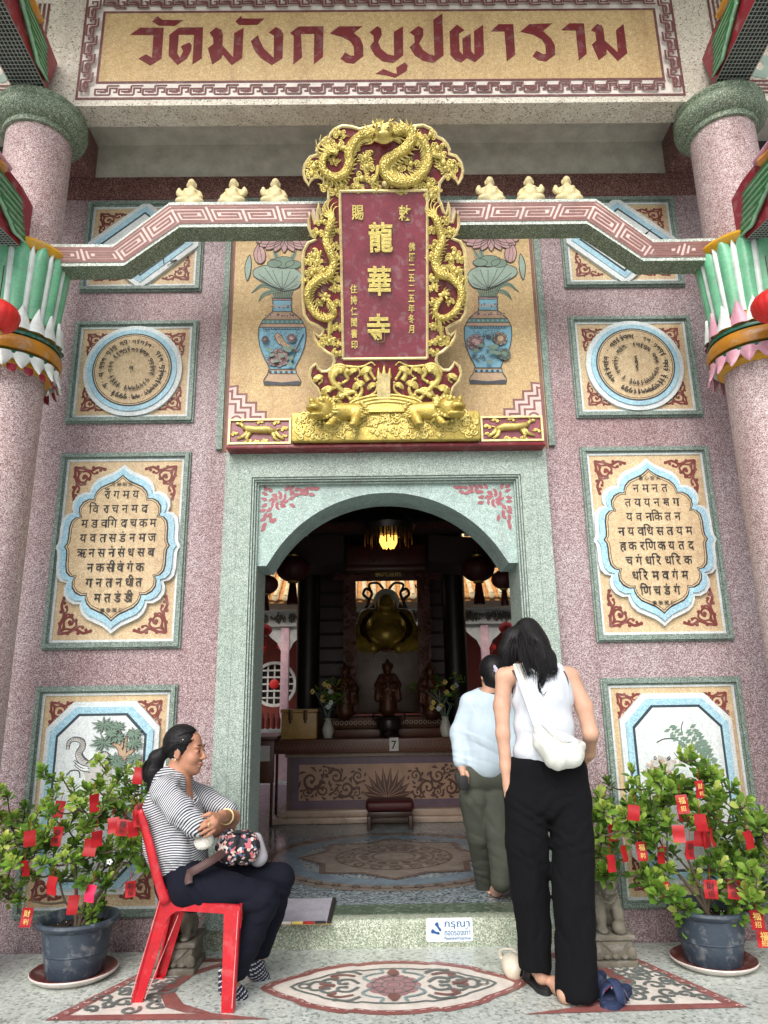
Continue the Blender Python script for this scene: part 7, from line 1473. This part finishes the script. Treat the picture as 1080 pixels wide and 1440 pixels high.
hq = W(543.5, 846, YBu+.06); put('halo', MB().prism(wallframe(YBu+.06), arc((hq.x, hq.z), .15, 0, 2*PI, 32)[:-1], 0, .015), 'porcelain', bu)
rk = tag(put('rock_seat', MB().bbox(Q(495, 1003, 4.2), (Q(592, 915)[0], 3.6, Q(592, 915)[2]), .05), 'marble_dark', loc=Q(545, 1003)), 'pale rock seat below the laughing Buddha behind glass', 'rock')
ha = thing('halo_screen', 'dark carved cloud backrest behind the laughing Buddha', 'halo', Q(545, 910, 4.1)); m = MB(); rn = random.Random(6)
m.prism(wallframe(4.1), [(W(x, y, 4.1).x, W(x, y, 4.1).z) for x, y in [(508, 912), (506, 880), (514, 860), (527, 850), (533, 838), (545, 832), (558, 838), (563, 850), (574, 858), (582, 880), (580, 912)]], 0, .04); put('panel', m, 'dark_wood', ha); m = MB()
for k in range(50): u = W(rn.uniform(508, 580), rn.uniform(852, 905), 4.08); m.tube([(u.x+a, 4.055, u.z+b) for a, b in spiral((0, 0), .05, .01, rn.uniform(0, 6), 1, 8)], .012, 5)
put('cloud_carving', m, 'dark_carving', ha, kind='stuff')
for s in (-1, 1):
    m = MB(); pts = [(543+s*36, 905), (543+s*38, 880), (543+s*32, 862), (543+s*24, 845), (543+s*32, 836), (543+s*28, 828), (543+s*20, 834), (543+s*26, 848)]; m.tube(cr([Q(x, y, 4.0) for x, y in pts], 6), .018, 6); pts = [(543+s*20, 834), (543+s*24, 822), (543+s*12, 820), (543+s*4, 828)]; m.tube(cr([Q(x, y, 4.0) for x, y in pts], 6), .016, 6); put('ribbon_scroll', m, 'urn_dark', ha, sharp=0)
# carved altar frame, pillars and screens
cs = thing('carved_shrine', 'dark carved red and gold shrine frame around the laughing Buddha', 'shrine', (0, 3.7, 1.1)); rn = random.Random(12); Yc = 3.55
def carved(x0, x1, z0, z1, n_, mat='dark_carving'):
    m = MB().box((x0, Yc, z0), (x1, Yc+.1, z1)); put('post', m, 'carved_red', cs); m = MB()
    for k in range(n_): u, v = rn.uniform(x0+.01, x1-.01), rn.uniform(z0+.02, z1-.02); r = rn.uniform(.016, .035); m.tube([(u+a, Yc-.004, v+b) for a, b in spiral((0, 0), r, r*.2, rn.uniform(0, 6), 1, 7)], r*.28, 5)
    put('carving', m, mat, cs, kind='stuff')
xa, xb, zt, zb = W(483, 810, Yc).x, W(500, 810, Yc).x, W(545, 815, Yc).z, 1.10
carved(xa, xb, zb, zt, 130); carved(-xb+.06, -xa+.06, zb, zt, 130); carved(W(470, 800, Yc).x, W(622, 800, Yc).x, zt, W(545, 797, Yc).z, 110)
u = W(546, 807, Yc); put('nameplate', MB().box((u.x-.17, Yc-.03, u.z-.055), (u.x+.17, Yc-.005, u.z+.055)), 'dark_wood', cs); m = MB()
for j, ch in enumerate('佛光普照'): m.glyph(wallframe(Yc-.031), ch, u.x+(j-1.5)*.075, u.z, .08, 0, .0005)
put('nameplate_text', m, 'old_gold', cs)
put('glass_pane', MB().box((xb, 3.57, 1.10), (-xb+.06, 3.575, W(545, 915, 3.57).z)), 'glass', cs)
ub = thing('signboard', 'dark red signboard with gold characters over the altar', 'signboard', (0, 3.4, 2.7)); u0, u1 = W(470, 797, 3.4), W(622, 765, 3.4); put('board', MB().bbox((u0.x, 3.4, u0.z), (u1.x, 3.48, u1.z), .01), 'carved_red', ub); put('ledge', MB().bbox((u0.x-.1, 3.3, u0.z-.06), (u1.x+.1, 3.5, u0.z-.005), .01), 'altar_brown', ub); m = MB()
for j, ch in enumerate('慈航普照'): m.glyph(wallframe(3.399), ch, (u0.x+u1.x)/2+(j-1.5)*.3, (u0.z+u1.z)/2, .17, 0, .0008)
put('signboard_text', m, 'bronze', ub)
for s, x0, x1 in ((-1, 410, 438), (1, 636, 664)):
    a, b = W(x0, 900, 3.2).x, W(x1, 900, 3.2).x; o = thing('hall_pillar', 'thick dark round pillar inside the hall %s' % ('behind the gold brown box' if s < 0 else 'beside the pale sweater woman'), 'pillar', ((a+b)/2, 3.9, HZ), 'hall pillars')
    put('shaft', MB().lathe([(.13, HZ), (.13, 4.3)], ((a+b)/2, 3.9, 0), 24), 'pillar_dark', o); put('base', MB().lathe([(.19, HZ), (.19, HZ+.12), (.15, HZ+.2), (.13, HZ+.22)], ((a+b)/2, 3.9, 0), 24), 'marble', o)
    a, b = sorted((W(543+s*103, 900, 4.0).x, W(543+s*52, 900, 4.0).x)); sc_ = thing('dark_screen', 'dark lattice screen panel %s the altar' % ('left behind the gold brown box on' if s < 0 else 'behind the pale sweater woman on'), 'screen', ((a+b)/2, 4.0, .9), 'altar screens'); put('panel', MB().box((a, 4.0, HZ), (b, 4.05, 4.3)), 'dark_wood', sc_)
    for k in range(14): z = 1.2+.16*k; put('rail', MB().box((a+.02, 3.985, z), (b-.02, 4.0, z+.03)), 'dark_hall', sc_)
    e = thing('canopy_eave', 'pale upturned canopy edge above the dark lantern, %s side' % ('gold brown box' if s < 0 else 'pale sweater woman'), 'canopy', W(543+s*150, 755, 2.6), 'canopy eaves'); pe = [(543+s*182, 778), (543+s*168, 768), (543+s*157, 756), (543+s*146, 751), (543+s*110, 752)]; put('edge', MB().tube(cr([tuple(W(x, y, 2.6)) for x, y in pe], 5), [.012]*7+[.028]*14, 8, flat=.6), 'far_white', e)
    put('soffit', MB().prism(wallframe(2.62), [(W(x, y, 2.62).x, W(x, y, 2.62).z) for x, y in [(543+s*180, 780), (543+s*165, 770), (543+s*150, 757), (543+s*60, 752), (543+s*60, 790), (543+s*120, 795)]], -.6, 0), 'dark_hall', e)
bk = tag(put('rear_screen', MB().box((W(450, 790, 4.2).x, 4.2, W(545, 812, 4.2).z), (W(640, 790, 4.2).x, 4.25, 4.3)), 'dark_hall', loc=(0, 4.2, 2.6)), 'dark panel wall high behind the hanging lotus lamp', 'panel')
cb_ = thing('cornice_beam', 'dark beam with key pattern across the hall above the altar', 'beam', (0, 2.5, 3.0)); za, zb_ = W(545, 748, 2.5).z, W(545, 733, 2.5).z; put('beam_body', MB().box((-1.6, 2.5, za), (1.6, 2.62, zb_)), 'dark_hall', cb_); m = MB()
meander(m, wallframe(2.5), -1.3, 1.3, za+.02, zb_-.02, .008, .001, 20); put('key_pattern', m, 'carved_red', cb_)
# lamps and lanterns
ch_ = thing('lotus_lamp', 'hanging dark lotus lamp with lit yellow petals above the altar', 'lamp', W(546, 772, 1.8)); c = W(546, 752, 1.8)
put('crown', MB().lathe([(.02, .25), (.05, .2), (.2, .14), (.24, .08), (.22, .03), (.12, .0), (.05, -.02)], c, 12), 'urn_dark', ch_); put('rod', MB().tube([c+Vector((0, 0, .24)), (c.x, c.y, 4.3)], .012, 6), 'urn_dark', ch_)
m = MB()
for k in range(60): a = 2*PI*k/60; r = .16+.05*(k % 2); m.tube([c+Vector((r*math.cos(a), r*math.sin(a), .05)), c+Vector((r*math.cos(a), r*math.sin(a), -.02-.04*(k % 3)))], .006, 4)
put('bead_fringe', m, 'bronze', ch_, kind='stuff')
for k in range(7): a = 2*PI*k/7+.2; put('petal', petal(MB(), c, a, c.z-.02, c.z-.125, .075, .05, .42, .02, .6, 6, 4, -.02), 'lamp_petal', ch_, sharp=0)
def lantern(p, r, label, cat, mat, tassel=True, grp='red lanterns', top=None):
    o = thing('lantern', label, cat, p, grp); p = Vector(p); wob = lambda a, z: 1-.05*abs(math.sin(a*8))
    put('globe', MB().lathe([(r*math.cos(t)*1.0+.001, r*.78*math.sin(t)) for t in np.linspace(-1.3, 1.3, 11)], p, 48, 0, wob), mat, o, sharp=0)
    for s in (-1, 1): put('cap', MB().lathe([(r*.3, s*r*.74), (r*.32, s*r*.82), (r*.26, s*r*.86)], p, 16), 'old_gold', o)
    put('cord', MB().tube([p+Vector((0, 0, r*.8)), p+Vector((0, 0, r*2.2 if top is None else top))], r*.03, 4), 'envelope_dark', o)
    if tassel:
        m = MB(); q = r*.3
        for k in range(14): a = 2*PI*k/14; m.tube([p+Vector((q*.5*math.cos(a), q*.5*math.sin(a), -r*.85)), p+Vector((q*math.cos(a), q*math.sin(a), -r*2.1))], r*.04, 4)
        put('tassel', m, mat, o, kind='stuff')
    return o
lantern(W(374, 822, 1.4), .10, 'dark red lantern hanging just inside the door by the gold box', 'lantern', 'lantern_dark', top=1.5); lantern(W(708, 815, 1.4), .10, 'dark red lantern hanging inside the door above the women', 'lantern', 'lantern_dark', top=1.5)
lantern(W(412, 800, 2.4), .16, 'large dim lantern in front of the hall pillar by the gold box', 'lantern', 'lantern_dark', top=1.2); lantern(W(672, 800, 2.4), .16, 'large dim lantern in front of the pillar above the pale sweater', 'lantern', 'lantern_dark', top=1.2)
for i, (x, y, Y, r, lb) in enumerate([(372, 886, 7, .12, 'bright red lantern in the far gallery above the round window'), (712, 883, 7, .12, 'bright red lantern in the far gallery over the standing woman'), (367, 912, 8.6, .10, 'dim red lantern in the far gallery beside the door jamb'), (397, 908, 8.6, .10, 'dim red lantern in the far gallery near the pink column'), (690, 910, 8.6, .10, 'dim red lantern in the far gallery behind the women'), (496, 885, 7, .1, 'red lantern half hidden by the carved altar post')]): lantern(W(x, y, Y), r, lb, 'lantern', 'lantern_red', grp='red lanterns of the far gallery')
for s in (-1, 1): lantern(W(1088 if s > 0 else -4, 430 if s > 0 else 445, -1.0), .11, 'glossy red lantern with gold drawing hung beside the %s lotus capital' % ('white tipped' if s < 0 else 'pink tipped'), 'lantern', 'lantern_red', grp='porch lanterns', top=.3)
# stool, notice stand
sl2 = thing('kneeling_stool', 'low dark red padded kneeling stool before the altar', 'stool', (.02, 2.75, HZ)); put('cushion', MB().bbox((-.2, 2.6, .29), (.24, 2.9, .38), .035, seg=3), 'stool_red', sl2); put('rail', MB().bbox((-.18, 2.62, .245), (.22, 2.88, .288), .006), 'dark_wood', sl2)
for x in (-.17, .21):
    for y in (2.64, 2.86): put('leg', MB().bbox((x-.02, y-.02, HZ), (x+.02, y+.02, .25), .005), 'dark_wood', sl2)
ns = thing('notice_desk', 'small brown desk with white paper notice beside the altar', 'desk', (-1.42, 2.9, HZ)); a, b = W(345, 1150, 2.9), W(386, 1040, 2.9)
put('front_board', MB().bbox((a.x, 2.9, .52), (b.x, 2.94, b.z), .006), 'altar_brown', ns); put('paper', MB().box((a.x+.05, 2.892, .72), (b.x-.04, 2.899, .86)), 'far_white', ns); put('top', MB().bbox((a.x-.05, 2.85, b.z), (b.x+.03, 3.3, b.z+.03), .006), 'altar_brown', ns)
for x in (a.x+.02, b.x-.02):
    for y in (2.92, 3.26): put('leg', MB().tube([(x, y, b.z), (x, y, HZ)], .014, 8), 'bronze', ns)
# ------------------------------------------------------------------ far gallery across the courtyard
YG = 9.0; gl = thing('far_gallery', 'far temple gallery with orange tiled roof and pink columns', 'building', (0, YG, .05)); ze = W(385, 846, 8.2).z
put('rear_wall', MB().box((-9, YG+.8, 0), (9, YG+1.0, ze+.3)), 'far_red', gl); put('eave_band', MB().box((-9, 8.35, ze-.42), (9, YG+1, ze-.02)), 'far_white', gl); put('cornice', MB().box((-9, 8.22, ze-.16), (9, 8.36, ze-.015)), 'far_white', gl)
rn = random.Random(2); m = MB()
for k in range(260): x = rn.uniform(-2.6, 2.6); m.tube([(x+a, 8.345, ze-.28+rn.uniform(-.07, .07)+b) for a, b in spiral((0, 0), .05, .01, rn.uniform(0, 6), 1, 7)], .01, 4)
put('relief_band', m, 'stone_gray', gl, kind='stuff'); rf = put('roof_deck', MB().prism(Frame((0, 0, 0), (0, 1, 0), (0, 0, 1), (1, 0, 0)), [(8.0, ze), (10.5, ze+1.75), (10.5, ze+1.6), (8.0, ze-.06)], -9, 9), 'roof_orange', gl)
d_ = Vector((0, 2.5, 1.75)).normalized(); tile = None
for k in range(-17, 18):
    x = k*.17+.03; m = MB(); ln = 14
    for j in range(ln):
        p = Vector((x, 7.96, ze+.035))+d_*(.2*j); m.tube([p, p+d_*.21], [.055, .047], 8)
    put('cover_tile_row', m, 'roof_cream', rf, sharp=50, kind='stuff'); put('eave_disc', MB().ball((x, 7.95, ze+.03), (.06, .015, .06), 10), 'roof_cream', rf)
m = MB()
for k in range(-18, 18):
    for j in range(12):
        p = Vector((k*.17+.115, 7.98, ze+.012))+d_*(.22*j); m.add([p+Vector((-.05, 0, 0)), p+Vector((.05, 0, 0)), p+Vector((.05, 0, 0))+d_*.23+Vector((0, 0, -.012)), p+Vector((-.05, 0, 0))+d_*.23+Vector((0, 0, -.012)), p+Vector((-.05, 0, -.02)), p+Vector((.05, 0, -.02))], [(0, 1, 2, 3), (0, 4, 5, 1)])
put('pan_tiles', m, 'roof_orange', rf, kind='stuff')
for x in (-4.6, W(401, 900, 8.4).x, W(682, 900, 8.4).x, 4.6, ):
    put('gallery_column', MB().bbox((x-.07, 8.38, .05), (x+.07, 8.52, ze-.42), .01), 'pink_column', gl)
    for s in (-1, 1):
        fr_ = wallframe(8.44); pb = [(x+s*.07, ze-.42), (x+s*.5, ze-.42), (x+s*.46, ze-.5), (x+s*.34, ze-.52), (x+s*.24, ze-.62), (x+s*.14, ze-.7), (x+s*.07, ze-.85)]; put('column_bracket', MB().prism(fr_, pb, -.02, .02), 'far_white', gl)
wq = W(386, 962, 8.9); wd_ = thing('round_window', 'round lattice window with red centre in the far gallery wall', 'window', (wq.x, 8.9, wq.z)); fr_ = wallframe(8.9, wq.x, wq.z); rr_ = .4
put('rim', MB().ring(fr_, arc((0, 0), rr_, 0, 2*PI, 40)[:-1], arc((0, 0), rr_*.87, 0, 2*PI, 40)[:-1], -.05, .05), 'far_white', wd_); put('backing', MB().prism(fr_, arc((0, 0), rr_*.88, 0, 2*PI, 40)[:-1], -.06, -.04), 'dark_hall', wd_)
for i in range(-2, 3):
    h = math.sqrt(max(0, .76-(i*.3)**2))*rr_
    put('lattice_bar', MB().box((wq.x-h, 8.87, wq.z+i*.3*rr_-.014), (wq.x+h, 8.89, wq.z+i*.3*rr_+.014)), 'far_white', wd_); put('lattice_bar', MB().box((wq.x+i*.3*rr_-.014, 8.88, wq.z-h), (wq.x+i*.3*rr_+.014, 8.9, wq.z+h)), 'far_white', wd_)
m = MB(); m.ball((wq.x, 8.86, wq.z), (.09, .02, .09), 10); put('red_boss', m, 'lantern_red', wd_)
tp = W(372, 1025, 8.0); tb_ = thing('white_counter', 'white counter with a row of brown bottles in the far gallery', 'counter', (tp.x, 8.0, .05)); put('top', MB().box((tp.x-.6, 7.8, tp.z-.05), (tp.x+.5, 8.3, tp.z)), 'far_white', tb_); put('cabinet', MB().box((tp.x-.55, 7.85, .05), (tp.x+.45, 8.25, tp.z-.05)), 'pink_column', tb_)
for k in range(7):
    x = tp.x-.3+.09*k; tag(put('bottle', MB().lathe([(.03, tp.z), (.034, tp.z+.12), (.03, tp.z+.16), (.012, tp.z+.2), (.012, tp.z+.25)], (x, 7.95, 0), 10), 'far_red', loc=(x, 7.95, tp.z)), 'small brown bottle in the row on the far white counter', 'bottle', 'bottles on the far counter')
